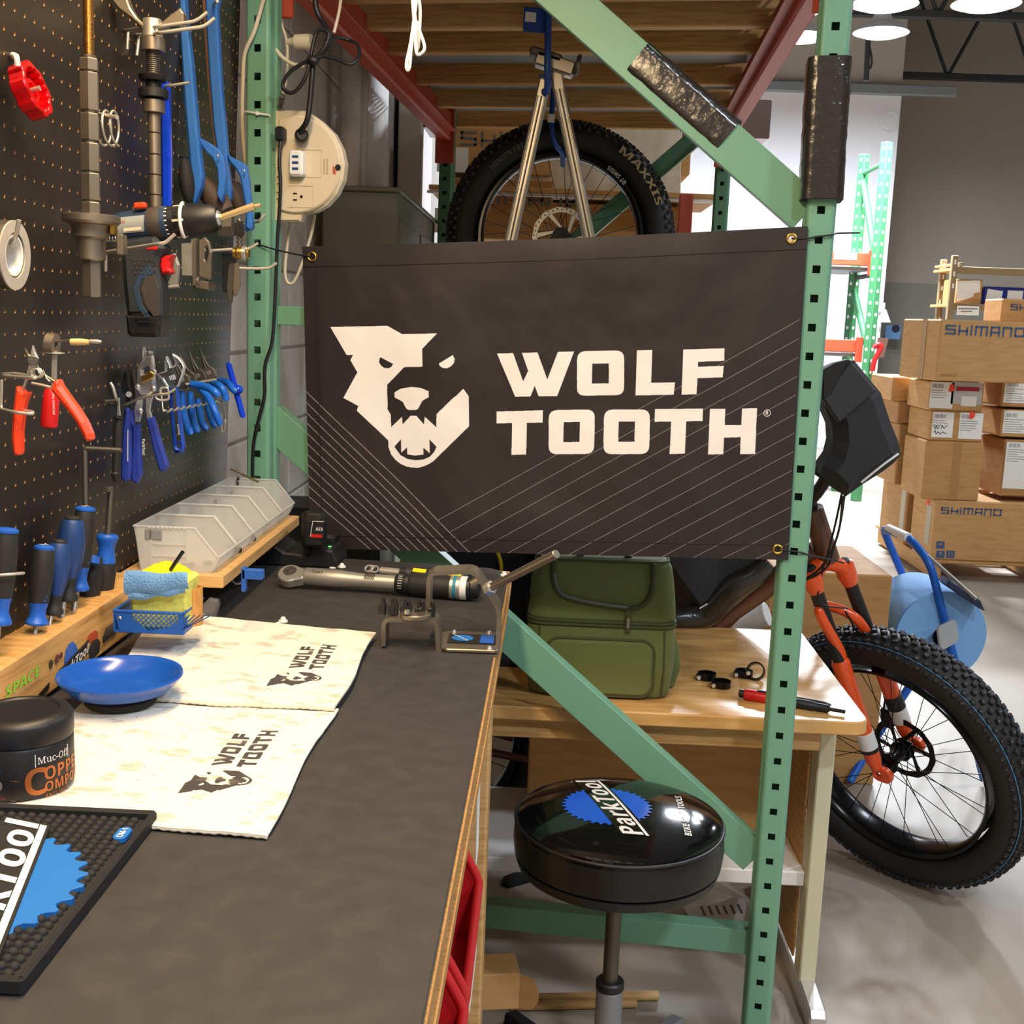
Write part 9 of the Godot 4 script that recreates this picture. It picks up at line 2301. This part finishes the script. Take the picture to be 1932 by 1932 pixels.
func carton_at(label: String, p: Vector3, q: Vector3, d: float, k: int, turn := 0.0, bg := "cartons on the pallet") -> Node3D:  # p upper left, q lower right corner of the front face
	var m := (p + q) / 2.0
	var bs := Basis(Vector3.UP, turn)
	var t := thing("carton", label, "carton", Vector3(m.x, q.y, m.z - d / 2), bg)
	var c := Vector3(m.x, m.y, m.z) + bs * Vector3(0, 0, -d / 2)
	var w := absf(q.x - p.x) / cos(turn)
	var h := p.y - q.y
	obj("box", MB.new().box(c, Vector3(w, h, d), bs, 0.008), mats["carton%d" % k], t)
	return t

func face_note(t: Node3D, p: Vector3, w: float, h: float, m: Material, nm := "paper_label") -> void:
	obj(nm, MB.new().box(p, Vector3(w, h, 0.002)), m, t)

func print_lines(t: Node3D, p: Vector3, w: float, n: int, sd: int) -> void:  # rows of small print and a bar code on a label; p is its upper left
	var r := RandomNumberGenerator.new()
	r.seed = sd
	var st := []
	for i in n: st.append([Vector2(0.006, -0.05 - 0.014 * i), Vector2(0.006 + w * r.randf_range(0.25, 0.75), -0.05 - 0.014 * i)])
	obj("print", MB.new().letters(strokes(st, 0.003), func(q: Vector2) -> Vector3: return p + Vector3(q.x, q.y, 0.0022), func(_q: Vector2) -> Vector3: return Vector3.BACK), mats.grey_ink, t)
	var bc := []
	for i in 9: bc.append([Vector2(0.012 + 0.0075 * i, -0.014), Vector2(0.012 + 0.0075 * i, -0.034)])
	obj("bar_code", MB.new().letters(strokes(bc, 0.0035), func(q: Vector2) -> Vector3: return p + Vector3(q.x, q.y, 0.0022), func(_q: Vector2) -> Vector3: return Vector3.BACK), mats.grey_ink, t)

func far_store() -> void:
	var ink := mat("carton_ink", hx("3d5a86"), 0.8)
	var z := -7.0
	var red := mat("dot_red", hx("f0452c"), 0.6)
	var tape := mat("brown_tape", hx("a87d46"), 0.4)
	var pt := thing("pallet", "wooden pallet under the stacked cartons", "pallet", Vector3(3.1,0,-7.6))
	for k in 5: obj("board", MB.new().box(Vector3(3.1, 0.125, -7.06 - 0.28 * k), Vector3(1.35,.02,.11), Basis(), 0.003), mats.lumber2, pt)
	for x in [2.46, 3.1, 3.74]: obj("stringer", MB.new().box(Vector3(x, 0.065, -7.6), Vector3(0.05,.1,1.2), Basis(), 0.003), mats.lumber2, pt)
	var p := Vector3(2.4112,.507,-7)
	var q := Vector3(3.2312,.1504,-7)
	q.y = 0.137
	var t := carton_at("bottom carton with blue lettering and handling marks, resting on the pallet", p, q, 0.42, 1)
	shimano(t, Vector3(2.4475,.4238,-6.998), Vector3.RIGHT, Vector3.UP, 0.042, ink)

	var marks := [Vector3(2.4636,.2301,-6.999), Vector3(2.4694,.1707,-6.999), Vector3(2.5304,.1733,-6.999)]
	for k in 3:
		obj("handling_mark", MB.new().box(marks[k], Vector3(0.05,.045,.001)), ink, t)
		var c: Vector3 = marks[k]
		var sh: Array = [polys([[Vector2(-.016,.0), Vector2(-.009,.009), Vector2(0.0,.012), Vector2(0.009,.009), Vector2(0.016,.0)]]), polys([[Vector2(-.008,.014), Vector2(0.008,.014), Vector2(0.006,.003), Vector2(0.0015,-.002), Vector2(0.0015,-.012), Vector2(-.0015,-.012), Vector2(-.0015,-.002), Vector2(-.006,.003)]]), strokes([[Vector2(-.009,-.014), Vector2(-.009,.012)], [Vector2(0.009,-.014), Vector2(0.009,.012)]], 0.006)]
		obj("mark_symbol", MB.new().letters(sh[k], func(v: Vector2) -> Vector3: return c + Vector3(v.x, v.y, 0.0015), func(_v: Vector2) -> Vector3: return Vector3.BACK), mats.carton2, t)
	var sx := p.x - 0.001
	obj("side_label", MB.new().box(Vector3(sx, p.y - 0.17, -7.1), Vector3(0.002,.24,.09)), mat("dim_paper", hx("b8ae9c"), 0.8), t)
	obj("red_dot", MB.new().box(Vector3(sx - 0.001, p.y - 0.03, -7.14), Vector3(0.002,.04,.05)), red, t)
	t = carton_at("dim carton on the pallet behind the bottom lettered one, seen from its side", Vector3(p.x - 0.03, p.y + 0.02, -7.45), Vector3(p.x + 0.5, 0.137, -7.45), 0.55, 2)
	obj("side_label", MB.new().box(Vector3(p.x - 0.031, p.y - 0.15, -7.52), Vector3(0.002,.26,.09)), mats.dim_paper, t)
	var h1 := p.y
	p = Vector3(2.3192,.8659,-7)
	q = Vector3(2.6643,.5339,-7)
	q.y = h1 + 0.002
	t = carton_at("plain carton closed with a brown tape stripe, above the bottom lettered carton", p, q, 0.42, 0)
	obj("tape_stripe", MB.new().box(Vector3((p.x + q.x) / 2 + 0.02, (p.y + q.y) / 2, -6.999), Vector3(0.05, p.y - q.y - 0.01, 0.001)), tape, t)
	carton_at("dim carton beside the tape-striped one, farther along the pallet", Vector3(p.x - 0.03, p.y + 0.06, -7.45), Vector3(p.x + 0.4, h1 + 0.024, -7.45), 0.5, 2)
	var h2 := p.y
	p = Vector3(2.3302,1.0486,-7)
	q = Vector3(2.6508,.8792,-7)
	q.y = h2 + 0.002
	t = carton_at("carton with two white labels, handwriting and a red dot, third from the bottom", p, q, 0.42, 0)
	var a := Vector3(2.343,1.0397,-6.998)
	var b := Vector3(2.4686,.8881,-6.998)
	face_note(t, (a + b) / 2.0, b.x - a.x, a.y - b.y, mats.paper)
	print_lines(t, a + Vector3(0,0,0), b.x - a.x, 3, 5)
	obj("handwriting", MB.new().letters(strokes([[Vector2(0.01,.07), Vector2(0.02,.05), Vector2(0.026,.07), Vector2(0.034,.052), Vector2(0.046,.07)], [Vector2(0.055,.052), Vector2(0.06,.072), Vector2(0.072,.056), Vector2(0.09,.076)], [Vector2(0.012,.03), Vector2(0.02,.04), Vector2(0.028,.02), Vector2(0.04,.034), Vector2(0.052,.02), Vector2(0.066,.034), Vector2(0.085,.024)]], 0.0035), func(v: Vector2) -> Vector3: return Vector3(a.x, b.y, a.z + 0.003) + Vector3(v.x, v.y, 0), func(_v: Vector2) -> Vector3: return Vector3.BACK), mats.black_plastic, t)
	a = Vector3(2.5038,1.0428,-6.998)
	b = Vector3(2.6431,.8855,-6.998)
	face_note(t, (a + b) / 2.0, b.x - a.x, a.y - b.y, mats.paper)
	print_lines(t, a, b.x - a.x, 5, 6)
	obj("red_dot", MB.new().cyl(Vector3(2.5675,1.0296,-6.996), Vector3(2.5668,1.0297,-6.994), 0.023, -1, 24), red, t)
	carton_at("dim carton at the side of the handwritten one, dotted with small orange tags", Vector3(p.x - 0.06, p.y + 0.02, -7.45), Vector3(p.x + 0.3, h2 + 0.062, -7.45), 0.5, 2)
	var h3 := p.y
	p = Vector3(2.3103,1.2221,-7)
	q = Vector3(2.6317,1.0636,-7)
	q.y = h3 + 0.002
	t = carton_at("carton with a dark red stamp and a red dot on its labels, fourth from the bottom", p, q, 0.42, 1)
	a = Vector3(2.3131,1.2192,-6.998)
	b = Vector3(2.4512,1.063,-6.998)
	face_note(t, (a + b) / 2.0, b.x - a.x, a.y - b.y, mats.paper)
	print_lines(t, a, b.x - a.x, 4, 7)
	a = Vector3(2.4384,1.224,-6.998)
	b = Vector3(2.6217,1.0919,-6.998)
	face_note(t, (a + b) / 2.0, b.x - a.x, a.y - b.y, mat("grey_sleeve", hx("b9b4b0"), 0.5))
	face_note(t, Vector3(2.5466,1.1113,-6.996), 0.09, 0.06, mats.paper)
	face_note(t, Vector3(2.5329,1.1836,-6.996), 0.135, 0.024, mat("stamp_red", hx("a32230"), 0.6), "red_stamp")
	obj("red_dot", MB.new().cyl(Vector3(2.432,1.186,-6.996), Vector3(2.4313,1.1861,-6.994), 0.023, -1, 24), red, t)
	carton_at("dim carton with a taped end, farther side of the stack under the long top one", Vector3(p.x - 0.09, p.y, -7.45), Vector3(p.x + 0.3, h3 + 0.022, -7.45), 0.5, 1)
	p = Vector3(2.275,1.5868,-6.85)
	q = Vector3(2.8528,1.2663,-6.85)
	q.y = Vector3(2.3096,1.233,-6.85).y
	t = carton_at("long carton with large blue lettering set askew on top of the stack", p, q, 0.5, 1, 0.13)
	var bs := Basis(Vector3.UP, 0.13)
	var fm := Vector3((p.x + q.x) / 2, 0, -6.85)
	shimano(t, fm + bs * Vector3(-0.262, Vector3(2.3281,1.5128,-6.85).y - 0.012, 0.002), bs.x, Vector3.UP, 0.056, ink)
	obj("small_print", MB.new().letters(strokes([[Vector2(0,0), Vector2(0.09,0)]], 0.012), func(v: Vector2) -> Vector3: return fm + bs * Vector3(-0.26 + v.x, q.y + 0.035 + v.y, 0.002), func(_v: Vector2) -> Vector3: return bs.z), mats.carton2, t)
	obj("tape_strip", MB.new().box(fm + bs * Vector3(-(q.x - p.x) / 2 - 0.004, (p.y + q.y) / 2, -0.2), Vector3(0.002, p.y - q.y, 0.06), bs), tape, t)
	var col := [[714, 771, "labelled carton at the frame's edge, upper of the farther column"], [772, 827, "labelled carton at the frame's edge, middle of the farther column"], [829, 941, "tall labelled carton at the frame's edge, lowest of the farther column"]]
	for k in 3:
		p = cpx(k)
		q = cqx(k)
		t = carton_at(col[k][2], p, q, 0.4, k)
		face_note(t, Vector3(p.x + 0.13, lerpf(p.y, q.y, 0.45), p.z + 0.002), 0.24, (p.y - q.y) * 0.82, mats.paper)
		print_lines(t, Vector3(p.x + 0.015, p.y - 0.01, p.z + 0.001), 0.18, 6, 20 + k)
	shelving()
	green_upright()

func cpx(k: int) -> Vector3:
	return [Vector3(2.7601,1.2527,-7.05), Vector3(2.7734,1.0685,-7.05), Vector3(2.8087,.8868,-7.05)][k]

func cqx(k: int) -> Vector3:
	return [Vector3(3.082,1.0854,-7.05), Vector3(3.1028,.9034,-7.05), Vector3(3.1442,.5396,-7.05)][k]

func shelving() -> void:
	var tan := mat("shelf_tan", hx("8a7552"), 0.6)
	var x0 := Vector3(3.1288,2.0318,-9.2).x
	var x1 := Vector3(3.2293,2.0628,-9.8).x
	var yt := Vector3(3.1217,2.1037,-9.2).y
	var t := thing("steel_shelving", "tan slotted steel shelving unit beyond the stacked cartons", "shelving", Vector3(x0, 0, -9.2))
	for e in [[x0, -9.2], [x1, -9.75], [x0 + 1.6, -9.2], [x0 + 1.6, -9.75]]:
		obj("post", MB.new().box(Vector3(e[0], yt / 2, e[1]), Vector3(0.045, yt, 0.045), Basis(), 0.004), tan, t)
		for k in 3: obj("slot", MB.new().box(Vector3(e[0], yt - 0.05 - 0.09 * k, e[1] + 0.0228), Vector3(0.014,.036,.001)), mats.wall_white, t)
	for y in [Vector3(3.3358,1.995,-9.2).y, Vector3(3.3645,1.7175,-9.2).y, 1.0, 0.4]:
		obj("beam", MB.new().box(Vector3(x0 + 0.8, y, -9.2), Vector3(1.6,.055,.03), Basis(), 0.003), tan, t)
		obj("shelf", MB.new().box(Vector3(x0 + 0.8, y + 0.01, -9.48), Vector3(1.55,.02,.55), Basis(), 0.002), mats.lumber2, t)
	obj("cross_bar", MB.new().box(Vector3((x0 + x1) / 2, yt - 0.06, -9.48), Vector3(0.02,.02,.6), Basis(), 0.002), tan, t)
	obj("side_brace", MB.new().tube([Vector3(x1, yt - 0.3, -9.75), Vector3(x0, 0.9, -9.2)], 0.01, 6), tan, t)
	var ys := Vector3(3.3816,1.7309,-9.25).y
	var z := -9.25
	var c := thing("carton", "white-fronted carton with a torn label on the tan shelf, nearest its post", "carton", Vector3(Vector3(3.2915,1.7276,-9.25).x, ys, z - 0.15), "boxes on the tan shelving")
	obj("box", MB.new().box(Vector3(3.2808,1.833,-9.25) + Vector3(0,0,-.15), Vector3(0.2, Vector3(3.2713,1.926,-9.25).y - ys, 0.3), Basis(), 0.005), mats.carton0, c)
	obj("paper_label", MB.new().prism(pv([3.1783,1.9145,3.3574,1.9251,3.3666,1.8361,3.3225,1.8264,3.3131,1.7976,3.2698,1.7797,3.1941,1.7566]), Transform3D(Basis(), Vector3(0, 0, z + 0.0005)), 0.002), mats.paper, c)
	for k in 2:
		var bx: float = [Vector3(3.4953,1.8052,-9.3).x, Vector3(3.6594,1.8112,-9.3).x][k]
		var hb := Vector3(3.4872,1.8825,-9.3).y - ys
		c = thing("shelf_bin", ["blue plastic bin with a tilted white paper on the tan shelf", "blue plastic bin with a square white paper at the frame's edge on the tan shelf"][k], "bin", Vector3(bx, ys, -9.4), "blue bins on the tan shelving")
		obj("bin", MB.new().box(Vector3(bx, ys + hb / 2, -9.42), Vector3(0.17, hb, 0.25), Basis(), 0.01), mat("bin_blue", hx("1c2f8e"), 0.4), c)
		obj("paper", MB.new().box(Vector3(bx - 0.005, ys + hb * 0.38, -9.29), Vector3(0.12,.14,.002), Basis(Vector3.BACK, -0.12 if k == 0 else 0.0)), mats.paper, c)
	c = thing("shelf_note", "white printed note hanging below the white-fronted carton", "note", Vector3(3.2586,1.689,-9.17))
	obj("sheet", MB.new().box(Vector3(3.2586,1.689,-9.17), Vector3(0.17,.07,.002)), mats.paper, c)
	obj("print", MB.new().letters(strokes([[Vector2(-.07,.012), Vector2(0.07,.016)], [Vector2(-.05,-.008), Vector2(0.03,-.006)]], 0.008), func(v: Vector2) -> Vector3: return Vector3(3.2576,1.6889,-9.167) + Vector3(v.x, v.y, 0), func(_v: Vector2) -> Vector3: return Vector3.BACK), mats.grey_ink, c)
	var p := Vector3(2.8378,1.7351,-7.4)
	var q := Vector3(3.1584,1.5936,-7.4)
	c = carton_at("short carton with a blue letter showing, standing on the long top carton", p, q, 0.3, 0)
	shimano(c, Vector3(2.8904,1.6654,-7.398), Vector3.RIGHT, Vector3.UP, 0.04, mats.carton_ink)

func green_upright() -> void:
	var g := mat("far_green", hx("3f8354"), 0.5)
	var z := -10.3
	var t := thing("rack_frame", "tall green perforated rack upright far off before the white partition", "rack", Vector3(5.3814,0,-19.1364))
	var ps := [[Vector3(2.8157,3.0975,-10.3), Vector3(2.8591,1.0656,-10.3)], [Vector3(2.8041,3.0788,-10.9), Vector3(2.8164,1.1307,-10.9)]]
	for e in ps:
		var x: float = (e[0].x + e[1].x) / 2.0
		var zz: float = e[0].z
		var h: float = e[0].y
		obj("post", MB.new().box(Vector3(x, h / 2, zz), Vector3(0.075, h, 0.075), Basis(Vector3.UP, 0.6), 0.006), g, t)
		var hb := MB.new()
		var n := int((h - 0.9) / 0.1)
		for k in n:
			for s in [0.6, -0.97]:
				var bs := Basis(Vector3.UP, s)
				hb.cyl(Vector3(x, h - 0.05 - k * 0.1, zz) + bs * Vector3(0,0,.0376), Vector3(x, h - 0.05 - k * 0.1, zz) + bs * Vector3(0,0,.0385), 0.016, -1, 8)
		obj("punched_hole", hb, mats.wall_white, t).set_meta("kind", "stuff")
	var x0: float = (ps[0][0].x + ps[0][1].x) / 2.0
	var x1: float = (ps[1][0].x + ps[1][1].x) / 2.0
	obj("cross_strut", MB.new().tube([Vector3(x0, Vector3(2.7901,2.9309,-10.3).y, -10.3), Vector3(x1, Vector3(2.8189,2.9078,-10.9).y, -10.9)], 0.022, 6), g, t)
	obj("cross_strut", MB.new().tube([Vector3(x0, Vector3(2.8284,1.9902,-10.3).y, -10.3), Vector3(x1, Vector3(2.827,1.9793,-10.9).y, -10.9)], 0.02, 6), mats.truss_paint, t)
	obj("diagonal", MB.new().tube([Vector3(x1, Vector3(2.8218,2.8754,-10.9).y, -10.9), Vector3(x0, Vector3(2.844,2.0719,-10.3).y, -10.3)], 0.03, 6), g, t)
	obj("diagonal", MB.new().tube([Vector3(x1, Vector3(2.8352,1.8838,-10.9).y, -10.9), Vector3(x0, Vector3(2.8553,1.3203,-10.3).y, -10.3)], 0.03, 6), g, t)
	var op := mat("far_orange", hx("d1492a"), 0.5)
	for k in 2:
		var y: float = [Vector3(2.6139,2.1228,-10.4).y, Vector3(2.6311,1.3696,-10.4).y][k]
		var bt := thing("load_beam", ["orange beam with a peeling pale sticker on the far green upright", "lower orange beam on the far green upright"][k], "beam", Vector3(x0 - 1.0, y, -10.4), "orange beams on the far rack")
		var xe: float = x0 if k == 0 else x1 - 0.02
		obj("beam", MB.new().box(Vector3(xe - 1.0, y, -10.42), Vector3(2.0,.11,.05), Basis(), 0.006), op, bt)
		obj("connector", MB.new().box(Vector3(xe - 0.02, y - 0.03, -10.38), Vector3(0.06,.22,.03), Basis(), 0.004), op, bt)
		if k == 0: obj("sticker", MB.new().box(Vector3(xe - 0.25, y + 0.02, -10.393), Vector3(0.2,.06,.002), Basis(), 0.0005), mats.pale_card, bt)
		single("rack_shelf", MB.new().box(Vector3(xe - 1.0, y - 0.08, -10.9), Vector3(2.0,.03,.9), Basis(), 0.003), mats.deck_metal, ["pale shelf board on the upper far orange beam", "pale shelf board on the lower far orange beam"][k], "shelf", Vector3(xe - 1.0, y - 0.08, -10.9))
	t = thing("trash_bin", "black trash bin with a liner far off beside the green upright", "bin", Vector3(5.6298,0,-19.2464))
	var c := Vector3(5.6298,0,-19.2464)
	obj("can", MB.new().lathe([Vector2(0,0), Vector2(0.16,0), Vector2(0.2,.62), Vector2(0.21,.64), Vector2(0,.64)], c, Vector3.UP, 24), mat("slate_bin", hx("3a3e46"), 0.5), t)
	obj("liner", MB.new().torus(c + Vector3(0,.64,0), Vector3(0.1,1,.1), 0.2, 0.03, 24, 8), mats.black_plastic, t)
	single("red_hose", MB.new().tube(spline([Vector3(2.8554,1.1628,-10.2), Vector3(2.8656,1.2549,-10.2), Vector3(2.9031,1.3478,-10.2), Vector3(2.9094,1.3799,-10.2), Vector3(2.8808,1.3925,-10.2), Vector3(2.8468,1.3639,-10.2)], 6), 0.022, 8), mats.red_handle, "red hose arching beside the far green upright", "hose", Vector3(2.8696,1.2092,-10.2))
	single("brown_board", MB.new().prism(pv([3.6708,1.4385,3.7873,1.437,3.7544,1.2207,3.6734,1.2118]), Transform3D(Basis(), Vector3(0,0,-13.03)), 0.03, 0.003), mats.rust_steel, "small brown board propped by the end of the white partition", "board", Vector3(3.7375,1.2142,-13))
	t = thing("wall_screen", "pale blue notice with a dark corner on the far grey wall", "sign", Vector3(5.1452,1.5028,-17.5))
	obj("sheet", MB.new().box(Vector3(5.1452,1.5028,-17.5), Vector3(0.22,.2,.02), Basis(), 0.003), mats.paper_blue, t)
	obj("dark_motif", MB.new().prism(circle(Vector2.ZERO, 0.06, 20), Transform3D(Basis(), Vector3(5.1835,1.5588,-17.488)), 0.004), mats.navy_cover, t)
	t = thing("wall_lamp", "white cone-shaped fitting with a cord on the end of the white partition", "fitting", Vector3(4.194,1.7069,-14.8))
	obj("shade", MB.new().lathe([Vector2(0.02,.16), Vector2(0.09,0), Vector2(0.08,0)], Vector3(4.228,1.6228,-14.8), Vector3.UP, 20), mats.white_paint, t)
	obj("bracket", MB.new().box(Vector3(4.1994,1.8059,-14.85), Vector3(0.07,.12,.1), Basis(), 0.01), mats.white_paint, t)
	single("cable_loop", MB.new().torus(Vector3(4.1082,4.0693,-14.9), Vector3.BACK, 0.1, 0.006, 28, 6), mats.white_paint, "faint loop of cable high on the white partition", "cable", Vector3(4.1082,4.0693,-14.9))
	t = thing("electric_conduit", "thin dark pipe dropping in front of the upper wall behind the padded post", "pipe", Vector3(3.419,4.476,-13.5))
	obj("pipe", MB.new().cyl(Vector3(3.4112,4.6981,-13.5), Vector3(3.4279,4.2414,-13.5), 0.03, -1, 12), mats.truss_paint, t)
	obj("wire", MB.new().tube(spline([Vector3(3.4301,4.6155,-13.5), Vector3(3.4737,4.4498,-13.5), Vector3(3.4578,4.3656,-13.5)], 5), 0.012, 6), mats.truss_paint, t)
	single("floor_tile", MB.new().box(Vector3(3.8943,.006,-15.8172), Vector3(0.5,.012,.25), Basis(), 0.003), mats.black_rubber, "dark mat lying on the floor by the foot of the partition", "mat", Vector3(3.91,0,-15.8807))
